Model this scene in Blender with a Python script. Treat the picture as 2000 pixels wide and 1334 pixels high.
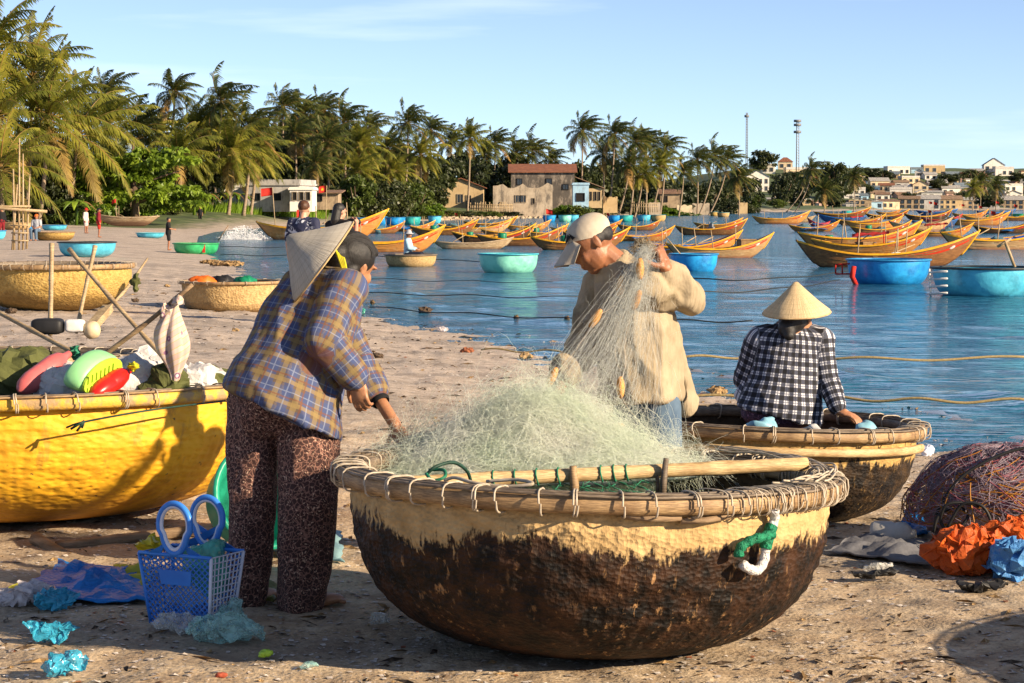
import bpy, bmesh, math, random
import numpy as np
from mathutils import Vector, Matrix, noise as mn

for _o in list(bpy.data.objects): bpy.data.objects.remove(_o)
SC = bpy.context.scene
COL = SC.collection
random.seed(11)
RS = np.random.RandomState(7)
R_ = math.radians

# ---------------------------------------------------------------- camera
FPX = 4400.0; CAMZ = 1.6; PITCH = math.atan((667 - 402) / FPX)
cam = bpy.data.cameras.new('camera')
cam.lens = FPX / 2000 * 36; cam.sensor_width = 36; cam.clip_start = 0.1; cam.clip_end = 9000
camo = bpy.data.objects.new('camera', cam); COL.objects.link(camo)
camo.location = (0, 0, CAMZ); camo.rotation_euler = (math.pi / 2 - PITCH, 0, 0)
SC.camera = camo

# ---------------------------------------------------------------- light
SUN_EL = R_(21); SUNH = Vector((0.88, -0.475, 0)).normalized()
world = bpy.data.worlds.new('World'); SC.world = world; world.use_nodes = True
wn = world.node_tree.nodes; wl = world.node_tree.links
wn.clear()
wout = wn.new('ShaderNodeOutputWorld'); wbg = wn.new('ShaderNodeBackground')
sky = wn.new('ShaderNodeTexSky'); sky.sky_type = 'NISHITA'; sky.sun_disc = False
sky.sun_elevation = SUN_EL; sky.sun_rotation = math.atan2(SUNH.x, SUNH.y)
sky.altitude = 0; sky.air_density = 0.48; sky.dust_density = 0.12; sky.ozone_density = 2.9
wbg.inputs['Strength'].default_value = 0.084
# thin streaky cirrus, everywhere in the sky
wtc = wn.new('ShaderNodeTexCoord'); wmap = wn.new('ShaderNodeMapping')
wmap.inputs['Scale'].default_value = (3.0, 3.0, 34.0); wmap.inputs['Location'].default_value = (0.35, 0.0, 0.62)
wnz = wn.new('ShaderNodeTexNoise'); wnz.inputs['Scale'].default_value = 1.15; wnz.inputs['Detail'].default_value = 6
wrp = wn.new('ShaderNodeValToRGB'); wrp.color_ramp.elements[0].position = 0.53; wrp.color_ramp.elements[1].position = 0.80
wrp.color_ramp.elements[1].color = (.55, .55, .55, 1)
wmx = wn.new('ShaderNodeMixRGB'); wmx.inputs['Color2'].default_value = (8.2, 8.6, 9.2, 1)
whs = wn.new('ShaderNodeHueSaturation'); whs.inputs['Saturation'].default_value = 0.84; whs.inputs['Value'].default_value = 1.0
wl.new(sky.outputs[0], whs.inputs['Color'])
wl.new(wtc.outputs['Generated'], wmap.inputs['Vector']); wl.new(wmap.outputs[0], wnz.inputs['Vector'])
wl.new(wnz.outputs[0], wrp.inputs[0]); wl.new(wrp.outputs[0], wmx.inputs['Fac']); wl.new(whs.outputs[0], wmx.inputs['Color1'])
wl.new(wmx.outputs[0], wbg.inputs['Color']); wl.new(wbg.outputs[0], wout.inputs['Surface'])
sun = bpy.data.lights.new('sun', 'SUN'); sun.energy = 5.0; sun.angle = R_(0.5); sun.color = (1.0, 0.80, 0.56)
suno = bpy.data.objects.new('sun', sun); COL.objects.link(suno)
sdir = Vector((SUNH.x * math.cos(SUN_EL), SUNH.y * math.cos(SUN_EL), math.sin(SUN_EL)))
suno.rotation_euler = sdir.to_track_quat('Z', 'Y').to_euler(); suno.location = (30, -20, 30)
SC.view_settings.view_transform = 'Standard'; SC.view_settings.look = 'None'
SC.view_settings.exposure = 1.1; SC.view_settings.gamma = 1.0; SC.view_settings.use_curve_mapping = False
SC.render.engine = 'CYCLES'; SC.cycles.max_bounces = 6; SC.cycles.diffuse_bounces = 3; SC.cycles.glossy_bounces = 3; SC.cycles.transmission_bounces = 3; SC.cycles.transparent_max_bounces = 8

# ---------------------------------------------------------------- geometry of the place
def ray(u, v):
    cx = (u - 1000) / FPX; cy = -(v - 667) / FPX
    return Vector((cx, math.cos(PITCH) + cy * math.sin(PITCH), -math.sin(PITCH) + cy * math.cos(PITCH)))
def G(u, v, z=0.0):
    d = ray(u, v); t = (z - CAMZ) / d.z
    return Vector((d.x * t, d.y * t, z))
def A(u, v, Y):
    d = ray(u, v); t = Y / d.y
    return Vector((d.x * t, Y, CAMZ + d.z * t))
WZ = -0.25
# waterline (x,y) from the near right round the bay to the far right
SHORE = [(60, 14.5)] + [tuple(G(u, v, WZ)[:2]) for u, v in [(2250, 905), (2000, 846), (1850, 803), (1720, 778), (1500, 742), (1340, 715), (1060, 655), (900, 626), (720, 590), (600, 548), (520, 516), (455, 494), (432, 478), (425, 462), (455, 452), (520, 446), (640, 440), (760, 434), (900, 430), (1060, 425.5), (1250, 422), (1300, 420), (1420, 416.5), (1560, 413.5), (1700, 411.5), (2000, 410.0)]] + [(900, 1030)]
SH = np.array(SHORE)
def shore_sd(P):
    P = np.asarray(P, float); a = SH[:-1]; b = SH[1:]
    best = np.full(len(P), 1e9); inside = np.zeros(len(P), bool)
    for (ax, ay), (bx, by) in zip(a, b):
        dx, dy = bx - ax, by - ay; L2 = dx * dx + dy * dy
        t = np.clip(((P[:, 0] - ax) * dx + (P[:, 1] - ay) * dy) / L2, 0, 1)
        d = np.hypot(P[:, 0] - ax - t * dx, P[:, 1] - ay - t * dy); best = np.minimum(best, d)
    # water polygon: shoreline closed far to the right
    poly = np.vstack([SH, [(4000, 1030), (4000, 14.5)]])
    x, y = P[:, 0], P[:, 1]; j = len(poly) - 1
    for i in range(len(poly)):
        xi, yi = poly[i]; xj, yj = poly[j]
        c = ((yi > y) != (yj > y)) & (x < (xj - xi) * (y - yi) / (yj - yi + 1e-12) + xi)
        inside ^= c; j = i
    return np.where(inside, -best, best)
def sstep(x, a, b):
    t = np.clip((x - a) / (b - a), 0, 1); return t * t * (3 - 2 * t)
def gz_arr(P):
    P = np.asarray(P, float); sd = shore_sd(P); x, y = P[:, 0], P[:, 1]
    land = WZ + 0.27 * sstep(sd, 0, 7) - 0.02 * sstep(sd, 0, .6)
    far = sstep(y, 168, 215)
    land += far * (1.3 * sstep(sd, 3, 14) + 1.2 * sstep(sd, 14, 80))
    land += sstep(y, 800, 950) * (20 * sstep(sd, 25, 260) * sstep(x, 60, 130))
    sea = WZ - 0.04 - 1.5 * sstep(-sd, 0, 18)
    return np.where(sd > 0, land, sea), sd
def gz(x, y): return float(gz_arr([(x, y)])[0][0])
def GG(u, v):
    z = 0.0
    for _ in range(12):
        p = G(u, v, z); z = 0.5 * z + 0.5 * max(gz(p.x, p.y), WZ)
    p = G(u, v, z); return p

# ---------------------------------------------------------------- mesh helpers
def perp(t):
    a = Vector((0, 0, 1)) if abs(t.z) < 0.9 else Vector((1, 0, 0))
    return t.cross(a).normalized()
class MB:
    def __init__(s): s.v = []; s.f = []; s.m = []; s.cm = 0
    def add(s, vs, fs):
        o = len(s.v); s.v += [tuple(v) for v in vs]; s.f += [tuple(i + o for i in f) for f in fs]; s.m += [s.cm] * len(fs); return s
    def box(s, c, d, M=None, taper=1.0):
        x, y, z = d[0] / 2, d[1] / 2, d[2] / 2; c = Vector(c)
        vs = [Vector((i * x * (taper if k > 0 else 1), j * y * (taper if k > 0 else 1), k * z)) for k in (-1, 1) for j in (-1, 1) for i in (-1, 1)]
        vs = [c + (M @ v if M else v) for v in vs]
        return s.add(vs, [(0, 2, 3, 1), (4, 5, 7, 6), (0, 1, 5, 4), (2, 6, 7, 3), (0, 4, 6, 2), (1, 3, 7, 5)])
    def tube(s, pts, r, n=6, cap=True, closed=False, flat=1.0):
        pts = [Vector(p) for p in pts]; N = len(pts)
        rr = r if isinstance(r, (list, tuple)) else [r] * N
        t0 = (pts[1] - pts[0]).normalized(); a = perp(t0); vs = []
        for i, p in enumerate(pts):
            if closed: t = (pts[(i + 1) % N] - pts[i - 1])
            else: t = pts[min(i + 1, N - 1)] - pts[max(i - 1, 0)]
            t = t.normalized() if t.length > 1e-9 else t0
            a = (a - t * a.dot(t)); a = a.normalized() if a.length > 1e-6 else perp(t); b = t.cross(a)
            for k in range(n):
                q = 2 * math.pi * k / n; vs.append(p + (a * math.cos(q) + b * math.sin(q) * flat) * rr[i])
        fs = [(i * n + k, i * n + (k + 1) % n, ((i + 1) % N) * n + (k + 1) % n, ((i + 1) % N) * n + k) for i in range(N if closed else N - 1) for k in range(n)]
        if cap and not closed: fs += [tuple(range(n - 1, -1, -1)), tuple(range((N - 1) * n, N * n))]
        return s.add(vs, fs)
    def loft(s, secs, n=16, cap=True):
        """secs: (centre, half a, half b, side vector) ; ellipses along a spine"""
        N = len(secs); vs = []
        for i, (p, ra, rb, side, *tt) in enumerate(secs):
            p = Vector(p); t = Vector(tt[0]).normalized() if tt else (Vector(secs[min(i + 1, N - 1)][0]) - Vector(secs[max(i - 1, 0)][0])).normalized()
            a = Vector(side); a = (a - t * a.dot(t)).normalized(); b = t.cross(a)
            for k in range(n):
                q = 2 * math.pi * k / n; vs.append(p + a * math.cos(q) * ra + b * math.sin(q) * rb)
        fs = [(i * n + k, i * n + (k + 1) % n, (i + 1) * n + (k + 1) % n, (i + 1) * n + k) for i in range(N - 1) for k in range(n)]
        if cap: fs += [tuple(range(n - 1, -1, -1)), tuple(range((N - 1) * n, N * n))]
        return s.add(vs, fs)
    def ell(s, c, r, M=None, nu=14, nv=9):
        c = Vector(c); r = (r, r, r) if not isinstance(r, (tuple, list)) else r; vs = []
        for j in range(nv + 1):
            ph = math.pi * j / nv
            for i in range(nu):
                th = 2 * math.pi * i / nu
                v = Vector((r[0] * math.sin(ph) * math.cos(th), r[1] * math.sin(ph) * math.sin(th), r[2] * math.cos(ph)))
                vs.append(c + (M @ v if M else v))
        fs = []
        for j in range(nv):
            for i in range(nu):
                a, b = j * nu + i, j * nu + (i + 1) % nu
                f = (a, a + nu, b + nu, b); fs.append(f)
        return s.add(vs, fs)
    def lathe(s, prof, n=32, c=(0, 0, 0), M=None):
        c = Vector(c); vs = []; N = len(prof)
        for (r, z) in prof:
            for k in range(n):
                q = 2 * math.pi * k / n; v = Vector((r * math.cos(q), r * math.sin(q), z)); vs.append(c + (M @ v if M else v))
        return s.add(vs, [(i * n + k, i * n + (k + 1) % n, (i + 1) * n + (k + 1) % n, (i + 1) * n + k) for i in range(N - 1) for k in range(n)])
    def poly(s, pts): return s.add(pts, [tuple(range(len(pts)))])
    def prism(s, pts, d):
        """outline pts extruded by vector d"""
        n = len(pts); p = [Vector(q) for q in pts]; d = Vector(d)
        return s.add(p + [q + d for q in p], [tuple(range(n - 1, -1, -1)), tuple(range(n, 2 * n))] + [(i, (i + 1) % n, n + (i + 1) % n, n + i) for i in range(n)])
    def sheet(s, grid, th=0.004):
        """grid[i][j] of Vectors -> thin closed sheet"""
        ni, nj = len(grid), len(grid[0]); top = [Vector(p) for r in grid for p in r]
        def nrm(i, j):
            a = grid[min(i + 1, ni - 1)][j] - grid[max(i - 1, 0)][j]; b = grid[i][min(j + 1, nj - 1)] - grid[i][max(j - 1, 0)]
            c = a.cross(b); return c.normalized() if c.length > 1e-9 else Vector((0, 0, 1))
        bot = [top[i * nj + j] - nrm(i, j) * th for i in range(ni) for j in range(nj)]; o = ni * nj; fs = []
        for i in range(ni - 1):
            for j in range(nj - 1):
                a = i * nj + j; fs += [(a, a + nj, a + nj + 1, a + 1), (o + a, o + a + 1, o + a + nj + 1, o + a + nj)]
        for i in range(ni - 1):
            for j in (0, nj - 1): a = i * nj + j; fs.append((a, a + nj, o + a + nj, o + a))
        for j in range(nj - 1):
            for i in (0, ni - 1): a = i * nj + j; fs.append((a, a + 1, o + a + 1, o + a))
        return s.add(top + bot, fs)
    def mesh(s, name, mats, smooth=True):
        me = bpy.data.meshes.new(name); me.from_pydata(s.v, [], s.f)
        for m in (mats if isinstance(mats, (list, tuple)) else [mats]): me.materials.append(m)
        if max(s.m, default=0) > 0: me.polygons.foreach_set('material_index', s.m)
        if smooth: me.polygons.foreach_set('use_smooth', [True] * len(s.f))
        me.update(); return me
    def build(s, name, mats, parent=None, smooth=True): return link(s.mesh(name, mats, smooth), name, parent)
def link(me, name, parent=None, loc=None, rot=None, scale=None):
    o = bpy.data.objects.new(name, me); COL.objects.link(o)
    if parent: o.parent = parent
    if loc is not None: o.location = loc
    if rot is not None: o.rotation_euler = rot
    if scale is not None: o.scale = scale if isinstance(scale, (tuple, list)) else (scale,) * 3
    return o
def tag(o, label=None, cat=None, group=None, kind=None):
    if label: o['label'] = label
    if cat: o['category'] = cat
    if group: o['group'] = group
    if kind: o['kind'] = kind
    return o
def E(name, loc, label, cat, group=None, rz=0):
    o = bpy.data.objects.new(name, None); COL.objects.link(o); o.location = loc; o.rotation_euler = (0, 0, rz); o.empty_display_size = .2
    return tag(o, label, cat, group)
def rel(o, pts): return [Vector(p) - o.location for p in pts]
def copy_tree(o, parent=None):
    c = o.copy(); COL.objects.link(c); c.parent = parent
    for ch in o.children: copy_tree(ch, c)
    return c
def cat_rom(P, n):
    P = [Vector(p) for p in P]; out = []
    Q = [P[0] * 2 - P[1]] + P + [P[-1] * 2 - P[-2]]
    for i in range(1, len(Q) - 2):
        p0, p1, p2, p3 = Q[i - 1:i + 3]
        for k in range(n):
            t = k / n; out.append(.5 * ((2 * p1) + (p2 - p0) * t + (2 * p0 - 5 * p1 + 4 * p2 - p3) * t * t + (3 * p1 - p0 - 3 * p2 + p3) * t ** 3))
    out.append(P[-1]); return out
ORD = ['zeroth', 'first', 'second', 'third', 'fourth', 'fifth', 'sixth', 'seventh', 'eighth', 'ninth', 'tenth', 'eleventh', 'twelfth', 'thirteenth', 'fourteenth', 'fifteenth', 'sixteenth', 'seventeenth', 'eighteenth', 'nineteenth', 'twentieth']
TENS = {20: 'twenty', 30: 'thirty', 40: 'forty', 50: 'fifty', 60: 'sixty'}
def ordw(n):
    if n <= 20: return ORD[n]
    t = n // 10 * 10; return TENS[t] + '-' + ORD[n % 10] if n % 10 else TENS[t][:-1] + 'ieth'

# ---------------------------------------------------------------- material helpers
class NT:
    def __init__(s, name):
        s.m = bpy.data.materials.new(name); s.m.use_nodes = True; s.t = s.m.node_tree; s.n = s.t.nodes; s.l = s.t.links
        s.b = s.n['Principled BSDF']; s.out = s.n['Material Output']
    def node(s, typ, **kw):
        n = s.n.new(typ)
        for k, v in kw.items(): setattr(n, k, v)
        return n
    def set(s, node, key, val):
        if hasattr(val, 'links') or isinstance(val, bpy.types.NodeSocket): s.l.new(val, node.inputs[key])
        else:
            if isinstance(val, (tuple, list)) and len(val) == 3 and node.inputs[key].type == 'RGBA': val = (*val, 1)
            node.inputs[key].default_value = val
        return node
    def coord(s, kind='Object', scale=(1, 1, 1), loc=(0, 0, 0), rot=(0, 0, 0)):
        tc = s.node('ShaderNodeTexCoord'); mp = s.node('ShaderNodeMapping')
        mp.inputs['Scale'].default_value = scale; mp.inputs['Location'].default_value = loc; mp.inputs['Rotation'].default_value = rot
        s.l.new(tc.outputs[kind], mp.inputs[0]); return mp.outputs[0]
    def attr(s, name, out='Vector'): return s.node('ShaderNodeAttribute', attribute_name=name).outputs[out]
    def noise(s, vec, scale=5, detail=4, rough=.55, out=0, dist=0):
        n = s.node('ShaderNodeTexNoise'); s.l.new(vec, n.inputs['Vector']); n.inputs['Scale'].default_value = scale
        n.inputs['Detail'].default_value = detail; n.inputs['Roughness'].default_value = rough; n.inputs['Distortion'].default_value = dist; return n.outputs[out]
    def voro(s, vec, scale=5, feature='F1', out='Distance', rnd=1):
        n = s.node('ShaderNodeTexVoronoi', feature=feature); s.l.new(vec, n.inputs['Vector']); n.inputs['Scale'].default_value = scale
        n.inputs['Randomness'].default_value = rnd; return n.outputs[out]
    def wave(s, vec, scale=5, dist=0, direction='X', detail=2):
        n = s.node('ShaderNodeTexWave', bands_direction=direction); s.l.new(vec, n.inputs['Vector']); n.inputs['Scale'].default_value = scale
        n.inputs['Distortion'].default_value = dist; n.inputs['Detail'].default_value = detail; return n.outputs['Fac']
    def ramp(s, fac, stops, interp='LINEAR'):
        r = s.node('ShaderNodeValToRGB'); cr = r.color_ramp; cr.interpolation = interp
        while len(cr.elements) < len(stops): cr.elements.new(.5)
        for e, (p, c) in zip(cr.elements, stops):
            e.position = p; c = (c, c, c) if isinstance(c, (int, float)) else c; e.color = (*c[:3], 1)
        s.l.new(fac, r.inputs[0]); return r.outputs[0]
    def mix(s, fac, a, b, mode='MIX'):
        m = s.node('ShaderNodeMixRGB', blend_type=mode); s.set(m, 'Fac', fac); s.set(m, 'Color1', a); s.set(m, 'Color2', b); return m.outputs[0]
    def math(s, op, a, b=0.0, c=0.0):
        m = s.node('ShaderNodeMath', operation=op)
        for i, x in enumerate((a, b, c)):
            if isinstance(x, bpy.types.NodeSocket): s.l.new(x, m.inputs[i])
            else: m.inputs[i].default_value = x
        return m.outputs[0]
    def sep(s, vec):
        n = s.node('ShaderNodeSeparateXYZ'); s.l.new(vec, n.inputs[0]); return n.outputs
    def bump(s, h, strength=.3, dist=.01, normal=None):
        b = s.node('ShaderNodeBump'); b.inputs['Strength'].default_value = strength; b.inputs['Distance'].default_value = dist
        s.l.new(h, b.inputs['Height'])
        if normal: s.l.new(normal, b.inputs['Normal'])
        return b.outputs[0]
    def rnd(s): return s.node('ShaderNodeObjectInfo').outputs['Random']
    def fin(s, color=None, rough=None, normal=None, **kw):
        if color is not None: s.set(s.b, 'Base Color', color)
        if rough is not None: s.set(s.b, 'Roughness', rough)
        if normal is not None: s.l.new(normal, s.b.inputs['Normal'])
        for k, v in kw.items(): s.set(s.b, k.replace('_', ' '), v)
        return s.m
MATS = {}
def M(name, c1, c2=None, scale=6, rough=.7, bump=.0, bscale=None, vary=.0, stretch=(1, 1, 1), lo=.35, hi=.7, spec=.3, trans=0, dist=.01, grime=None):
    """two-tone noisy material"""
    if name in MATS: return MATS[name]
    t = NT(name); v = t.coord('Object', stretch); c2 = c2 or tuple(x * .62 for x in c1)
    nz = t.noise(v, scale, 4, .62); col = t.ramp(nz, [(lo, c2), (hi, c1)])
    if grime:
        g = t.noise(v, scale * .35, 5, .7); col = t.mix(t.ramp(g, [(.52, 0), (.72, 1)]), col, grime)
    if vary:
        h = t.node('ShaderNodeHueSaturation'); r = t.rnd()
        t.set(h, 'Value', t.math('MULTIPLY_ADD', r, vary * 2, 1 - vary)); t.set(h, 'Hue', t.math('MULTIPLY_ADD', r, vary * .06, .5 - vary * .03)); t.l.new(col, h.inputs['Color']); col = h.outputs[0]
    nrm = t.bump(t.noise(v, bscale or scale * 4, 2, .6), bump, dist) if bump else None
    m = t.fin(col, rough, nrm); t.b.inputs['Specular IOR Level'].default_value = spec
    if trans:
        ts = t.node('ShaderNodeBsdfTranslucent'); mx = t.node('ShaderNodeMixShader'); mx.inputs[0].default_value = trans
        t.l.new(col, ts.inputs['Color']); t.l.new(t.b.outputs[0], mx.inputs[1]); t.l.new(ts.outputs[0], mx.inputs[2]); t.l.new(mx.outputs[0], t.out.inputs['Surface'])
    MATS[name] = m; return m
# ================================================================ SETTING: beach, water
def build_ground():
    rad = list(np.geomspace(.5, 4.6, 12)) + list(np.arange(4.7, 17, .034)) + list(17 * 1.018 ** np.arange(0, 75)) + list(65 * 1.055 ** np.arange(0, 78)) 
    fine = list(np.linspace(-.27, .27, 270)); coarse = list(np.linspace(.27, 2 * math.pi - .27, 40)[1:-1])
    ang = np.array(fine + coarse); rad = np.array(rad); na, nr = len(ang), len(rad)
    X = np.outer(rad, np.sin(ang)).ravel(); Y = np.outer(rad, np.cos(ang)).ravel()
    Z, sd = gz_arr(np.stack([X, Y], 1))
    near = (Y < 75) & (sd > -1.5) & (np.abs(X) < 22) & (Y > 2)
    idx = np.nonzero(near)[0]
    for i in idx:
        x, y = X[i], Y[i]; k = min(1, max(0, (sd[i] + .2) / 2.5)); wide = min(1.6, .55 + y / 40)
        a = mn.noise((x * 1.7, y * 1.3, 0)) * .018 + mn.noise((x * 4.6, y * 3.8, 3.1)) * .017
        b = mn.noise((x * 11, y * 10, 7.7)); c = mn.noise((x * 31, y * 31, 1.7))
        f = mn.noise((x * 2.9, y * 2.5, 11.))                       # scuffs and foot prints: pits where the noise dips
        pit = -.035 * max(0, .25 - abs(f + .18)) * (1 + b)
        Z[i] += k * wide * (a + .010 * b + .0045 * c + pit) 
    far = (Y > 165) & (sd > 4); idf = np.nonzero(far)[0]
    for i in idf:
        Z[i] += .35 * mn.noise((X[i] * .09, Y[i] * .05, 2.)) + (1.4 * mn.noise((X[i] * .012, Y[i] * .012, 5.)) if Y[i] > 600 else 0)
    me = bpy.data.meshes.new('beach'); fs = []
    for r in range(nr - 1):
        for a in range(na):
            b = (a + 1) % na; fs.append((r * na + a, r * na + b, (r + 1) * na + b, (r + 1) * na + a))
    fs.append(tuple(range(na - 1, -1, -1)))
    me.from_pydata(np.stack([X, Y, Z], 1).tolist(), [], [f[::-1] for f in fs])
    at = me.attributes.new('shore', 'FLOAT', 'POINT'); at.data.foreach_set('value', sd.astype(np.float32))
    me.polygons.foreach_set('use_smooth', [True] * len(fs)); return me
def sand_material():
    t = NT('sand'); v = t.coord('Object'); sd = t.attr('shore', 'Fac'); sp = t.sep(v)
    n1 = t.noise(v, .9, 3, .6); n2 = t.noise(v, 5.5, 4, .65); n3 = t.noise(v, 45, 2, .6)
    dry = t.ramp(n2, [(.3, (.27, .185, .11)), (.5, (.43, .32, .20)), (.72, (.56, .45, .31))])
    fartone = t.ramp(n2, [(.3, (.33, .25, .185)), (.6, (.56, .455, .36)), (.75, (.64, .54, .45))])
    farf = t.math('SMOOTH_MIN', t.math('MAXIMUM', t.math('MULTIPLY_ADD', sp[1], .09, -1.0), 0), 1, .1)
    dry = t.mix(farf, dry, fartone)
    # damp dark tongues
    damp = t.ramp(t.noise(t.coord('Object', (.55, 1.0, 1)), 1.15, 3, .6), [(.46, 0), (.60, 1)])
    dry = t.mix(t.math('MULTIPLY', damp, .45), dry, (.12, .10, .082))
    dry = t.mix(t.math('MULTIPLY', t.ramp(n3, [(.35, 1), (.5, 0)]), .5), dry, (.10, .075, .05))
    # crushed shell: pale flecks
    w = t.noise(v, 30, 0, .5, out=1); vv = t.node('ShaderNodeVectorMath', operation='MULTIPLY_ADD'); t.l.new(w, vv.inputs[0]); vv.inputs[1].default_value = (.03, .03, .03); t.l.new(v, vv.inputs[2])
    sp1 = t.ramp(t.voro(vv.outputs[0], 34), [(.10, 1), (.19, 0)]); sp2 = t.ramp(t.voro(vv.outputs[0], 13), [(.07, 1), (.14, 0)])
    patch = t.ramp(n1, [(.42, .0), (.62, 1)])
    shell = t.math('MULTIPLY', t.math('MAXIMUM', sp1, sp2), t.math('MULTIPLY_ADD', patch, .65, .35))
    dry = t.mix(shell, dry, (.66, .60, .55))
    wetf = t.ramp(t.math('MULTIPLY_ADD', n1, 2.4, t.math('SUBTRACT', sd, 1.2)), [(.0, 1), (.45, .75), (1.0, 0)])
    nearwet = t.ramp(sd, [(0, 1), (.9, 0)])
    col = t.mix(wetf, dry, t.mix(shell, (.115, .09, .075), (.4, .36, .34)))
    # far banks: earth and low green cover
    sdf = t.math('MULTIPLY_ADD', n1, 8, sd)
    green = t.math('MULTIPLY', t.ramp(t.math('MULTIPLY', sdf, .05), [(.35, 0), (.6, 1)]), t.math('GREATER_THAN', sp[1], 170))
    veg = t.ramp(t.noise(v, .5, 3, .7), [(.35, (.028, .042, .012)), (.55, (.07, .105, .022)), (.7, (.13, .13, .05))])
    col = t.mix(green, col, veg)
    rough = t.math('MULTIPLY_ADD', wetf, -.55, .92); rough = t.math('MULTIPLY_ADD', nearwet, -.22, rough)
    h = t.math('MULTIPLY_ADD', n3, .5, t.math('MULTIPLY', n2, .8))
    h = t.math('MULTIPLY', h, t.math('SUBTRACT', 1.0, nearwet))
    return t.fin(col, rough, t.bump(h, .8, .018))
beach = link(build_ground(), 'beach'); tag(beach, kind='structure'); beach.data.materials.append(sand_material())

def water_material():
    t = NT('sea_water'); v = t.coord('Object'); vs = t.coord('Object', (.6, 1.5, 1)); sp = t.sep(v)
    a = t.noise(t.coord('Object', (.75, 1.2, 1), rot=(0, 0, .25)), 1.25, 2, .55); b = t.noise(vs, 4.2, 1, .55); c = t.noise(vs, 13, 1, .5)
    fx = t.noise(t.coord('Object', (.05, .16, 1)), .5, 2, .6)
    h = t.math('MULTIPLY_ADD', a, .75, t.math('MULTIPLY', b, .42)); h = t.math('MULTIPLY_ADD', c, .12, h)
    amp = t.ramp(fx, [(.35, .45), (.65, 1.1)])
    h = t.math('MULTIPLY', h, amp)
    col = t.ramp(fx, [(.3, (.010, .075, .145)), (.7, (.022, .125, .21))])
    m = t.fin(col, .09, t.bump(h, 1.0, .46)); t.b.inputs['IOR'].default_value = 1.33
    return m
def build_water():
    # rippled sheet: radial rows, real low waves close in, flat far out
    rad = list(16 * 1.011 ** np.arange(0, 150)) + list(82.6 * 1.06 ** np.arange(1, 80)); rad = np.array(rad)
    ang = np.array(list(np.linspace(-.3, .3, 170)) + list(np.linspace(.3, 1.75, 30)[1:])); na, nr = len(ang), len(rad)
    X = np.outer(rad, np.sin(ang)).ravel(); Y = np.outer(rad, np.cos(ang)).ravel(); Z = np.zeros(len(X))
    sd = shore_sd(np.stack([X, Y], 1))
    for i in range(len(X)):
        x, y = X[i], Y[i]; r = math.hypot(x, y)
        if r < 82 and x < 30:
            Z[i] = .014 * mn.noise((x * .9, y * 2.2, 0)) + .016 * mn.noise((x * .35 + 5, y * 1.1, 4))
            s = -sd[i]
            if 0 < s < 3.5: Z[i] += .05 * math.exp(-((s - 1.1 - .5 * mn.noise((x * .8, y * .8, 1))) / .32) ** 2) * max(0, .5 + mn.noise((x * .4, y * .4, 9)) * 1.2)
    me = bpy.data.meshes.new('sea'); fs = [(r * na + a, (r + 1) * na + a, (r + 1) * na + a + 1, r * na + a + 1) for r in range(nr - 1) for a in range(na - 1)]
    me.from_pydata(np.stack([X, Y, Z + WZ], 1).tolist(), [], [f[::-1] for f in fs]); me.polygons.foreach_set('use_smooth', [True] * len(fs)); return me
sea = link(build_water(), 'sea'); tag(sea, kind='structure'); sea.data.materials.append(water_material())
# ================================================================ BASKET BOATS (round woven coracles)
PROF_DEEP = [(0, 0), (.32, 0), (.52, .03), (.72, .13), (.88, .31), (.97, .55), (1.0, .78), (.985, 1.0)]
PROF_BOWL = [(0, 0), (.45, 0), (.66, .05), (.83, .20), (.94, .45), (.985, .75), (1.0, 1.0)]
PROF_TUB = [(0, 0), (.70, 0), (.84, .04), (.92, .16), (.965, .45), (.985, .75), (1.0, 1.0)]
def prof_pts(P, Rr, H, n=6):
    return [(max(0, p.x) * Rr, p.y * H) for p in cat_rom([Vector((a, b, 0)) for a, b in P], n)]
def bamboo_mat(name, c1, c2):
    t = NT(name); v = t.coord('Object'); n = t.noise(v, 9, 5, .6); fib = t.noise(t.coord('Object', (1, 1, 14)), 26, 3, .6)
    col = t.ramp(n, [(.3, c2), (.62, c1)]); col = t.mix(t.math('MULTIPLY', t.ramp(fib, [(.42, 1), (.6, 0)]), .55), col, tuple(x * .35 for x in c2))
    return t.fin(col, .6, t.bump(fib, .5, .004))
BAM = bamboo_mat('bamboo_weathered', (.47, .31, .15), (.22, .125, .055)); BAMG = bamboo_mat('bamboo_grey', (.26, .20, .14), (.10, .07, .045)); BAMY = bamboo_mat('bamboo_pale', (.68, .50, .25), (.44, .27, .11))
CORD = M('plastic_cord', (.52, .45, .36), (.30, .25, .18), 30, .6)
WOOD = M('weathered_wood', (.32, .22, .13), (.14, .09, .05), 8, .75, .4, 40, stretch=(1, 1, 6))
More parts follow.
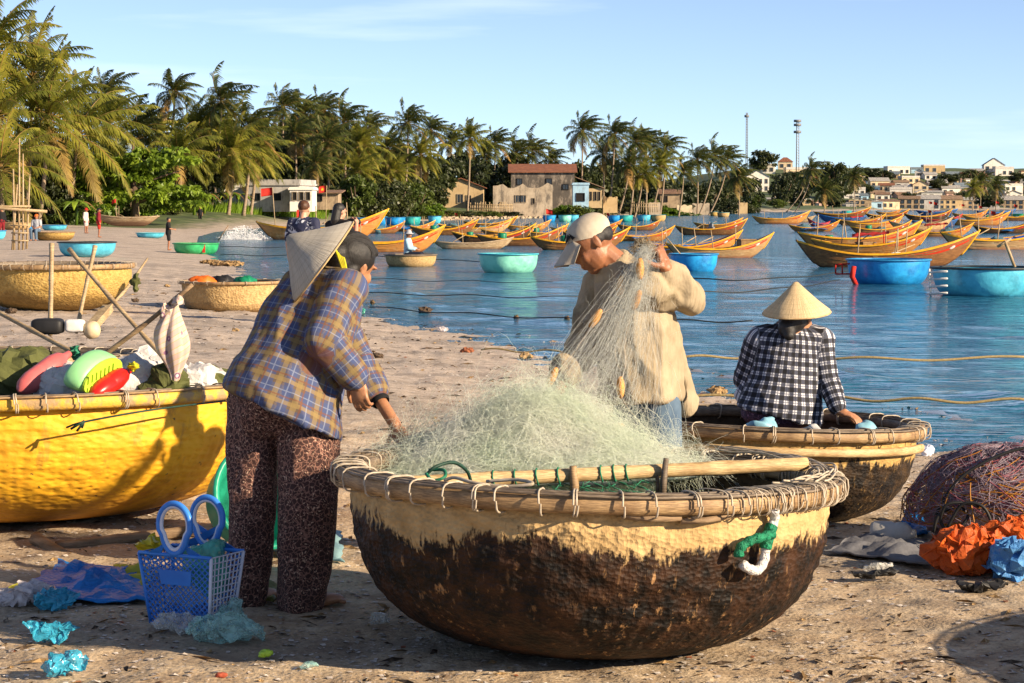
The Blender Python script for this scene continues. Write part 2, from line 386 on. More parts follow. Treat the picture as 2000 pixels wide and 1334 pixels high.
def coated_hull_mat(name, top, top2, tar, tar2, H, level, amp, weave=60, chips=None, bumpd=.012, dark_amt=1.0):
    """dried coating above, tar below; a ragged edge between"""
    t = NT(name); v = t.coord('Object'); sp = t.sep(v)
    n1 = t.noise(v, 3.2, 6, .68); n2 = t.noise(v, 16, 4, .6); n0 = t.noise(v, 1.3, 3, .5)
    topc = t.ramp(n2, [(.3, top2), (.65, top)]); topc = t.mix(t.ramp(n1, [(.55, 0), (.75, .55)]), topc, tuple(x * .5 for x in top2))
    tarc = t.ramp(t.noise(v, 11, 6, .7), [(.42, tar), (.64, tar2)])
    # slanted weave cells
    cell = t.node('ShaderNodeTexVoronoi', feature='F1'); t.l.new(t.coord('Object', (1, 1, 1.6)), cell.inputs['Vector']); cell.inputs['Scale'].default_value = weave
    streak = t.noise(t.coord('Object', (3, 3, .7), rot=(.5, .5, .3)), 13, 4, .7)
    if chips:
        ch = t.math('MULTIPLY', t.ramp(streak, [(.58, 0), (.68, 1)]), t.ramp(n1, [(.45, 0), (.6, 1)])); tarc = t.mix(ch, tarc, chips)
    h = t.math('MULTIPLY_ADD', n1, amp * 1.2, t.math('MULTIPLY_ADD', streak, amp * .8, sp[2])); h = t.math('MULTIPLY_ADD', n0, amp * 1.1, h)
    f = t.ramp(t.math('DIVIDE', h, 2.5 * H), [((level + 1.55 * amp / H - .02) / 2.5, 1), ((level + 1.55 * amp / H + .02) / 2.5, 0)])
    col = t.mix(t.math('MULTIPLY', f, dark_amt), topc, tarc)
    b = t.math('MULTIPLY_ADD', cell.outputs['Distance'], .5, t.math('MULTIPLY', n2, .6)); b = t.math('MULTIPLY_ADD', streak, .5, b); b = t.math('MULTIPLY_ADD', f, .15, b)
    return t.fin(col, t.math('MULTIPLY_ADD', f, -.22, .88), t.bump(b, .75, bumpd), Specular_IOR_Level=.22)
def weave_disp(a, z, R, p=.055, amp=.006):
    u = a * R; k = 2 * math.pi / p; s = math.sin(k * .5 * (u + z * 1.1)) * math.sin(k * .5 * (u * .9 - z * 1.3))
    return amp * (.55 * s * (.6 + mn.noise((u * 2.3, z * 3, 5))) + 1.3 * mn.noise((u * 9 + z * 6, z * 13, 0)) + .9 * mn.noise((math.cos(a) * R * 3, math.sin(a) * R * 3, z * 4)))
def ring(mb, Rr, z, ra, rb, n=160, sec=8, nodes=0, seed=0, jit=0.0, a0=0, a1=2 * math.pi):
    """bamboo hoop: oval section ra (radial) x rb (vertical), swollen nodes"""
    full = abs(a1 - a0 - 2 * math.pi) < 1e-6; N = n if full else n + 1; vs = []
    rg = random.Random(seed); nd = [rg.random() * 2 * math.pi for _ in range(nodes)]
    for i in range(N):
        a = a0 + (a1 - a0) * i / n; k = 1.0
        for q in nd:
            d = abs((a - q + math.pi) % (2 * math.pi) - math.pi) * Rr
            if d < .025: k += .13 * (1 - d / .025)
        j = jit * mn.noise((a * 3, seed, z * 7)); j2 = jit * mn.noise((a * 3, seed + 9, z * 7))
        for s in range(sec):
            q = 2 * math.pi * (s + .5) / sec; c = math.copysign(abs(math.cos(q)) ** .7, math.cos(q)); d = math.copysign(abs(math.sin(q)) ** .7, math.sin(q))
            rr = Rr + j + ra * k * c; vs.append((rr * math.cos(a), rr * math.sin(a), z + j2 + rb * k * d))
    fs = [(i * sec + s, i * sec + (s + 1) % sec, ((i + 1) % N) * sec + (s + 1) % sec, ((i + 1) % N) * sec + s) for i in range(n) for s in range(sec)]
    if not full: fs += [tuple(range(sec - 1, -1, -1)), tuple(range((N - 1) * sec, N * sec))]
    mb.add(vs, [f[::-1] for f in fs])
def coracle(name, loc, R, H, hull_m, in_m, rim_m, label, group=None, tilt=(0, 0), rz=0, prof=PROF_DEEP, nu=96, relief=0, lash=0, rim=(.022, .026), canes=0, cord=None, parent_scale=1, rim_m2=None, cat='basket boat', lashvar=3):
    root = E(name, loc, label, cat, group); root.rotation_euler = (tilt[0], tilt[1], rz)
    pp = prof_pts(prof, R, H, 10 if relief else 5)
    if relief:                                               # even out the rows
        L = [0]; 
        for a, b in zip(pp, pp[1:]): L.append(L[-1] + math.hypot(b[0] - a[0], b[1] - a[1]))
        nrow = int(L[-1] / .011); pp = [(float(np.interp(s, L, [p[0] for p in pp])), float(np.interp(s, L, [p[1] for p in pp]))) for s in np.linspace(0, L[-1], nrow)]
    mb = MB(); vs = []; N = len(pp)
    for i, (r, z) in enumerate(pp):
        for k in range(nu):
            a = 2 * math.pi * k / nu; rr = r + (relief * weave_disp(a, z, R) if relief and r > .3 * R else 0)
            rr *= 1 + .006 * math.sin(3 * a + z * 4) + .004 * math.sin(7 * a + 1)
            vs.append((rr * math.cos(a), rr * math.sin(a), z))
    mb.add(vs, [(i * nu + (k + 1) % nu, (i + 1) * nu + (k + 1) % nu, (i + 1) * nu + k, i * nu + k)[::-1] for i in range(N - 1) for k in range(nu)])
    mb.build('hull', hull_m, root)
    th = .022; mi = MB(); ip = [(max(0, r - th * (.2 if z < .05 * H else 1)), min(z + th, H)) for r, z in prof_pts(prof, R, H, 3)]
    mi.lathe(ip, min(nu, 96)); mi.f = [f[::-1] for f in mi.f]
    mi.build('lining', in_m, root)
    ra, rb = rim
    m1 = MB(); ring(m1, R + ra * .75, H - rb * .55, ra, rb, 160 if relief else 72, 8, nodes=int(2 * math.pi * R / .33), seed=int(R * 1000)); m1.build('outer_hoop', rim_m, root)
    m2 = MB(); ring(m2, R - .022 - ra * .5, H - rb * .5, ra * .8, rb * .9, 120 if relief else 64, 8, nodes=int(2 * math.pi * R / .33), seed=int(R * 777)); m2.build('inner_hoop', rim_m2 or rim_m, root)
    for c in range(canes):
        mc = MB(); ring(mc, R - .03 + (.052 + ra) * c / max(1, canes - 1), H + rb * .45 + .006 * (c % 2), .0065, .0055, 120, 5, seed=c * 5 + 1, jit=.005); mc.build('rim_cane', BAMG if c % 2 else (rim_m2 or rim_m), root)
    if lash:
        meshes = []
        for q in range(lashvar):
            ml = MB(); rg = random.Random(q + 3); w = ra * 1.9 + .012; hh = rb + .005 + (.007 if canes else 0)
            for s in range(1 + q % 2):
                o = (s - .3) * .011; wob = rg.uniform(-.012, .012)
                loop = []
                for i in range(15):
                    t = 2 * math.pi * i / 14 ; c = math.copysign(abs(math.cos(t)) ** .55, math.cos(t)); d = math.copysign(abs(math.sin(t)) ** .55, math.sin(t))
                    loop.append((w * c, o + wob * math.sin(t * .5) + .006 * i / 14, hh * d))
                ml.tube(loop, .0036, 5, cap=False)
            meshes.append(ml.mesh('lashing', cord or CORD, True))
        rg = random.Random(int(R * 99))
        for i in range(lash):
            a = 2 * math.pi * (i + rg.uniform(-.33, .33)) / lash; rr = R + ra * .75 - ra * .55
            link(meshes[i % lashvar], 'lashing', root, (rr * math.cos(a), rr * math.sin(a), H - rb * .45), (rg.uniform(-.12, .12), 0, a))
    return root
SANDY = (.52, .36, .17); SANDY2 = (.36, .235, .10)
IN_DARK = M('coracle_inside', (.10, .075, .05), (.045, .032, .02), 14, .85, .5, 50)
HULL_MAIN = coated_hull_mat('tarred_weave', SANDY, SANDY2, (.005, .0038, .003), (.045, .019, .008), .64, .74, .24, 44, chips=(.36, .20, .085), bumpd=.016)
C_MAIN = G(1148, 1180, 0); C_MAIN = Vector((.263, 8.20, .0))
main_boat = coracle('basket_boat', C_MAIN, .872, .625, HULL_MAIN, IN_DARK, BAM, 'big tarred basket boat in front, heaped with pale green fishing net', 'round basket boats', tilt=(R_(-1.0), R_(1.6)), nu=420, relief=1.5, lash=46, rim=(.028, .031), canes=5, rim_m2=BAMG)
# messy extra winding of cord over the right side of the rim
rg = random.Random(4)
def rim_pt(a, q, R=.872, H=.625, w=.06, h=.047): 
    c = math.copysign(abs(math.cos(q)) ** .6, math.cos(q)); d = math.copysign(abs(math.sin(q)) ** .6, math.sin(q)); rr = R + w * c
    return Vector((rr * math.cos(a), rr * math.sin(a), H - .012 + h * d))
for k in range(1):
    mb = MB()
    for j in range(20):
        a0 = rg.uniform(-.95, 1.15) if j % 5 else rg.uniform(-.9, -.3); pts = []; q0 = rg.uniform(0, 6); tw = rg.choice((1, -1)) * rg.uniform(.02, .10)
        for i in range(40):
            q = q0 + i * .33; pts.append(rim_pt(a0 + tw * i * .085 + .012 * math.sin(i * .7), q))
        mb.tube(pts, .0022, 4, cap=False)
    tag(mb.build('cord_winding', CORD, main_boat), kind='stuff')
for k in range(6):                                         # long strands laid along the rim top at the right
    pts = [Vector(((.872 + .035 - .014 * k + .008 * math.sin(a * 9 + k)) * math.cos(a), (.872 + .035 - .014 * k) * math.sin(a), 0.625 + .042 + .006 * math.sin(a * 17 + k * 2))) for a in np.linspace(-.5 - .05 * k, .9, 40)]
    MB().tube(pts, .004, 5).build('rim_strand', CORD, main_boat)
# thwart across the boat, its uprights and green net lacing
def L_(o, p): return o.matrix_basis.inverted() @ Vector(p)
bpy.context.view_layer.update()
t0 = L_(main_boat, A(745, 946, 7.92)); t1 = L_(main_boat, A(1575, 906, 8.34))
pts = [t0.lerp(t1, i / 24) for i in range(25)]; rr = [.026 + (.004 if i in (6, 13, 19) else 0) for i in range(25)]
MB().tube(pts, rr, 10).build('thwart', BAMY, main_boat)
for (u, v0, v1, Y, r, m) in [(1119, 910, 990, 8.07, .017, BAM), (1293, 895, 985, 8.15, .013, BAMG), (1282, 913, 985, 8.17, .008, WOOD)]:
    MB().tube([L_(main_boat, A(u, v1, Y)), L_(main_boat, A(u + 3, (v0 + v1) / 2, Y)), L_(main_boat, A(u + (8 if u > 1290 else 0), v0, Y))], [r, r, r * .75], 8).build('upright', m, main_boat)
GREENC = M('green_cord', (.02, .22, .12), (.01, .10, .05), 40, .6); DKGREEN = M('dark_green_rope', (.015, .06, .04), (.008, .03, .02), 40, .6)
for k, f in enumerate([.25, .30, .35, .40, .44, .50, .53, .56]):
    c = t0.lerp(t1, f); 
    MB().tube([c + Vector((.004 * math.sin(i), .031 * math.cos(i * .55), .031 * math.sin(i * .55))) + Vector((.012 * i / 11, 0, 0)) for i in range(12)], .0032, 5).build('green_lacing', GREENC, main_boat)
mb = MB()
for k in range(26):
    c = t0.lerp(t1, .38 + .010 * k); mb.tube([c + Vector((.03 * math.sin(j * 2.2 + k) + .01 * j, -.01, -.03 - .016 * j + .008 * math.sin(k * 3 + j))) for j in range(6)], .0018, 3)
mb.build('green_mesh', GREENC, main_boat)
MB().tube([L_(main_boat, p) for p in cat_rom([A(835, 925, 7.75), A(850, 912, 7.75), A(885, 903, 7.8), A(912, 920, 7.85), A(922, 950, 7.9)], 6)], .0065, 6).build('rope_loop', DKGREEN, main_boat)
MB().tube([L_(main_boat, p) for p in cat_rom([A(832, 925, 7.72), A(845, 938, 7.68), A(868, 932, 7.68), A(866, 918, 7.75), A(838, 918, 7.78)], 6)], .006, 6).build('rope_loop', GREENC, main_boat)
MB().tube([L_(main_boat, p) for p in cat_rom([A(868, 938, 7.60), A(890, 933, 7.58), A(930, 944, 7.52), A(990, 950, 7.48), A(1040, 945, 7.46), A(1010, 937, 7.52), A(950, 940, 7.56)], 7)], .0065, 6).build('rope_loop', CORD, main_boat)
# carrying loop of white and green wrapped rope hanging from the rim at the right front
WHITEROPE = M('white_fibre', (.72, .70, .68), (.48, .46, .45), 50, .9, 1.0, 120); GREENWRAP = M('green_wrap', (.01, .23, .11), (.005, .10, .05), 45, .7, 1.0, 90)
def on_hull(u, v, off=.03, R=.872):
    """point just outside the front of the big boat's side that lies behind picture point u, v"""
    best = None
    for k in range(400):
        a = -math.pi * .5 + (k / 400) * 1.4; z = .63
        for _ in range(3):
            w = main_boat.matrix_basis @ Vector(((R + off) * math.cos(a), (R + off) * math.sin(a), z)); d = (w - Vector((0, 0, CAMZ))); z += (A(u, v, w.y).z - w.z)
        e = abs(A(u, v, w.y).x - w.x)
        if best is None or e < best[0]: best = (e, Vector(((R + off) * math.cos(a), (R + off) * math.sin(a), z)))
    q = best[1]; k = float(np.interp(q.z, [p[1] for p in prof_pts(PROF_DEEP, 1, .625)], [p[0] for p in prof_pts(PROF_DEEP, 1, .625)]))
    return Vector((q.x, q.y, q.z))
hp = cat_rom([on_hull(*p) for p in [(1513, 995, .045), (1512, 1015), (1502, 1040), (1495, 1068), (1492, 1095), (1478, 1114), (1458, 1108), (1444, 1092), (1446, 1070), (1466, 1055, .04), (1490, 1048, .05), (1508, 1042, .05)]], 8)
n = len(hp)
MB().tube(hp[:n - 36], [.017 + .0012 * math.sin(i * 1.3) for i in range(n - 36)], 9).build('carrying_loop', WHITEROPE, main_boat)
MB().tube([p + Vector((0, -.006, 0)) for p in hp[58:]], [.017 + .002 * math.sin(i * 1.1) for i in range(len(hp[58:]))], 9).build('loop_wrapping', GREENWRAP, main_boat)
MB().tube([p + Vector((0, -.004, 0)) for p in hp[12:26]], .022, 9).build('loop_wrapping', GREENWRAP, main_boat)
for (a, b) in [((1330, 1018), (1425, 1008)), ((1215, 1008), (1330, 1012)), ((1400, 1005), (1520, 985)), ((1480, 992), (1600, 962))]:
    p, q = on_hull(*a, .02), on_hull(*b, .02)
    MB().tube([p, p.lerp(q, .5) + Vector((0, -.012, -.004)), q], [.011, .012, .010], 6).build('rim_stick', WOOD if a[0] < 1400 else IN_DARK, main_boat)

# second boat, with the seated woman on its far rim
HULL_2 = coated_hull_mat('tarred_weave_second', (.50, .33, .12), (.30, .18, .06), (.008, .006, .005), (.05, .028, .012), .50, .74, .20, 50, chips=(.30, .18, .06))
def gp(u, v): return GG(u, v)
c2 = Vector((1.345, 12.0, -.045))
boat2 = coracle('basket_boat', c2, .80, .50, HULL_2, IN_DARK, BAM, 'basket boat with tarred flanks that the woman in black check sits on', 'round basket boats', tilt=(R_(-1), R_(2.2)), nu=300, relief=1.0, lash=30, rim=(.027, .029), canes=3, rim_m2=BAMG, prof=PROF_BOWL)
bpy.context.view_layer.update()
ms = MB(); ring(ms, .825, .405, .018, .022, 60, 8, nodes=9, seed=3, a0=R_(-150), a1=R_(-18)); ms.build('rubbing_strake', BAMY, boat2)
for (u, v, du, m) in [(1490, 822, 30, 'blue'), (1690, 832, 22, 'blue'), (1590, 838, 26, 'white')]:
    mm = M('pale_bag_' + m, (.25, .5, .62) if m == 'blue' else (.6, .6, .58), None, 12, .5)
    q = L_(boat2, A(u, v + 12, 11.75)); mb = MB(); mb.ell(q, (du / 366, .07, .05), None, 26, 16); 
    mb.v = [tuple(Vector(x) + Vector((mn.noise(Vector(x) * 18), mn.noise(Vector(x) * 18 + Vector((9, 0, 0))), mn.noise(Vector(x) * 18 + Vector((0, 9, 0))))) * .03) for x in mb.v]
    b = mb.build('plastic_bag', mm); b.matrix_world = boat2.matrix_basis; tag(b, {1490: 'teal plastic bag lying in the second boat beside the seated woman', 1690: 'blue plastic bag in the second boat near its right rim', 1590: 'white plastic bag behind the front rim of the second boat'}[u], 'bag')

# yellow boat at the left
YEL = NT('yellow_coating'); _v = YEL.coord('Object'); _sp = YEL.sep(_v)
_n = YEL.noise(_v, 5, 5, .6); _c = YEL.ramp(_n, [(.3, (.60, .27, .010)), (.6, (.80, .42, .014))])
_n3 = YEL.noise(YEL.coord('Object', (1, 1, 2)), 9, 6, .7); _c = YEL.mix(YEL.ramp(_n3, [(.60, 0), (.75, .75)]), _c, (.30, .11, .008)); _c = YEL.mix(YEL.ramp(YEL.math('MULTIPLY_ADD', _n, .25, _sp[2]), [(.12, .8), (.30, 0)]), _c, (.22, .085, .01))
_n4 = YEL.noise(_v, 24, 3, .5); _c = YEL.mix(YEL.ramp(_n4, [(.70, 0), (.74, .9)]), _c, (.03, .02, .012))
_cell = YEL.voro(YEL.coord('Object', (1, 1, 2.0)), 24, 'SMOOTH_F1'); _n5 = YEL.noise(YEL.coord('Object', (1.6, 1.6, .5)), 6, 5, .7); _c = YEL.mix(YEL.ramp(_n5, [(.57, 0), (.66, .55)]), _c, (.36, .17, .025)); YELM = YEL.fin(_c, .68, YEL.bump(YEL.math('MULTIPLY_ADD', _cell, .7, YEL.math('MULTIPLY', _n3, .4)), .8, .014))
cy = Vector((-2.52, 11.75, 0.0))
RIMY = M('rim_flaking_yellow', (.62, .38, .05), (.36, .24, .12), 9, .6, .4, 60, lo=.45, hi=.55)
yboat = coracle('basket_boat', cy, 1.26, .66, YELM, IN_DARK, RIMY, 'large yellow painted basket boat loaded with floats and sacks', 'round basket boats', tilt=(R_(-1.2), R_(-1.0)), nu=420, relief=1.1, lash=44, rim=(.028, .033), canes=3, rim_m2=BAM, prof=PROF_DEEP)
bpy.context.view_layer.update()
MB().tube([L_(yboat, p) for p in cat_rom([A(130, 835, 10.47), A(160, 825, 10.44), A(250, 808, 10.5), A(330, 796, 10.62), A(440, 783, 10.9)], 6)], .005, 5).build('dark_line', DKGREEN, yboat)
for p in ((138, 838), (150, 842), (160, 836)): MB().tube([L_(yboat, A(165, 822, 10.42)), L_(yboat, A(*p, 10.42))], .006, 5).build('dark_line', DKGREEN, yboat)

# boats further up the beach
WOVEN_OCHRE = coated_hull_mat('woven_ochre', (.50, .34, .11), (.31, .19, .05), (.20, .12, .035), (.36, .22, .07), .8, .36, .20, 22, dark_amt=.8, bumpd=.03)
WOVEN_BROWN = coated_hull_mat('woven_brown', (.52, .36, .17), (.33, .21, .085), (.22, .14, .06), (.34, .22, .10), .5, .3, .15, 24, dark_amt=.7, bumpd=.03)
def on_beach(u, v, r, sink=.02):
    p = GG(u, v); p = p + Vector((0, r * .55, 0)); p.z = gz(p.x, p.y) - sink; return p
b3 = coracle('basket_boat', Vector((-3.52, 16.0, -.05)), .92, .60, WOVEN_OCHRE, IN_DARK, BAM, 'ochre basket boat with dark inside, right behind the yellow boat', 'round basket boats', tilt=(R_(-2), R_(1)), nu=160, lash=34, rim=(.03, .03), canes=2, rim_m2=BAMG)
b4 = coracle('basket_boat', on_beach(88, 607, 1.2), 1.2, .72, WOVEN_OCHRE, IN_DARK, BAM, 'wide woven ochre basket boat with lashed rim, left of the striped cloth', 'round basket boats', nu=160, lash=44, rim=(.035, .04), rim_m2=BAMG)
b5 = coracle('basket_boat', on_beach(447, 606, .86), .86, .50, WOVEN_BROWN, IN_DARK, BAM, 'brown woven basket boat holding orange and green cloth on the beach', 'round basket boats', nu=160, lash=20, rim=(.022, .026), prof=PROF_TUB)
# smaller, far and floating tubs: smooth painted or resin hulls
def tub_mat(name, c1, c2, rim=None): return M(name, c1, c2, 3, .34, .25, 8, grime=tuple(x * .55 for x in c2), spec=.5, hi=.6, dist=.03)
TUB = dict(sky=tub_mat('resin_sky_blue', (.10, .52, .70), (.06, .38, .56)), blue=tub_mat('resin_blue', (.022, .33, .72), (.012, .20, .55)), mint=tub_mat('resin_mint', (.27, .70, .55), (.17, .55, .43)), green=tub_mat('resin_green', (.05, .46, .17), (.025, .33, .11)),
           teal=tub_mat('resin_teal', (.04, .42, .38), (.02, .28, .28)), ochre=WOVEN_OCHRE, brown=WOVEN_BROWN, pink=tub_mat('resin_pink', (.62, .36, .33), (.5, .25, .25)))
RIMD = M('rim_dark', (.035, .045, .05), (.015, .02, .025), 12, .5); RIMB = M('rim_blue', (.03, .25, .48), (.015, .15, .36), 12, .4); RIMM = M('rim_teal', (.08, .42, .5), (.04, .3, .4), 12, .4); RIMG = M('rim_green', (.06, .36, .14), (.03, .24, .08), 12, .4)
def tub(u0, u1, v, Hm, col, rim_m, label, water=False, draft=.10, lash=0, prof=PROF_BOWL, cat='basket boat'):
    u = (u0 + u1) / 2
    p = G(u, v, WZ) if water else GG(u, v)
    s = FPX / p.y; r = (u1 - u0) / 2 / s; p = p + Vector((0, r * (.97 if water else .5), 0)); r = (u1 - u0) / 2 / (FPX / p.y)
    p.z = (WZ - draft) if water else gz(p.x, p.y) - .02
    p.x = (u - 1000) / FPX * p.y
    return coracle('basket_boat', p, r, Hm + (draft if water else 0), TUB[col], TUB['brown'] if col in ('ochre', 'brown') else TUB[col], rim_m, label, 'round basket boats', nu=72, lash=lash, rim=(.025, .022), prof=prof)
tub_sky = tub(115, 226, 502, .50, 'sky', RIMD, 'sky blue basket boat with black rim on the sand beyond the wide ochre boat')
tub_green = tub(339, 427, 497, .42, 'green', RIMG, 'bright green basket boat with a red tag at the water edge', True, .06)
tub(267, 321, 465, .30, 'sky', RIMM, 'small sky blue basket boat drawn up beside the beached wooden boat')
tub_mint = tub(935, 1050, 533, .52, 'mint', RIMM, 'mint green basket boat floating between the two net menders', True, .1)
tub_b1 = tub(1309, 1401, 531, .50, 'blue', RIMB, 'bright blue basket boat floating just behind the raised hand', True, .1)
tub_b2 = tub(1655, 1815, 556, .58, 'blue', RIMB, 'blue basket boat with a red frame on its left side', True, .1)
tub_b3 = tub(1822, 2030, 580, .58, 'sky', RIMD, 'big blue basket boat cut by the right picture edge, with ladder', True, .1)
tub_man = tub(752, 852, 521, .36, 'brown', BAMG, 'dark brown basket boat carrying the fisherman in light blue', True, .1)
tub(68, 146, 470, .42, 'ochre', BAM, 'upturned looking ochre basket boat that the seated villager leans on')
tub(83, 131, 450, .36, 'sky', RIMB, 'sky blue basket boat right of the seated villager')
tub(-34, 12, 468, .45, 'sky', RIMB, 'sky blue basket boat cut by the left picture edge')
tub(40, 70, 448, .36, 'blue', RIMB, 'blue basket boat left of the seated villager by the hedge')
tub(5, 62, 449, .5, 'brown', BAM, 'brown basket boat behind the bamboo scaffold')
for (u0, u1, v, c, l) in [(311, 338, 431, 'teal', 'teal tub right of the beached wooden boat'), (333, 366, 432, 'mint', 'mint tub in the middle of the row above the green boat'), (362, 385, 432, 'pink', 'pale pink tub at the right of the row above the green boat')]:
    tub(u0, u1, v, .7, c, RIMM, l)
for k, (u0_, u1_) in enumerate(((352, 476), (358, 474), (363, 477), (370, 476))):
    qn = tub_green.location; w_ = [A(u0_ + a * 3.2 - 1, 475 + 9 * b, qn.y) for a, b in (((0, 0), (0, 1)) if k in (0, 3) else ((0, 0), (1, .25), (.1, .6), (1, 1)))]; rr_ = []
    for p_ in w_:
        dx = p_.x - qn.x; R0 = .80; dyy = -math.sqrt(max(.01, R0 * R0 - dx * dx)) - .03; rr_.append(Vector((dx, dyy, p_.z - qn.z)))
    MB().tube(rr_, .012, 4).build('painted_number', M('faded_ink', (.01, .05, .12), (.006, .03, .08), 20, .7), tub_green)
far_tubs = [(690, 733, 441, 'sky'), (728, 757, 438, 'blue'), (752, 792, 440, 'blue'), (786, 822, 439, 'teal'), (836, 862, 436, 'sky'), (1060, 1086, 433, 'blue'), (1090, 1116, 433, 'mint'), (1108, 1130, 432, 'sky'), (1186, 1214, 433, 'blue'), (1206, 1236, 433, 'teal'), (1244, 1272, 432, 'sky'), (1270, 1300, 432, 'brown'), (1400, 1424, 424, 'brown'), (1386, 1402, 422, 'ochre'), (1643, 1662, 418, 'teal'), (1972, 2012, 428, 'green')]
for i, (u0, u1, v, c) in enumerate(far_tubs):
    tub(u0, u1, v, .75, c, RIMB if c in ('blue', 'sky') else RIMM, f'small {dict(sky="pale blue", blue="blue", teal="teal", mint="mint", brown="brown", ochre="ochre", green="green")[c]} tub afloat by the far shore, {ordw(i + 1)} from the left', True, .1)
# ================================================================ WOODEN FISHING BOATS
def plank_mat(name, c1, c2, low, wear):
    t = NT(name); v = t.coord('Object'); sp = t.sep(v)
    n = t.noise(t.coord('Object', (.5, 1, 3)), 5, 5, .65); col = t.ramp(n, [(.3, c2), (.65, c1)])
    w = t.noise(v, 2.3, 5, .7); col = t.mix(t.ramp(w, [(.55, 0), (.68, .8)]), col, wear)
    f = t.ramp(t.math('MULTIPLY_ADD', w, .3, sp[2]), [(.10, 1), (.34, 0)]); col = t.mix(f, col, low)
    h = t.node('ShaderNodeHueSaturation'); t.set(h, 'Value', t.math('MULTIPLY_ADD', t.rnd(), .5, .75)); t.l.new(col, h.inputs['Color'])
    return t.fin(h.outputs[0], .5, t.bump(n, .4, .02))
HB = dict(brown=plank_mat('planks_brown', (.26, .115, .035), (.12, .05, .017), (.05, .022, .010), (.36, .20, .07)), orange=plank_mat('planks_orange', (.50, .22, .05), (.30, .12, .03), (.20, .07, .03), (.55, .34, .14)),
          pale=plank_mat('planks_pale', (.56, .36, .17), (.36, .21, .09), (.34, .12, .07), (.62, .46, .28)), grey=plank_mat('planks_grey', (.42, .31, .18), (.22, .15, .08), (.16, .09, .05), (.5, .4, .27)),
          dark=plank_mat('planks_dark', (.09, .045, .018), (.04, .02, .009), (.02, .011, .007), (.20, .10, .03)), blue=plank_mat('planks_blue', (.03, .09, .25), (.015, .05, .15), (.02, .03, .08), (.10, .16, .28)), red=plank_mat('planks_red', (.42, .05, .06), (.22, .02, .06), (.30, .15, .06), (.46, .24, .12)))
YG = M('gunwale_yellow', (.82, .42, .015), (.60, .27, .010), 4, .42); RS_ = M('stripe_red', (.62, .045, .012), (.42, .03, .01), 5, .45); BLI = M('inside_blue', (.02, .09, .38), (.012, .05, .24), 3, .5); WDI = M('inside_wood', (.32, .19, .08), (.16, .09, .035), 4, .7)
GREYG = M('gunwale_grey', (.46, .36, .24), (.28, .2, .12), 5, .7); WHP = M('white_paint', (.78, .76, .72), (.6, .57, .52), 5, .5); GRB = M('barrel_green', (.01, .22, .11), (.006, .13, .06), 5, .4); BLK = M('black_rubber', (.018, .018, .02), (.01, .01, .01), 8, .55)
REDC = M('red_cloth', (.60, .03, .015), (.36, .015, .01), 8, .8); BLUC = M('blue_tarp', (.010, .20, .56), (.006, .11, .38), 6, .5, .8, 16, dist=.05); ORC = M('orange_plastic', (.72, .17, .02), (.5, .09, .01), 6, .5); STEEL = M('dull_steel', (.25, .26, .27), (.12, .12, .13), 10, .45); POLE = bamboo_mat('pole_bamboo', (.52, .39, .22), (.30, .2, .1))
def boat_curves(L, B, bow, stern, free):
    def f(t):
        w = B / 2 * max(.0, 1 - abs(2 * t - .92) ** 2.6 / (1.08 ** 2.6 if t > .46 else .92 ** 2.6)) ** .75
        s = free + stern * max(0, (.38 - t) / .38) ** 1.8 + bow * max(0, (t - .45) / .55) ** 2.0
        k = -.38 + .55 * max(0, (.22 - t) / .22) ** 2 + (bow * .55 + .35) * max(0, (t - .62) / .38) ** 2.2
        return w, s, k
    return f
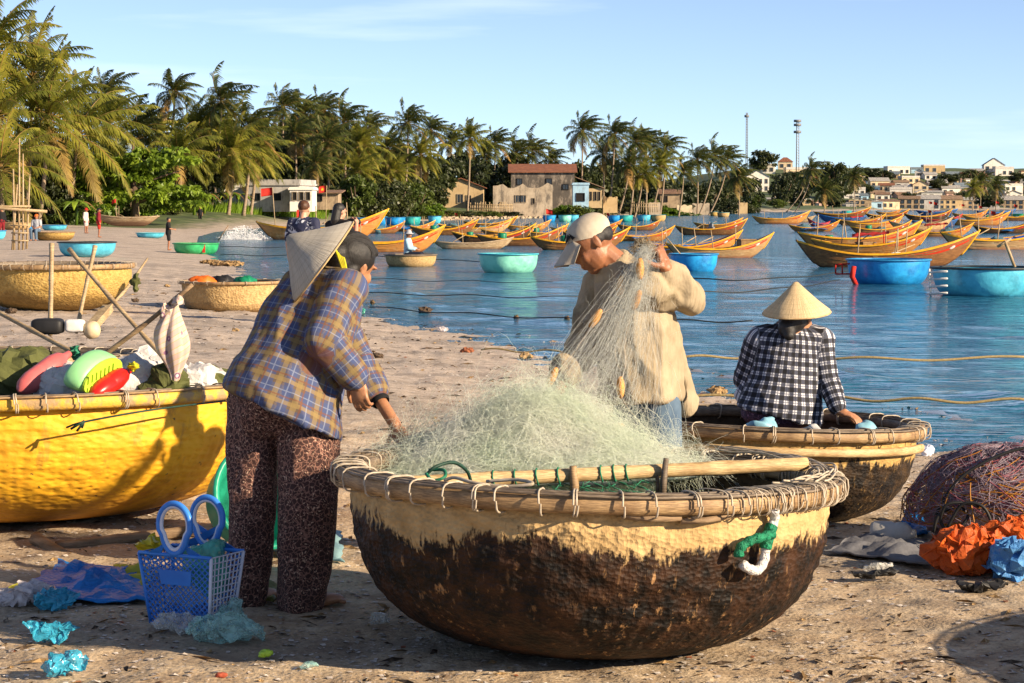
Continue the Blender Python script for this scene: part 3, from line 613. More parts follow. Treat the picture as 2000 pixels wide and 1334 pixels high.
def make_boat(L=6.5, B=1.55, bow=.95, stern=.35, free=.52, hull='brown', inside='wood', rim=YG, stripe=True, n=26, strakes=6, eye=True, seed=0):
    f = boat_curves(L, B, bow, stern, free); parts = []
    def sec(t, off=0.0):
        w, s, k = f(t); out = []
        for j in range(strakes + 1):
            h = j / strakes; y = max(.015, w * (h ** .5) - off) if h > 0 else 0.0; z = k + (s - k) * h ** 1.15; x = (t - .5) * L * (.80 + .20 * h)
            out.append((x, y, z))
        return out
    mb = MB(); rows = [i / n for i in range(n + 1)]
    for side in (1, -1):
        for j in range(strakes):                              # clinker: each strake stands a little proud at its lower edge
            vs = []
            for t in rows:
                s = sec(t); (x0, y0, z0), (x1, y1, z1) = s[j], s[j + 1]
                vs += [(x0, side * (y0 + (.014 if j else 0)), z0 - .01), (x1, side * y1, z1)]
            mb.add(vs, [((2 * i, 2 * i + 2, 2 * i + 3, 2 * i + 1) if side < 0 else (2 * i, 2 * i + 1, 2 * i + 3, 2 * i + 2)) for i in range(n)])
    parts.append(('hull', mb.mesh('hull', HB[hull])))
    mi = MB()
    for side in (1, -1):
        vs = []
        for t in rows:
            w, s, k = f(t); x = (t - .5) * L * .985; yi = max(.004, w - .06); zf = min(s - .05, max(.02, k + .22)); h = max(.02, (zf - k) / (s - k)) ** (1 / 1.15)
            xl = (t - .5) * L * (.8 + .2 * h) * .97; vs += [(x, side * yi, s - .015), (xl, side * max(.002, w * h ** .5 * .86 - .03), zf), (xl, 0, zf - .01)]
        mi.add(vs, [q if side > 0 else q[::-1] for i in range(n) for q in ((3 * i, 3 * i + 1, 3 * i + 4, 3 * i + 3), (3 * i + 1, 3 * i + 2, 3 * i + 5, 3 * i + 4))])
    parts.append(('lining', mi.mesh('lining', BLI if inside == 'blue' else WDI)))
    for side in (1, -1):
        mg = MB(); vs = []
        for t in rows:
            w, s, k = f(t); x = (t - .5) * L; y = side * (w + .012)
            vs += [(x, y + side * .028, s - .055), (x, y + side * .028, s + .03), (x, y - side * .075, s + .03), (x, y - side * .075, s - .055)]
        mg.add(vs, [(4 * i + a, 4 * i + (a + 1) % 4, 4 * i + 4 + (a + 1) % 4, 4 * i + 4 + a) for i in range(n) for a in range(4)] + [(3, 2, 1, 0), (4 * n, 4 * n + 1, 4 * n + 2, 4 * n + 3)])
        parts.append(('gunwale', mg.mesh('gunwale', rim, False)))
        if stripe:
            ms = MB(); vs = []; T = np.linspace(.60, .965, 14)
            for t in T:
                w, s, k = f(t); a = sec(t)
                def at(h):
                    y = w * h ** .5 + .012; z = k + (s - k) * h ** 1.15; return ((t - .5) * L * (.8 + .2 * h), side * y, z)
                th = .16 * min(1, (t - .58) / .2); vs += [at(.90 - th), at(.90)]
            ms.add(vs, [((2 * i, 2 * i + 1, 2 * i + 3, 2 * i + 2) if side > 0 else (2 * i, 2 * i + 2, 2 * i + 3, 2 * i + 1)) for i in range(13)]); parts.append(('stripe', ms.mesh('stripe', RS_)))
            if eye:
                t = .86; w, s, k = f(t); h = .80; me_ = MB(); c = Vector(((t - .5) * L * (.8 + .2 * h), side * (w * h ** .5 + .03), k + (s - k) * h ** 1.15))
                me_.ell(c, (.15, .012, .055), Matrix.Rotation(-.5, 3, 'Y'), 12, 6); parts.append(('painted_eye', me_.mesh('painted_eye', WHP)))
    w, s, k = f(1); st = MB(); st.tube([((.5) * L * (.8 + .2 * h) + .02, 0, k + (s - k) * h ** 1.15) for h in np.linspace(0, 1.06, 8)], .045, 6); parts.append(('stem_post', st.mesh('stem_post', rim)))
    w, s, k = f(0); st = MB(); st.tube([((-.5) * L * (.8 + .2 * h) - .01, 0, k + (s - k) * h ** 1.15) for h in np.linspace(0, 1.04, 6)], .045, 6); parts.append(('stern_post', st.mesh('stern_post', HB['dark'])))
    for t in (.22, .42, .62):
        w, s, k = f(t); tb = MB(); tb.box(((t - .5) * L, 0, s - .12), (.22, 2 * w - .06, .045)); parts.append(('thwart', tb.mesh('thwart', WDI, False)))
    return parts, f, L
BOATV = {}
def boat_parts(key):
    if key not in BOATV:
        cfg = dict(brown=dict(), brownb=dict(inside='blue', hull='brown'), orange=dict(hull='orange', inside='blue'), pale=dict(hull='pale', inside='blue'), grey=dict(hull='grey', rim=GREYG, stripe=False, bow=.45, stern=.2, free=.45),
                   dark=dict(hull='dark'), blue=dict(hull='blue', rim=BLUC, stripe=False, inside='blue', bow=.6), red=dict(hull='red', rim=RS_, stripe=False, inside='blue'), orangew=dict(hull='orange'), palew=dict(hull='pale', stripe=False, rim=GREYG, bow=.8), long=dict(L=8.2, B=1.7, bow=1.05, free=.58, stern=.62, hull='brown', inside='blue', n=34))[key]
        BOATV[key] = make_boat(**cfg)
    return BOATV[key]
LOADS = {}
def load_mesh(kind):
    if kind in LOADS: return LOADS[kind]
    mb = MB(); m = WDI
    if kind == 'barrel': mb.lathe([(0, 0), (.2, 0), (.22, .08), (.2, .25), (.22, .42), (.19, .5), (0, .5)], 14); m = GRB
    elif kind == 'engine': mb.box((0, 0, .2), (.45, .3, .4)); mb.box((.05, 0, .5), (.2, .22, .22)); mb.tube([(-.1, 0, .4), (-.1, 0, .75)], .05, 8); m = STEEL
    elif kind == 'net':
        mb.ell((0, 0, .12), (.55, .4, .3), None, 22, 12); mb.v = [tuple(Vector(x) * (1 + .28 * mn.noise(Vector(x) * 5))) for x in mb.v]; m = M('net_bundle', (.10, .20, .22), (.04, .09, .12), 20, .9, .8, 60)
    elif kind == 'tarp':
        g = [[Vector((x, y, .28 - .3 * abs(y) ** 1.5 - .1 * x * x + .06 * mn.noise((x * 4, y * 4, 0)))) for y in np.linspace(-.6, .6, 9)] for x in np.linspace(-.9, .9, 12)]; mb.sheet(g, .01); m = BLUC
    elif kind == 'redtarp':
        g = [[Vector((x, y, .75 - .25 * abs(y) ** 1.2 + .07 * mn.noise((x * 4, y * 4, 0)) + .08 * x)) for y in np.linspace(-.5, .5, 8)] for x in np.linspace(-.7, .7, 10)]; mb.sheet(g, .01); mb.tube([(-.5, 0, 0), (-.5, 0, .72)], .025, 6); mb.tube([(.5, 0, 0), (.5, 0, .8)], .025, 6); m = REDC
    elif kind == 'floats':
        mb.ell((0, 0, .15), (.3, .16, .16)); m = WHP
    elif kind == 'box': mb.box((0, 0, .2), (.6, .5, .4)); mb.box((0, 0, .42), (.66, .56, .05)); m = WDI
    elif kind == 'flag':
        mb.tube([(0, 0, 0), (.05, 0, 2.3)], .018, 6); g = [[Vector((.06 + x * .5, .08 * math.sin(x * 5), 2.25 - z * .38 - .12 * x)) for z in np.linspace(0, 1, 4)] for x in np.linspace(0, 1, 7)]; mb.cm = 1; mb.sheet(g, .006); m = [POLE, REDC]
    elif kind == 'pole': mb.tube([(0, 0, 0), (.03, .02, .8), (.02, 0, 1.55)], [.035, .03, .025], 6); m = POLE
    elif kind == 'slant': mb.tube([(-.6, 0, 0), (.0, .05, .5), (.9, .1, .95)], [.03, .03, .025], 6); m = POLE
    LOADS[kind] = mb.mesh(kind, m, kind not in ('box', 'engine')); return LOADS[kind]
LOADNAME = dict(barrel='barrel', engine='engine', net='net_bundle', tarp='tarp', redtarp='awning', floats='float', box='crate', flag='flag', pole='pole', slant='oar')
LOADTXT = dict(barrel=('green barrel', 'barrel'), engine=('grey engine', 'engine'), net=('dark teal net bundle', 'net'), tarp=('blue tarpaulin', 'tarpaulin'), redtarp=('red awning', 'awning'), floats=('white float', 'float'), box=('wooden crate', 'crate'))
BN = [0]; SEEN = {}
def place_boat(u0, u1, v, key, label, loads=(), flip=False, yaw=0, roll=0, water=True, dz=0):
    """u0..u1: ends of the boat seen from the beach, v: its waterline"""
    parts, f, L = boat_parts(key); u = (u0 + u1) / 2; p = G(u, v, WZ) if water else GG(u, v); sc = (u1 - u0) / (FPX / p.y) / (L * math.cos(yaw))
    root = E('fishing_boat', p + Vector((0, 0, dz)), label, 'fishing boat', 'wooden fishing boats in the bay'); sc_ = max(.55, min(1.5, sc)); zs = min(sc_, 1.15)
    root.rotation_euler = (roll, 0, yaw + (math.pi if flip else 0)); root.scale = (sc, sc_, zs)
    for nm, me in parts: link(me, nm, root)
    rg = random.Random(int(u * 7 + v)); short = label.split(',')[0]
    extra = [('pole', rg.uniform(.15, .75), rg.uniform(-.5, .5)) for _ in range(rg.randint(1, 3))] + ([('slant', rg.uniform(.2, .6), 0)] if rg.random() < .5 else [])
    for (k, t, y) in list(loads) + (extra if u1 - u0 > 75 else []):
        w, s, kk = f(t); x = (t - .5) * L; z = s - .38 if k not in ('pole', 'flag', 'slant') else s - .4
        if k in ('pole', 'flag', 'slant'): link(load_mesh(k), LOADNAME[k], root, (x, y * w, z), (rg.uniform(-.1, .1), rg.uniform(-.15, .15), rg.uniform(-.3, .3)))
        else:
            o = link(load_mesh(k), LOADNAME[k]); o.location = root.matrix_basis @ Vector((x, y * w, z)); o.rotation_euler = (0, 0, rg.uniform(-.6, .6)); q = rg.uniform(.8, 1.05); o.scale = (q, q, q)
            a, c = LOADTXT[k]; BN[0] += 1; side = 'stern' if t < .4 else 'bow' if t > .62 else 'middle'
            lab = f'{a} in the {side} of the {short}'; SEEN[lab] = SEEN.get(lab, 0) + 1; tag(o, lab if SEEN[lab] == 1 else f'second {lab}', c)
    return root
FB = [
 (500, 757, 468, 'orangew', 'boat behind the tourist couple, with yellow rim', [('engine', .3, 0), ('pole', .45, .3), ('net', .62, 0)], False),
 (640, 868, 492, 'orangew', 'brown boat by the cone hat brim, with red bow stripe', [('box', .2, 0), ('pole', .15, 0)], False),
 (845, 1002, 486, 'grey', 'bare grey wooden boat without stripe, behind the mint tub', [], False),
 (800, 934, 459, 'brown', 'leftmost moored cluster boat, yellow rimmed', [('barrel', .35, 0), ('pole', .5, 0), ('slant', .3, 0)], False),
 (880, 1001, 455, 'pale', 'pale hulled cluster boat, second from the left', [('pole', .3, 0), ('net', .5, 0), ('slant', .6, 0)], False),
 (882, 1045, 474, 'dark', 'dark hulled cluster boat, in the middle', [('barrel', .22, 0), ('pole', .1, 0), ('floats', .6, 0)], False),
 (930, 1100, 480, 'brown', 'brown centre cluster boat, right of the dark one', [('barrel', .3, 0), ('pole', .62, 0), ('floats', .75, 0), ('flag', .8, 0)], False),
 (985, 1076, 450, 'orangew', 'small orange cluster boat, in the back row', [('pole', .3, 0), ('net', .6, 0)], False),
 (1036, 1230, 488, 'brown', 'brown boat half hidden by the cap, with green barrel', [('barrel', .35, 0), ('pole', .5, 0), ('net', .7, 0)], False),
 (1075, 1172, 458, 'pale', 'pale boat left of the cap, in the back row', [('pole', .3, 0), ('tarp', .6, 0)], False),
 (1192, 1317, 471, 'orange', 'orange boat right of the cap, with blue inside', [('pole', .4, 0), ('tarp', .5, 0), ('slant', .7, 0)], False),
 (1318, 1458, 459, 'brown', 'lone brown boat right of the raised hand, with yellow rim', [('pole', .4, 0), ('engine', .5, 0), ('slant', .3, 0)], False),
 (1240, 1448, 497, 'orange', 'orange boat over the floating blue tub, with blue inside', [('tarp', .45, 0), ('pole', .3, 0), ('slant', .6, 0)], False),
 (1300, 1510, 503, 'pale', 'pale high bowed boat, behind the blue tub, with red stripe', [('box', .75, 0)], False),
 (1470, 1581, 437, 'orangew', 'small bare orange boat, left in the far row', [], False),
 (1500, 1592, 434, 'grey', 'small grey boat, behind the far orange boat', [], False),
 (1576, 1622, 442, 'red', 'small red and purple boat, far out in the bay', [('tarp', .5, 0)], True),
 (1598, 1692, 434, 'blue', 'blue boat, behind the red and purple boat', [('net', .4, 0)], True),
 (1650, 1764, 446, 'orangew', 'orange boat left of the pale far boat, before the town', [('pole', .2, 0), ('floats', .5, 0)], False),
 (1735, 1862, 449, 'palew', 'pale pinkish far boat, in front of the far cluster', [('net', .3, 0), ('pole', .2, 0)], False),
 (1850, 1972, 440, 'orangew', 'high bowed orange far boat, right in its row', [('pole', .45, 0), ('tarp', .5, 0)], False),
 (1558, 1800, 486, 'orange', 'farther orange boat, of the two moored behind the long dark boat', [('barrel', .25, 0), ('tarp', .6, 0), ('pole', .4, 0)], False),
 (1585, 1815, 497, 'orangew', 'nearer orange boat, of the two moored behind the long dark boat', [('redtarp', .5, 0), ('box', .45, 0), ('floats', .68, 0), ('pole', .25, 0)], False),
 (1557, 1910, 522, 'long', 'long dark boat, with red stripe and eye, behind the right blue tubs', [('pole', .33, 0), ('pole', .6, .5), ('floats', .55, 0), ('floats', .6, .2), ('tarp', .48, 0)], False),
 (1836, 2080, 487, 'pale', 'pale boat cut by the right edge, with yellow rim', [('engine', .28, 0), ('net', .45, 0), ('tarp', .62, 0), ('pole', .3, 0)], False),
 (1590, 1700, 426, 'brown', 'brown far boat, leftmost under the town', [('barrel', .4, 0)], False),
 (1690, 1775, 428, 'dark', 'second dark far boat, under the town', [('tarp', .5, 0), ('pole', .2, 0)], False),
 (1765, 1860, 430, 'dark', 'third dark far boat, under the town', [('tarp', .5, 0), ('net', .3, 0), ('flag', .6, 0), ('pole', .2, 0)], False),
 (1790, 1870, 421, 'blue', 'blue far boat with red awning, under the town', [('redtarp', .5, 0), ('flag', .3, 0)], False),
 (1858, 1930, 425, 'orange', 'orange far boat, fifth under the town', [('pole', .5, 0), ('flag', .3, 0), ('net', .6, 0)], False),
 (1905, 1985, 422, 'blue', 'blue far boat with tarpaulin, under the town', [('tarp', .5, 0), ('flag', .5, 0)], False),
 (1940, 2030, 431, 'brown', 'brown far boat, rightmost under the town', [('net', .5, 0), ('flag', .4, 0)], False),
 (1800, 1880, 436, 'red', 'red far boat, tucked between orange boats under the town', [('tarp', .5, 0)], False),
 (855, 925, 449, 'orangew', 'small orange boat peeking over the cluster, by the bank', [('net', .4, 0), ('flag', .5, 0)], False),
 (1020, 1110, 464, 'orangew', 'orange boat in the thick of the cluster, half hidden', [('barrel', .3, 0), ('tarp', .6, 0)], False),
 (940, 1060, 464, 'brown', 'brown boat deep in the cluster, under poles', [('floats', .4, 0), ('net', .6, 0)], False),
 (1130, 1215, 449, 'orangew', 'orange boat behind the cap, near the bank', [('tarp', .4, 0), ('flag', .6, 0)], False),
 (1205, 1290, 450, 'brown', 'brown boat near the bank, right of the cap', [('net', .4, 0)], False),
 (1630, 1730, 440, 'brown', 'brown boat right of the red boat', [('net', .5, 0), ('redtarp', .4, 0)], False),
 (1780, 1870, 443, 'blue', 'blue boat wedged in the far cluster', [('floats', .5, 0), ('flag', .4, 0)], False),
 (1880, 1960, 431, 'pale', 'pale boat in the far cluster, under flags', [('flag', .4, 0), ('barrel', .6, 0)], False),
 (690, 790, 456, 'brown', 'brown boat behind the tall bowed one, left of the cluster', [('net', .5, 0), ('pole', .3, 0)], False),
 (905, 1010, 446, 'brown', 'brown boat in the last row, before the ruin', [('net', .5, 0), ('floats', .3, 0)], False),
 (1100, 1205, 470, 'dark', 'dark boat nearly hidden by the cap, in the cluster', [('barrel', .5, 0)], False),
 (1355, 1450, 447, 'orangew', 'orange boat behind the lone brown one, far row', [('net', .4, 0)], False),
 (1540, 1640, 452, 'orange', 'orange boat above the long dark one, at left', [('tarp', .5, 0), ('net', .3, 0)], False),
 (1660, 1780, 458, 'brownb', 'brown boat with blue inside, above the red awning', [('net', .5, 0), ('barrel', .3, 0)], False),
 (1780, 1900, 462, 'orange', 'orange boat right of the red awning, with gear', [('redtarp', .4, 0), ('net', .6, 0)], False),
 (1900, 2020, 456, 'dark', 'dark boat by the right edge, behind the pale one', [('tarp', .5, 0), ('flag', .3, 0)], False),
 (760, 850, 452, 'orangew', 'orange boat left of the cluster, near the bank', [('net', .5, 0), ('tarp', .3, 0)], False),
 (1710, 1760, 419, 'orange', 'tiny orange boat at the foot of the town', [], False),
 (1640, 1672, 419, 'mint' if False else 'blue', 'tiny blue boat at the foot of the town', [], False),
]
for i, (u0, u1, v, key, lab, loads, fl) in enumerate(FB):
    place_boat(u0, u1, v, key, lab, loads, fl, yaw=((i * 37) % 11 - 5) * .022, roll=((i * 53) % 7 - 3) * .02)
beached = place_boat(185, 312, 446, 'grey', 'grey wooden boat drawn up on the beach, bow to the left', [('pole', .3, 0), ('box', .25, 0), ('flag', .65, 0)], True, roll=.10, water=False, dz=.42)
# ================================================================ VEGETATION
def leaf_mat(name, c1, c2, trans=.35, rough=.45, vary=.35):
    t = NT(name); v = t.coord('Object'); n = t.noise(v, 1.1, 4, .7); col = t.ramp(n, [(.36, c2), (.62, c1)])
    h = t.node('ShaderNodeHueSaturation'); t.set(h, 'Value', t.math('MULTIPLY_ADD', t.rnd(), vary * 2, 1 - vary)); t.set(h, 'Hue', t.math('MULTIPLY_ADD', t.rnd(), -.03, .515)); t.l.new(col, h.inputs['Color']); col = h.outputs[0]
    t.fin(col, rough); t.b.inputs['Specular IOR Level'].default_value = .35
    ts = t.node('ShaderNodeBsdfTranslucent'); mx = t.node('ShaderNodeMixShader'); mx.inputs[0].default_value = trans
    t.l.new(col, ts.inputs['Color']); t.l.new(t.b.outputs[0], mx.inputs[1]); t.l.new(ts.outputs[0], mx.inputs[2]); t.l.new(mx.outputs[0], t.out.inputs['Surface']); return t.m
PALM_L = leaf_mat('palm_leaf', (.26, .25, .03), (.09, .11, .017)); PALM_D = leaf_mat('palm_leaf_dark', (.11, .13, .028), (.042, .056, .013)); PALM_Y = leaf_mat('palm_leaf_dry', (.36, .25, .07), (.2, .12, .035))
TRUNK = M('palm_trunk', (.36, .28, .20), (.18, .13, .085), 3, .9, .6, 9, stretch=(1, 1, 5), dist=.04)
SHRUB_G = leaf_mat('shrub_leaf', (.11, .15, .024), (.040, .060, .012), .3); SHRUB_D = leaf_mat('shrub_leaf_dark', (.055, .068, .018), (.018, .026, .008), .2); SHRUB_B = leaf_mat('shrub_leaf_bright', (.17, .26, .022), (.06, .12, .012), .35); BARK = M('bark', (.16, .11, .07), (.07, .045, .03), 6, .9, .6, 20)
WIND = Vector((.9, .15, 0))
def frond_mesh(az, el, ln, droop, wind, seed, mats, npair=30, lw=.10, ll=.27):
    rg = random.Random(seed); mb = MB(); d = Vector((math.cos(az) * math.cos(el), math.sin(az) * math.cos(el), math.sin(el))); p = Vector((0, 0, 0)); N = 14; st = ln / N; pts = [p.copy()]; ds = [d.copy()]
    for i in range(N):
        f = (i + 1) / N; d = (d + Vector((0, 0, -1)) * droop * (.25 + f) / N * 1.9 + WIND * wind * (.3 + f) / N * 1.6).normalized(); p = p + d * st; pts.append(p.copy()); ds.append(d.copy())
    mb.tube(pts, [.045 * (1 - .85 * i / N) + .004 for i in range(N + 1)], 3, cap=False); mb.cm = 1
    for k in range(npair):
        f = .14 + .85 * k / (npair - 1); x = f * N; i = min(N - 1, int(x)); q = pts[i].lerp(pts[i + 1], x - i); t = ds[i].lerp(ds[i + 1], x - i).normalized()
        sd = t.cross(Vector((0, 0, 1))); sd = sd.normalized() if sd.length > .05 else Vector((1, 0, 0)); up = sd.cross(t)
        L = ln * ll * (math.sin(math.pi * min(1, .18 + f * .80)) ** .7) * rg.uniform(.8, 1.15)
        for s in (1, -1):
            if rg.random() < .05: continue
            a = (sd * s * .85 + t * (.45 + .5 * f) + up * rg.uniform(-.1, .25) + WIND * wind * .35).normalized(); m_ = q + a * L * .5 + Vector((0, 0, -.10 * L)); b = (a * .75 + Vector((0, 0, -.75 - .5 * droop)) + WIND * wind * .3).normalized(); e = m_ + b * L * .55
            w = t * lw * .5 * ln / 4
            mb.add([q - w, q + w, m_ + w * 1.1, m_ - w * 1.1, e], [(0, 1, 2, 3), (3, 2, 4)])
    return mb.mesh('frond', mats, True)
def palm_template(seed, nf, ln, wind, green, dry, **kw):
    rg = random.Random(seed); out = []
    for i in range(nf):
        az = i * 2.39996 + rg.uniform(-.2, .2); f = i / nf; el = R_(82) - f * R_(118) + rg.uniform(-.12, .12); isdry = f > .88 and rg.random() < dry
        out.append(frond_mesh(az, el, ln * rg.uniform(.82, 1.1) * (.8 if f < .15 else 1), .55 + .65 * f + rg.uniform(-.1, .25), wind * rg.uniform(.7, 1.3), seed * 100 + i, [PALM_Y, PALM_Y if isdry else green], **kw))
    mb = MB(); mb.lathe([(.0, .45), (.06, .4), (.12, .1), (.16, -.1), (.13, -.35), (.05, -.45)], 8)
    for k in range(7): a = k * .9; mb.ell((.22 * math.cos(a), .22 * math.sin(a), -.28 - .08 * (k % 2)), (.11, .11, .14), None, 7, 5)
    return out, mb.mesh('crown', M('coconut_green', (.16, .15, .03), (.09, .07, .02), 5, .6))
PT = [palm_template(1, 24, 4.8, .28, PALM_L, .8, lw=.085, ll=.20, npair=36), palm_template(2, 30, 3.9, .75, PALM_D, .7), palm_template(3, 28, 3.8, .95, PALM_D, .6), palm_template(4, 30, 4.0, .55, PALM_L, .9), palm_template(5, 26, 4.0, 1.2, PALM_D, .5)]
def palm(u, v, Y, tpl, sc=1.0, lean=0.0, label=''):
    top = A(u, v, Y); bx = top.x - lean; gzb = gz(bx, Y); base = Vector((bx, Y, gzb)); h = top.z - gzb
    root = E('coconut_palm', base, label, 'palm tree', 'coconut palms along the shore')
    pts = [Vector((lean * (1 - (1 - t) ** 1.7) if lean else .12 * math.sin(t * 3), 0, h * t - .1)) for t in np.linspace(0, 1, 12)]
    r0 = .17 * (.8 + .2 * sc); MB().tube(pts, [r0 * (1.45 if i == 0 else 1.0 - .42 * i / 11) for i in range(12)], 8).build('trunk', TRUNK, root)
    fr, cr = PT[tpl]; c = link(cr, 'crown', root, pts[-1], (0, 0, 0), sc); rg = random.Random(int(u * 13 + v)); j = rg.uniform(-.35, .35)
    for me in fr: link(me, 'frond', c, None, (rg.uniform(-.06, .06), rg.uniform(-.06, .06), j + rg.uniform(-.1, .1)), rg.uniform(.88, 1.1))
    return root
PALMS = [  # u, v of the crown heart, distance, template, scale, lean
 (-20, 95, 171.5, 0, 1.52, 0.0), (62, 150, 175.5, 0, 1.45, 0.65), (-10, 225, 166.2, 0, 1.52, 0.0), (92, 232, 170.2, 0, 1.58, 0.78), (150, 262, 179.6, 0, 1.39, 1.04), (0, 330, 158.1, 0, 1.32, 0.0),
 (208, 183, 215, 1, .95, .5), (341, 180, 222, 1, .9, 2.0), (432, 196, 215, 4, .95, 1.0), (213, 244, 205.2, 3, 1.23, 0), (272, 252, 222.3, 1, 1.12, 1), (308, 262, 228.0, 3, 1.12, 1), (380, 262, 216.6, 3, 1.18, 0), (428, 262, 222.3, 3, 1.29, .6), (455, 300, 210.9, 3, 1.23, .5), (490, 250, 215, 4, 1.05, .8), (500, 300, 222.3, 3, 1.12, .6), (350, 300, 205.2, 3, 1.12, 0),
 (553, 208, 285, 2, 1.15, .5), (590, 222, 290, 1, 1.15, 0), (632, 215, 300, 2, 1.1, 1), (672, 238, 285, 4, 1.15, 0), (576, 262, 275, 1, 1.0, 0), (640, 275, 270, 1, 1.05, 0), (705, 285, 280, 3, 1.1, .6), (722, 248, 305, 2, 1.0, 1), (757, 290, 300, 1, 1.1, 0), (797, 240, 310, 2, 1.15, .6), (842, 255, 365, 2, 1.05, 1), (822, 302, 300, 3, 1.1, .2), (700, 335, 270, 3, .95, 0), (770, 335, 285, 3, .9, 0), (880, 275, 378, 1, 1.05, 0), (618, 320, 262, 1, .9, 0),
 (918, 270, 330, 3, 1.0, 0.4), (968, 280, 388, 2, 1.15, 1), (1008, 298, 392, 4, 1.2, 0), (1040, 296, 394, 4, 1.25, 1), (1076, 312, 396, 4, 1.0, 1), (945, 300, 384, 1, 1.1, 0),
 (1138, 255, 372, 2, 1.25, 0.3), (1200, 262, 380, 2, 1.2, 1), (1242, 275, 385, 4, 1.2, 1), (1262, 282, 390, 2, 1.25, 0), (1300, 290, 392, 2, 1.2, 1), (1178, 300, 395, 1, 1.15, 0), (1228, 322, 370, 1, 1.15, 2), (1290, 325, 375, 3, 1.1, 2), (1335, 335, 395, 4, 1.0, 1), (1255, 340, 372, 3, 1.0, 1.5),
 (1362, 312, 430, 2, 1.2, 0), (1395, 305, 440, 4, 1.25, 3.2), (1420, 312, 445, 2, 1.2, 4), (1443, 345, 450, 1, 1.25, 0), (1585, 330, 640, 4, 1.4, 5), (1575, 345, 650, 2, 1.2, 6), (1668, 345, 720, 1, 1.5, 0), (1610, 372, 640, 1, 1.6, 0), (1915, 355, 860, 1, 1.7, 0), (1945, 362, 870, 1, 1.7, 0), (1900, 368, 850, 3, 1.5, 0)]
PALMS.sort(key=lambda a: a[0])
for i, (u, v, Y, tp, sc, ln) in enumerate(PALMS):
    kind = ('bushy olive palm' if tp == 0 else 'yellow green palm' if tp == 3 else 'dark windswept palm')
    palm(u, v, Y, tp, sc, ln, f'{kind}, crown {ordw(i + 1)} from the left along the shore')
def leafmass(seed, n_cl, per, leaf, rx, ry, rz, flat=1.0, layered=False):
    rg = random.Random(seed); mb = MB()
    for c in range(n_cl):
        while True:
            q = Vector((rg.uniform(-1, 1), rg.uniform(-1, 1), rg.uniform(-1, 1)))
            if .35 < q.length < 1: break
        if layered: q.z = round(q.z * 2.5) / 2.5 + rg.uniform(-.06, .06)
        ctr = Vector((q.x * rx, q.y * ry, rz + q.z * rz)); cr = rg.uniform(.16, .34) * rx
        for k in range(per):
            d = Vector((rg.gauss(0, 1), rg.gauss(0, 1), rg.gauss(0, .7) * flat)).normalized(); p = ctr + Vector((d.x * cr, d.y * cr, d.z * cr * (.35 if layered else .8))) * rg.uniform(.55, 1.0)
            if p.z < .02: continue
            a = (d + Vector((rg.uniform(-.8, .8), rg.uniform(-.8, .8), rg.uniform(-.7, .3)))).normalized(); b = a.cross(Vector((rg.uniform(-1, 1), rg.uniform(-1, 1), rg.uniform(-.2, 1)))).normalized(); s = leaf * rg.uniform(.6, 1.3)
            mb.add([p - a * s * .5, p + b * s * .28, p + a * s * .6 - Vector((0, 0, s * .15)), p - b * s * .28], [(0, 1, 2, 3)])
    return mb
def stems(n, h, spread, seed):
    rg = random.Random(seed); mb = MB()
    for k in range(n):
        a = rg.uniform(0, 6.28); e = Vector((math.cos(a) * spread, math.sin(a) * spread, h * rg.uniform(.7, 1.1))); mb.tube([(0, 0, -.2), e * .45 + Vector((0, 0, .1)), e], [.09, .06, .025], 5)
    return mb
SHT = [(leafmass(s, 46, 70, .30, 1.9, 1.5, 1.25).mesh('crown', m), stems(6, 1.9, 1.2, s).mesh('trunk', BARK)) for s, m in ((21, SHRUB_G), (22, SHRUB_D), (23, SHRUB_B), (24, SHRUB_D), (25, SHRUB_G))]
SHN = ['green', 'dark green', 'bright green', 'dark green', 'green']
def shrub(u, Y, tp, sx, sz, label, dz=0, cat='shrub', name='shrub', group='shrubs under the palms'):
    x = (u - 1000) / FPX * Y; root = E(name, (x, Y, gz(x, Y) - .05 + dz), label, cat, group); root.rotation_euler = (0, 0, (u * 1.7) % 6.28); root.scale = (sx, sx, sz)
    link(SHT[tp][0], 'crown', root); link(SHT[tp][1], 'trunk', root); return root
rg = random.Random(5); SL = []
def row(u0, u1, n, Yf, tps, h0, h1, w0, w1):
    for k in range(n):
        u = u0 + (u1 - u0) * (k + rg.uniform(.2, .8)) / n; SL.append((u, Yf(u) + rg.uniform(-4, 4), rg.choice(tps), rg.uniform(w0, w1), rg.uniform(h0, h1)))
def shore_y(u): return float(np.interp(u, [-200, 150, 380, 455, 560, 760, 1060, 1300, 1500, 2100], [158, 174, 200, 212, 228, 268, 355, 420, 560, 900]))
row(-30, 380, 12, lambda u: shore_y(u) + 4, (0, 1, 2, 4), .7, 1.2, .8, 1.3)
row(-60, 420, 11, lambda u: shore_y(u) + 14, (1, 3, 0), 1.7, 2.6, 1.5, 2.0)
row(380, 840, 14, lambda u: shore_y(u) + 26, (1, 3, 1, 0), .9, 1.5, 1.0, 1.6)
row(470, 1100, 20, lambda u: shore_y(u) + 55, (1, 3), 2.6, 3.6, 2.0, 2.7)
row(430, 700, 8, lambda u: shore_y(u) + 75, (1, 3), 4.0, 5.2, 2.2, 2.8)
row(1120, 1470, 13, lambda u: shore_y(u) + 45, (1, 3), 2.6, 3.9, 2.2, 3.0)
row(1120, 1480, 8, lambda u: shore_y(u) + 16, (1, 0, 3), .9, 1.5, 1.2, 1.8)
row(690, 850, 7, lambda u: shore_y(u) + 9, (1, 3, 0), 1.5, 2.1, 1.2, 1.6)
row(860, 1010, 5, lambda u: shore_y(u) + 2, (0, 1), .28, .4, .9, 1.2)
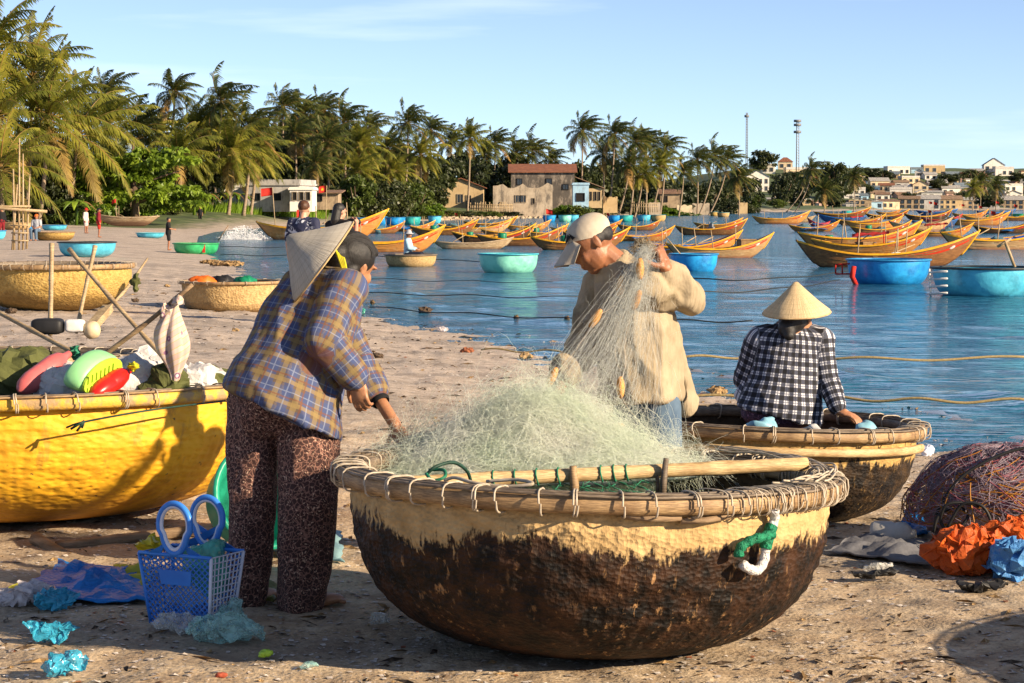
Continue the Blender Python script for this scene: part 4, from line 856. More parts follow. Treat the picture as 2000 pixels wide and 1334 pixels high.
SL += [(1108, 346, 2, 1.2, .9), (1128, 344, 0, 1.4, .9), (1094, 347, 0, 1.1, .7), (845, 290, 2, 1.1, .8), (1295, 415, 2, 1.6, .7), (1330, 418, 2, 1.7, .5), (170, 176, 2, 1.1, .8), (120, 172, 0, 1.1, .8)]
SL.sort(); 
for i, (u, Y, tp, sx, sz) in enumerate(SL): shrub(u, Y, tp, sx, sz, f'{SHN[tp]} shrub below the palms, {ordw(i + 1)} from the left' if i < 60 else f'{SHN[tp]} shrub below the palms, {ordw(len(SL) - i)} from the right end')
# the sea almond tree with layered bright leaves on the left
alm = E('almond_tree', (A(262, 400, 182).x, 182, gz(A(262, 400, 182).x, 182) - .05), 'broad leafy tree with layered green crown behind the beached boat', 'tree')
lm = MB()
for k, (dx, dz, rx, rz, s) in enumerate([(0, 1.55, 2.9, .85, 1), (-1.1, 2.6, 2.3, .55, 2), (1.0, 3.0, 1.9, .55, 3), (-2.2, .9, 1.7, .7, 4), (2.2, 1.1, 1.5, .6, 5)]):
    q = leafmass(40 + s, 30, 85, .30, rx, 1.6, rz, layered=True); lm.add([Vector(x) + Vector((dx, 0, dz - .4)) for x in q.v], q.f)
alm.scale = (1.65, 1.5, 1.62); lm.build('crown', SHRUB_B, alm); tr = MB(); tr.tube([(0, 0, 0), (.1, 0, 1.2), (-.1, 0, 2.6), (0, 0, 4.2)], [.22, .18, .13, .05], 8)
for a in range(7): tr.tube([(0, 0, 1.0 + .3 * a), (math.cos(a * 2.1) * 1.2, math.sin(a * 2.1) * .8, 1.4 + .3 * a), (math.cos(a * 2.1) * 2.3, math.sin(a * 2.1) * 1.3, 1.6 + .35 * a)], [.09, .06, .025], 5)
tr.build('trunk', BARK, alm)
# banana-like plants near the white house
for i, (u, Y) in enumerate([(400, 206), (420, 212), (448, 220), (468, 222), (380, 202), (150, 170)]):
    x = (u - 1000) / FPX * Y; root = E('banana_plant', (x, Y, gz(x, Y)), f'banana plant with torn broad leaves, {ordw(i + 1)} placed by the bank', 'plant', 'banana plants'); root['label'] = ['banana plant right of the almond tree', 'tall banana plant left of the white house', 'banana plant before the white house wall', 'ragged banana plant at the corner of the white house', 'short banana plant near the tub row', 'banana plant by the seated villager'][i]
    MB().tube([(0, 0, 0), (.05, 0, 1.0), (0, 0, 1.8)], [.14, .12, .07], 7).build('trunk', SHRUB_B, root)
    for k in range(8):
        a = k * 2.4; g = []
        for s in np.linspace(0, 1, 7):
            c = Vector((math.cos(a) * 1.5 * s, math.sin(a) * 1.5 * s, 1.7 + 1.3 * s - 1.7 * s * s)); sd = Vector((-math.sin(a), math.cos(a), 0)) * .24 * math.sin(math.pi * (.08 + .9 * s)); g.append([c - sd - Vector((0, 0, .07)), c, c + sd - Vector((0, 0, .07))])
        MB().sheet(g, .006).build('leaf', SHRUB_B if k % 3 else PALM_Y, root)
# grass bank
def grass(n, u0, u1, y0, y1, h, mat, label, seed):
    rg = random.Random(seed); mb = MB(); P = []
    for k in range(n): u = rg.uniform(u0, u1); Y = shore_y(u) + y0 + (y1 - y0) * rg.random(); P.append(((u - 1000) / FPX * Y, Y))
    for (x, Y), z in zip(P, gz_arr(P)[0]):
        hh = h * rg.uniform(.5, 1.2) * (.6 + .7 * max(0, mn.noise((x * .3, Y * .3, 0)) + .4)); a = rg.uniform(0, 6.28); dx, dy = math.cos(a) * .06, math.sin(a) * .06; lx = rg.uniform(-.1, .45)
        mb.add([(x - dx, Y - dy, z - .05), (x + dx, Y + dy, z - .05), (x + lx * hh * .5 + dx * .6, Y, z + hh * .6), (x + lx * hh, Y, z + hh)], [(0, 1, 2), (0, 2, 3)])
    return tag(mb.build('grass', mat), label, 'grass', kind='stuff')
GRASSB = leaf_mat('grass_blade', (.20, .32, .02), (.08, .16, .012), .4)
grass(9000, 372, 640, 5, 30, .95, GRASSB, 'bright green grass on the bank below the white house', 1)
grass(2500, 1290, 1345, 2, 16, .9, GRASSB, 'green grass at the end of the low wall', 2)
grass(2600, 860, 1200, 3, 14, .6, leaf_mat('grass_dry', (.26, .20, .06), (.10, .10, .025), .3), 'dry grass along the bank in front of the ruins', 3)
# ================================================================ BUILDINGS
def wall_mat(name, c1, c2, stain, amt=.5, scale=.5):
    t = NT(name); v = t.coord('Object'); n = t.noise(v, scale, 6, .7); col = t.ramp(n, [(.35, c2), (.6, c1)])
    s = t.noise(t.coord('Object', (1, 1, .35)), scale * 1.7, 6, .75); col = t.mix(t.ramp(s, [(.62 - .25 * amt, 0), (.74 - .2 * amt, .85)]), col, stain)
    return t.fin(col, .9, t.bump(n, .5, .08))
W = dict(white=wall_mat('render_white', (.74, .70, .62), (.6, .56, .5), (.32, .30, .27), .3), cream=wall_mat('render_cream', (.68, .55, .36), (.52, .4, .25), (.25, .2, .14), .4), ochre=wall_mat('render_ochre', (.50, .37, .20), (.40, .28, .14), (.22, .15, .08), .3),
         ruin=wall_mat('ruined_render', (.46, .38, .28), (.34, .27, .19), (.10, .085, .07), .55), black=wall_mat('blackened_render', (.44, .37, .29), (.26, .21, .16), (.03, .027, .025), 1.15), blue=wall_mat('render_blue', (.36, .55, .68), (.26, .42, .55), (.2, .22, .22), .5),
         grey=wall_mat('render_grey', (.46, .44, .41), (.34, .32, .3), (.16, .15, .14), .5), pink=wall_mat('render_pink', (.62, .40, .32), (.5, .3, .24), (.28, .2, .16), .4), dkblue=wall_mat('sheet_blue', (.05, .13, .24), (.03, .08, .15), (.1, .1, .1), .3), navy=wall_mat('panel_blue', (.05, .18, .5), (.03, .12, .38), (.1, .1, .15), .2), plank=wall_mat('hut_planks', (.40, .30, .19), (.24, .17, .10), (.10, .07, .05), .5))
def roof_mat(name, c1, c2, k=7):
    t = NT(name); v = t.coord('Object'); n = t.noise(v, 1.3, 5, .7); col = t.ramp(n, [(.3, c2), (.65, c1)]); w = t.wave(v, k, .4, 'X'); col = t.mix(t.math('MULTIPLY', t.ramp(w, [(.0, 1), (.4, 0)]), .5), col, tuple(x * .4 for x in c2))
    return t.fin(col, .85, t.bump(w, .6, .06))
RF = dict(tile=roof_mat('roof_tile', (.30, .115, .055), (.15, .055, .03)), rust=roof_mat('roof_rust', (.26, .15, .09), (.14, .08, .05)), tin=roof_mat('roof_tin', (.42, .40, .37), (.26, .24, .22)), brown=roof_mat('roof_brown', (.30, .20, .12), (.18, .11, .07)), white=roof_mat('roof_white', (.66, .62, .56), (.5, .46, .42)), slate=roof_mat('roof_slate', (.20, .25, .28), (.11, .14, .17)))
DARK = M('dark_opening', (.02, .017, .014), (.01, .009, .008), 3, .6); FRAME = M('window_frame', (.34, .28, .2), (.2, .16, .11), 4, .7); GLASS = M('window_glass', (.03, .04, .05), (.015, .02, .03), 3, .12, spec=.6)
def house(u0, u1, vb, ve, Y, dep, roof, vr, wm, rm, label, ops=(), name='house', rotz=0, down=1.0, ragged=False):
    """walls u0..u1 wide, from ground row vb to eave row ve at distance Y; ridge at row vr"""
    x0, x1 = A(u0, vb, Y).x, A(u1, vb, Y).x; zb, ze, zr = A(u0, vb, Y).z, A(u0, ve, Y).z, A(u0, vr, Y).z; w = x1 - x0; H = ze - zb; hr = max(.05, zr - ze)
    root = E(name, ((x0 + x1) / 2, Y, zb), label, 'house' if name == 'house' else name.replace('_', ' ')); root.rotation_euler = (0, 0, rotz)
    mb = MB(); hx = w / 2
    def topz(x, front=True): return H
    if roof == 'gabley': prof = [(-hx, -down), (hx, -down), (hx, H), (0, H + hr), (-hx, H)]
    elif ragged:
        rgg = random.Random(int(u0)); n = 12; prof = [(-hx, -down), (hx, -down)] + [(hx - w * i / n, H * (1 - .0) + hr * (.5 + .5 * math.sin(i * 1.3)) * rgg.uniform(.2, 1)) for i in range(n + 1)]
    else: prof = [(-hx, -down), (hx, -down), (hx, H), (-hx, H)]
    if ragged:                                              # roofless: four thin broken walls
        mb.prism([(x, 0, z) for x, z in prof], (0, .3, 0)); mb.prism([(x, dep, z * .9) for x, z in prof], (0, .3, 0))
        for sx in (-1, 1): mb.box((sx * (hx - .15), dep / 2 + .15, (H - down) / 2), (.3, dep - .31, H + down))
    else: mb.prism([(x, 0, z) for x, z in prof], (0, dep, 0))
    mb.build('wall', wm, root, False)
    ov = min(.45, .08 * w + .15)
    r = MB()
    if roof == 'gablex':
        for s, ya, yb in ((0, -ov, dep / 2), (1, dep + ov, dep / 2)):
            za = H - hr * ov / (dep / 2) + .03; zb2 = H + hr + .03; th = .12
            r.add([(-hx - ov, ya, za), (hx + ov, ya, za), (hx + ov, yb, zb2), (-hx - ov, yb, zb2), (-hx - ov, ya, za + th), (hx + ov, ya, za + th), (hx + ov, yb, zb2 + th), (-hx - ov, yb, zb2 + th)], [(3, 2, 1, 0), (4, 5, 6, 7), (0, 1, 5, 4), (1, 2, 6, 5), (3, 0, 4, 7)] if s == 0 else [(0, 1, 2, 3), (7, 6, 5, 4), (4, 5, 1, 0), (5, 6, 2, 1), (7, 4, 0, 3)])
        g = MB()
        for sx in (-1, 1): g.prism([(sx * (hx - .02), 0.02, H - .02), (sx * (hx - .02), dep - .02, H - .02), (sx * (hx - .02), dep / 2, H + hr)], (-sx * .15, 0, 0))
        g.build('gable', wm, root, False)
    elif roof == 'gabley':
        for s in (-1, 1):
            k = hr / hx; xa = s * (hx + ov); za = H - k * ov + .03; th = .12
            r.prism([(xa, -ov, za), (0, -ov, H + hr + .03), (0, -ov, H + hr + .03 + th), (xa, -ov, za + th)], (0, dep + 2 * ov, 0))
    elif roof == 'shed': r.prism([(-hx - ov, -ov, H + .02), (-hx - ov, dep + ov, H + hr), (-hx - ov, dep + ov, H + hr + .1), (-hx - ov, -ov, H + .12)], (w + 2 * ov, 0, 0))
    elif roof == 'shedx': r.prism([(-hx - ov, -ov, H + hr), (hx + ov, -ov, H - .05), (hx + ov, -ov, H + .07), (-hx - ov, -ov, H + hr + .12)], (0, dep + 2 * ov, 0))
    elif roof == 'flat': r.box((0, dep / 2, H + .09), (w + .3, dep + .3, .18)); r.box((0, .0, H + .18 + hr / 2), (w + .1, .18, hr)); r.box((0, dep, H + .18 + hr / 2), (w + .1, .18, hr)); r.box((-hx, dep / 2, H + .18 + hr / 2), (.18, dep - .2, hr)); r.box((hx, dep / 2, H + .18 + hr / 2), (.18, dep - .2, hr))
    elif roof == 'hip':
        r.add([(-hx - ov, -ov, H), (hx + ov, -ov, H), (hx + ov, dep + ov, H), (-hx - ov, dep + ov, H), (-hx * .25, dep / 2, H + hr), (hx * .25, dep / 2, H + hr)], [(0, 1, 5, 4), (1, 2, 5), (2, 3, 4, 5), (3, 0, 4), (3, 2, 1, 0)])
    if r.v: r.build('roof', rm, root, False)
    for (a, b, c, d, kind) in ops:                          # fractions of width and height
        xa, xb, za, zb2 = -hx + a * w, -hx + b * w, c * H, d * H; ww, hh = xb - xa, zb2 - za; cx, cz = (xa + xb) / 2, (za + zb2) / 2; f = min(.14, ww * .12)
        fr = MB()
        for bx in ((cx, zb2 + f / 2, ww + 2 * f, f), (cx, za - f / 2, ww + 2 * f, f), (xa - f / 2, cz, f, hh), (xb + f / 2, cz, f, hh)): fr.box((bx[0], -.06, bx[1]), (bx[2], .12, bx[3]))
        if kind == 'window' and ww * FPX / Y > 7: fr.box((cx, -.035, cz), (f * .6, .05, hh))
        fo = fr.build('door' if kind == 'door' else 'window', FRAME if wm in (W['white'], W['cream'], W['ochre'], W['ruin']) else DARK, root, False); pn = MB(); pn.box((cx, -.012, cz), (ww, .016, hh)); pn.build('pane', GLASS if kind == 'window' else DARK, fo, False)
    return root
# along the near shore
house(436, 520, 390, 366, 232, 7, 'flat', 362, W['white'], RF['white'], 'low white house with flat roof left of the grey villa', [(.1, .2, .35, .75, 'window'), (.6, .7, .3, .7, 'window')])
house(482, 585, 394, 362, 226, 8, 'flat', 354, W['grey'], W['grey'], 'weathered grey villa above the grass bank, stained flat roof', [(.12, .24, .12, .48, 'window'), (.52, .64, .12, .48, 'window')], rotz=-.12)
porch = house(566, 610, 393, 371, 224, 5, 'flat', 369, W['white'], W['white'], 'white pillared porch at the right end of the grey villa', [(.12, .3, .1, .8, 'door'), (.42, .6, .1, .8, 'door'), (.72, .9, .1, .8, 'door')], name='porch')
house(590, 660, 392, 378, 250, 5, 'shed', 372, W['plank'], RF['rust'], 'low brown shed behind the tourists, under the palms', [(.4, .55, 0, .8, 'door')], name='shed')
house(857, 944, 406, 366, 352, 9, 'gabley', 349, W['ochre'], RF['tile'], 'ochre gabled house with orange tiles left of the ruin', [(.42, .54, .25, .65, 'window'), (.62, .72, 0, .6, 'door')])
house(963, 1079, 411, 368, 345, 6, 'none', 355, W['ruin'], RF['tile'], 'roofless grey ruin with broken wall top and twin window', [(.38, .46, .38, .68, 'window'), (.47, .55, .38, .68, 'window'), (.66, .70, .3, .55, 'door'), (.11, .14, .22, .38, 'door')], name='ruin', ragged=True)
house(998, 1122, 397, 336, 362, 9, 'gablex', 321, W['black'], RF['tile'], 'black stained two storey house with red tiled roof behind the ruin', [(.56, .64, .62, .78, 'window'), (.82, .90, .45, .6, 'window'), (.10, .17, .60, .78, 'window')])
house(1119, 1150, 396, 361, 352, 4, 'flat', 359, W['blue'], W['blue'], 'small pale blue annex with dark doorway beside the ruin', [(.25, .7, .12, .5, 'door')], name='annex')
house(1128, 1176, 394, 368, 364, 8, 'shedx', 346, W['ochre'], RF['brown'], 'long lean-to with brown sloping roof right of the blue annex', [(.5, .58, .1, .75, 'door'), (.68, .76, .1, .75, 'door'), (.84, .92, .1, .75, 'door')], name='shed')
house(1290, 1328, 396, 378, 440, 6, 'gablex', 370, W['plank'], RF['rust'], 'small dark hut under the right palm group', [(.2, .35, .1, .7, 'door')], name='hut')
def fence(u0, u1, vb, vt, Y, n, label, wm=None):
    x0, x1 = A(u0, vb, Y).x, A(u1, vb, Y).x; zb, zt = A(u0, vb, Y).z, A(u0, vt, Y).z; root = E('bamboo_fence', ((x0 + x1) / 2, Y, zb), label, 'fence'); rgf = random.Random(n)
    for i in range(n):
        x = -(x1 - x0) / 2 + (x1 - x0) * (i + .5) / n; h = (zt - zb) * rgf.uniform(.7, 1.15); MB().tube([(x, 0, -.4), (x + rgf.uniform(-.1, .1), 0, h)], .07, 5).build('post', POLE, root)
    for k in (.35, .75): MB().tube([(-(x1 - x0) / 2, -.08, (zt - zb) * k), ((x1 - x0) / 2, -.08, (zt - zb) * k)], .05, 5).build('rail', POLE, root)
fence(918, 1002, 412, 396, 340, 26, 'bamboo stake fence in front of the ruin'); fence(1232, 1286, 410, 393, 368, 12, 'bamboo rail fence near the low broken wall'); fence(1460, 1486, 396, 382, 560, 8, 'brown stake fence left of the town huts')
house(1268, 1290, 416, 396, 372, .6, 'none', 394, W['ruin'], RF['tile'], 'broken wall stump by the bamboo rail fence', name='ruined_wall', ragged=True)
house(1178, 1206, 404, 386, 372, .6, 'none', 381, W['ochre'], RF['tile'], 'broken ochre garden wall right of the lean-to', name='garden_wall', ragged=True)
house(1322, 1352, 418, 402, 430, .6, 'none', 398, W['cream'], RF['tile'], 'cream shore wall right of the palm group', name='shore_wall', ragged=True)
house(1352, 1386, 417, 398, 470, .6, 'none', 396, W['ruin'], RF['tile'], 'grey shore wall left of the town', name='shore_wall', ragged=True)
house(1386, 1460, 413, 397, 540, .6, 'none', 394, W['ochre'], RF['tile'], 'long ochre shore wall left of the town', name='shore_wall', ragged=True)
# the town on the slope
def hit(u, v):
    Ys = np.arange(880, 1330, 4.0); P = [((u - 1000) / FPX * y, y) for y in Ys]; z = gz_arr(P)[0]
    for y, zz in zip(Ys, z):
        if zz >= A(u, v, y).z: return float(y)
    return 1240.0
TOWN = [ # u0,u1,vtop(ridge),veave,vbase,roof,wall,roofcolour
 (1463, 1513, 320, 323, 340, 'flat', 'white', 'white', 'white hall with a blue end panel on the hill'), (1520, 1548, 307, 316, 332, 'hip', 'cream', 'tile', 'pagoda like house with orange hipped roof under the lattice mast'), (1458, 1502, 333, 345, 376, 'gabley', 'white', 'slate', 'white two storey gabled house at the left of the town'), (1535, 1578, 327, 331, 345, 'flat', 'cream', 'white', 'cream block right of the orange roof'), (1576, 1602, 343, 348, 366, 'gablex', 'cream', 'tile', 'cream house behind the leaning palms'),
 (1512, 1562, 378, 381, 398, 'shed', 'cream', 'brown', 'beige shed left of the leaning palms'), (1500, 1532, 386, 389, 400, 'shed', 'plank', 'tin', 'small plank shed at the left shore of the town'), (1556, 1584, 389, 390, 408, 'flat', 'ochre', 'white', 'beige shore house with blank wall'), (1588, 1618, 391, 393, 408, 'shed', 'pink', 'rust', 'pink shore hut behind the red barrel'), (1616, 1642, 386, 389, 408, 'shed', 'cream', 'brown', 'cream shore hut right of the pink one'),
 (1646, 1690, 366, 370, 390, 'flat', 'white', 'white', 'white house left of the dark blue block'), (1691, 1718, 363, 366, 386, 'flat', 'dkblue', 'slate', 'dark blue block in the middle of the town'), (1700, 1737, 347, 353, 370, 'gablex', 'cream', 'tin', 'cream house above the dark blue block'), (1733, 1778, 325, 328, 342, 'flat', 'white', 'white', 'long white building on the ridge'), (1733, 1748, 326, 328, 341, 'flat', 'navy', 'slate', 'blue cube at the left end of the long white building'),
 (1779, 1803, 327, 331, 342, 'flat', 'blue', 'slate', 'pale blue house on the ridge'), (1804, 1846, 322, 324, 340, 'flat', 'ochre', 'white', 'beige block on the ridge'), (1761, 1797, 344, 347, 366, 'flat', 'cream', 'white', 'cream flat roofed house at mid slope'), (1738, 1781, 366, 370, 386, 'flat', 'white', 'white', 'white villa at mid slope'), (1783, 1813, 353, 361, 380, 'gabley', 'cream', 'tile', 'cream gabled house with brown roof at mid slope'),
 (1813, 1850, 351, 357, 374, 'gablex', 'grey', 'tin', 'grey roofed house at mid slope'), (1840, 1876, 362, 367, 382, 'gablex', 'white', 'tin', 'white house under the grey roofs'), (1868, 1900, 357, 364, 378, 'gablex', 'grey', 'slate', 'slate roofed house before the right palms'), (1876, 1906, 337, 341, 360, 'flat', 'pink', 'tile', 'pink block on the right slope'), (1922, 1962, 309, 322, 342, 'gabley', 'white', 'slate', 'tall white gabled house crowning the right ridge'), (1944, 1980, 326, 330, 345, 'flat', 'white', 'white', 'white annex below the tall gabled house'), (1962, 1998, 359, 362, 384, 'flat', 'white', 'white', 'white blocky house near the right edge'), (1984, 2030, 340, 346, 364, 'gablex', 'grey', 'brown', 'grey house at the right picture edge'),
 (1640, 1672, 391, 396, 409, 'shed', 'grey', 'tin', 'grey tin shed at the water, left'), (1658, 1702, 384, 390, 409, 'shedx', 'plank', 'tin', 'long plank shed with grey sloping roof at the water'), (1700, 1724, 392, 394, 409, 'shed', 'blue', 'tin', 'small blue shed at the water'), (1722, 1758, 389, 393, 409, 'shed', 'cream', 'rust', 'cream boathouse at the water'), (1756, 1796, 383, 388, 409, 'gablex', 'plank', 'brown', 'brown roofed boathouse at the water'), (1794, 1836, 381, 388, 409, 'gablex', 'grey', 'tin', 'grey roofed boathouse at the water'), (1834, 1880, 382, 389, 409, 'gablex', 'ochre', 'brown', 'brown boathouse in the right part of the water row'), (1878, 1912, 385, 391, 409, 'shed', 'plank', 'tin', 'plank boathouse before the right palms'), (1910, 1952, 385, 392, 409, 'gablex', 'grey', 'rust', 'rusty roofed boathouse near the right'), (1950, 2000, 383, 390, 409, 'gablex', 'plank', 'tin', 'tin roofed boathouse at the right edge'),
 (1850, 1880, 336, 341, 354, 'gablex', 'grey', 'slate', 'slate roofed house left of the pink block'), (1905, 1930, 340, 346, 360, 'gablex', 'cream', 'tile', 'tile roofed house right of the pink block'), (1700, 1730, 372, 377, 390, 'gablex', 'cream', 'brown', 'cream cottage before the dark blue block'), (1800, 1840, 372, 376, 390, 'shed', 'white', 'tin', 'white cottage with tin roof below the gabled house'), (1900, 1930, 372, 376, 390, 'gablex', 'cream', 'rust', 'cream cottage between the right palms'), (1660, 1690, 354, 359, 374, 'gablex', 'pink', 'tile', 'pink cottage by the big round tree'), (1748, 1776, 352, 356, 370, 'gablex', 'grey', 'brown', 'grey cottage above the white villa'), (1848, 1872, 346, 350, 366, 'flat', 'cream', 'white', 'cream cube above the white house')]
for k, (u0, u1, vr, ve, vb, rf, wm, rm, lab) in enumerate(TOWN):
    Y = hit((u0 + u1) / 2, vb); n = max(2, int((u1 - u0) / 11)); two = (vb - ve) > 17
    ops = [((i + .28) / n, (i + .72) / n, a, b, 'window') for i in range(n) for (a, b) in ([(.12, .38), (.58, .84)] if two else [(.3, .72)]) if (i * 7 + k) % 5]
    house(u0, u1, vb, ve, Y, 7, rf, vr, W[wm], RF.get(rm, RF['tin']), lab, ops, down=4 if vb < 400 else 1.5, rotz=((k * 29) % 9 - 4) * .04)
rgt = random.Random(31); FILL = []
for k in range(44):
    for _ in range(30):
        u = rgt.uniform(1640, 2010); v = rgt.choice((352, 366, 378, 388, 394)) + rgt.uniform(-4, 4); w_ = rgt.uniform(14, 30)
        if all(abs(u - a) > (w_ + b) * .42 or abs(v - c) > 7 for a, b, c in FILL): break
    FILL.append((u, w_, v))
FILL.sort()
for k, (u, w_, v) in enumerate(FILL):
    h_ = rgt.uniform(9, 15); rf = rgt.choice(('gablex', 'gablex', 'flat', 'shed', 'gabley')); wm = rgt.choice(('white', 'cream', 'grey', 'white', 'plank', 'pink', 'ochre', 'blue')); rm = rgt.choice(('tin', 'brown', 'tile', 'rust', 'slate', 'white')); n = max(1, int(w_ / 9))
    house(u - w_ / 2, u + w_ / 2, v, v - h_, hit(u, v) + 2, 6, rf, v - h_ - rgt.uniform(3, 6) * (.3 if rf == 'flat' else 1), W[wm], RF[rm], f'small {dict(plank="wooden", ochre="beige").get(wm, wm)} house, {ordw(k + 1)} from the left of the little ones on the slope', [((i + .3) / n, (i + .7) / n, .3, .75, 'window') for i in range(n)], down=4, rotz=rgt.uniform(-.3, .3))
# masts
def mast(u, vt, vb, Y, wid, label, red=False):
    zt, zb = A(u, vt, Y).z, A(u, vb, Y).z; x = A(u, vb, Y).x; root = E('radio_mast', (x, Y, zb), label, 'mast', 'radio masts above the town'); H = zt - zb
    for a in range(3): q = a * 2.094; MB().tube([(math.cos(q) * wid, math.sin(q) * wid, -3), (math.cos(q) * wid * .8, math.sin(q) * wid * .8, H)], .16, 4).build('leg', STEEL, root)
    lt = MB(); n = int(H / 1.3)
    for i in range(n):
        for a in range(3):
            q0, q1 = a * 2.094, (a + 1) * 2.094; k = 1 - .2 * i / n; lt.tube([(math.cos(q0) * wid * k, math.sin(q0) * wid * k, H * i / n), (math.cos(q1) * wid * k, math.sin(q1) * wid * k, H * (i + 1) / n)], .08, 3)
    lt.build('lattice', WHP if red else STEEL, root)
    for f in ((.72, .88, .97) if red else (.9,)):
        mb = MB(); mb.lathe([(0, 0), (wid * 2.2, 0), (wid * 2.2, 1.2), (0, 1.2)], 8, (0, 0, H * f)); mb.build('antenna', STEEL, root)
mast(1458, 220, 312, 1150, .55, 'tall thin grey radio mast, left of the two'); mast(1557, 236, 322, 1120, .85, 'white lattice mast with antennas, right of the two', True)
for i, (u, v, Y, tp, sx, sz, lab) in enumerate([(1490, 330, 1180, 1, 8, 5.2, 'round dark tree on the hill left of the masts'), (1530, 400, 690, 3, 4.6, 4.6, 'dense dark tree left of the leaning palms'), (1560, 402, 700, 1, 4.2, 3.7, 'dark tree right behind the beige shed'), (1628, 372, 1000, 1, 9.0, 7.2, 'great round tree in the middle of the town'), (1650, 372, 1010, 3, 7, 5.6, 'dark tree right of the great round tree'), (1625, 404, 730, 3, 4.4, 3.0, 'dark bushy tree behind the pink shore hut'), (1700, 352, 1150, 1, 6, 3.2, 'tree on the ridge left of the long white building'), (1725, 352, 1150, 3, 5, 2.6, 'second tree on the ridge left of the long white building'), (1855, 345, 1150, 1, 7, 2.2, 'dark tree line piece on the right ridge'), (1895, 345, 1160, 3, 6, 2.6, 'dark tree left of the tall gabled house'), (1985, 342, 1150, 1, 5, 2.6, 'dark tree right of the tall gabled house'), (1830, 348, 1120, 3, 5, 2.4, 'dark tree below the beige ridge block'), (1775, 392, 960, 1, 4, 1.8, 'dark bush among the boathouses'), (1930, 392, 930, 3, 6, 3.2, 'dark bush at the foot of the right palms'), (1470, 404, 560, 0, 3, 1.6, 'green bush by the stake fence'), (1515, 406, 600, 0, 3, 1.2, 'green bush below the beige shed'), (1540, 350, 1050, 1, 8, 3.6, 'dark trees below the orange roof'), (1590, 360, 1000, 3, 6, 3.2, 'dark tree behind the leaning palms'), (1690, 362, 1060, 3, 4, 2, 'dark tree above the cream house'), (1880, 372, 1020, 1, 4, 2, 'dark tree before the slate roof')]):
    p = A(u, v, Y); t = shrub(u, Y, tp, sx * .52, sz * .74, lab, 0, 'tree', 'town_tree', 'trees in the town'); t.location.z = min(p.z, gz(p.x, Y) + 3)
# rubble along the shore below the ruins
rgb = random.Random(9); RUB = M('rubble', (.48, .38, .26), (.28, .21, .14), 3, .9, .5, 12); mb = MB(); P = []
for k in range(900): u = rgb.uniform(860, 1640); Y = shore_y(u) * (.985 if u < 1300 else .97) + rgb.uniform(-6, 5); P.append(((u - 1000) / FPX * Y, Y))
zz, sdd = gz_arr(P)
for (x, y), z, sd in zip(P, zz, sdd):
    if sd < -1: continue
    s = rgb.uniform(.15, .55); mb.box((x, y, max(z, WZ) + s * .2), (s * rgb.uniform(.7, 1.7), s, s * .7), Matrix.Rotation(rgb.uniform(0, 3), 3, 'Z') @ Matrix.Rotation(rgb.uniform(-.4, .4), 3, 'X'), .75)
tag(mb.build('rubble', RUB, None, False), 'stones and rubble along the far waterline', 'rubble', kind='stuff')
# ================================================================ PEOPLE
TMPS = bpy.data.scenes.new('fusing')
def fuse(mb, voxel, smooth=3, fac=.5):
    me = bpy.data.meshes.new('tmp'); me.from_pydata(mb.v, [], mb.f); me.update(); o = bpy.data.objects.new('tmp', me); TMPS.collection.objects.link(o)
    r = o.modifiers.new('r', 'REMESH'); r.mode = 'VOXEL'; r.voxel_size = voxel
    if smooth: s = o.modifiers.new('s', 'SMOOTH'); s.iterations = smooth; s.factor = fac
    vl = TMPS.view_layers[0]; vl.update(); dg = vl.depsgraph; out = bpy.data.meshes.new_from_object(o.evaluated_get(dg)); bpy.data.objects.remove(o); bpy.data.meshes.remove(me)
    out.polygons.foreach_set('use_smooth', [True] * len(out.polygons)); return out
def limb(mb, chain, n=12):
    """chain of (point, radius): tapered tubes with round joints"""
    for i, (p, r) in enumerate(chain):
        mb.ell(p, r, None, n, 8)
        if i: q, s = chain[i - 1]; mb.tube([q, p], [s, r], n)
def get_v(me): a = np.empty(len(me.vertices) * 3, np.float32); me.vertices.foreach_get('co', a); return a.reshape(-1, 3)
def get_n(me): a = np.empty(len(me.vertices) * 3, np.float32); me.vertices.foreach_get('normal', a); return a.reshape(-1, 3)
def cloth(me, bones, folds=.006, fscale=9, seed=0, ref=Vector((0, 1, 0)), zs=.55):
    """wrinkles along the cloth, and a cloth-following coordinate 'pl' measured along and round the nearest bone"""
    V = get_v(me).astype(float); N = get_n(me); best = np.full(len(V), 1e9); pl = np.zeros((len(V), 3), np.float32)
    for k, (p0, p1, rad) in enumerate(bones):
        p0 = np.array(p0); p1 = np.array(p1); d = p1 - p0; L = np.linalg.norm(d); d = d / L; t = np.clip((V - p0) @ d, -.25 * L if k == 0 else 0, L * 1.25); q = V - p0 - np.outer(t, d); dist = np.linalg.norm(q, axis=1) - rad
        a = np.array(ref) - d * np.dot(ref, d); a /= np.linalg.norm(a); b = np.cross(d, a); ang = np.arctan2(q @ b, q @ a); m = dist < best; best = np.where(m, dist, best)
        pl[m, 0] = t[m] + k * .37; pl[m, 1] = (ang * max(rad, .07))[m]; pl[m, 2] = k
    if folds:
        for i in range(len(V)):
            x, y, z = V[i]; s = pl[i]; w = mn.noise((x * fscale, y * fscale, z * fscale * zs + seed)); w2 = 1 - abs(mn.noise((x * fscale * .8 + z * 3 * zs, y * fscale * .8, z * fscale * zs + 5 + seed))) * 2
            V[i] += N[i] * folds * (w * .8 + max(0, w2) ** 2 * .9 + .22 * mn.noise((x * 30, y * 30, z * 24)))
        me.vertices.foreach_set('co', V.astype(np.float32).ravel())
    at = me.attributes.new('pl', 'FLOAT_VECTOR', 'POINT'); at.data.foreach_set('vector', pl.ravel()); me.update(); return me
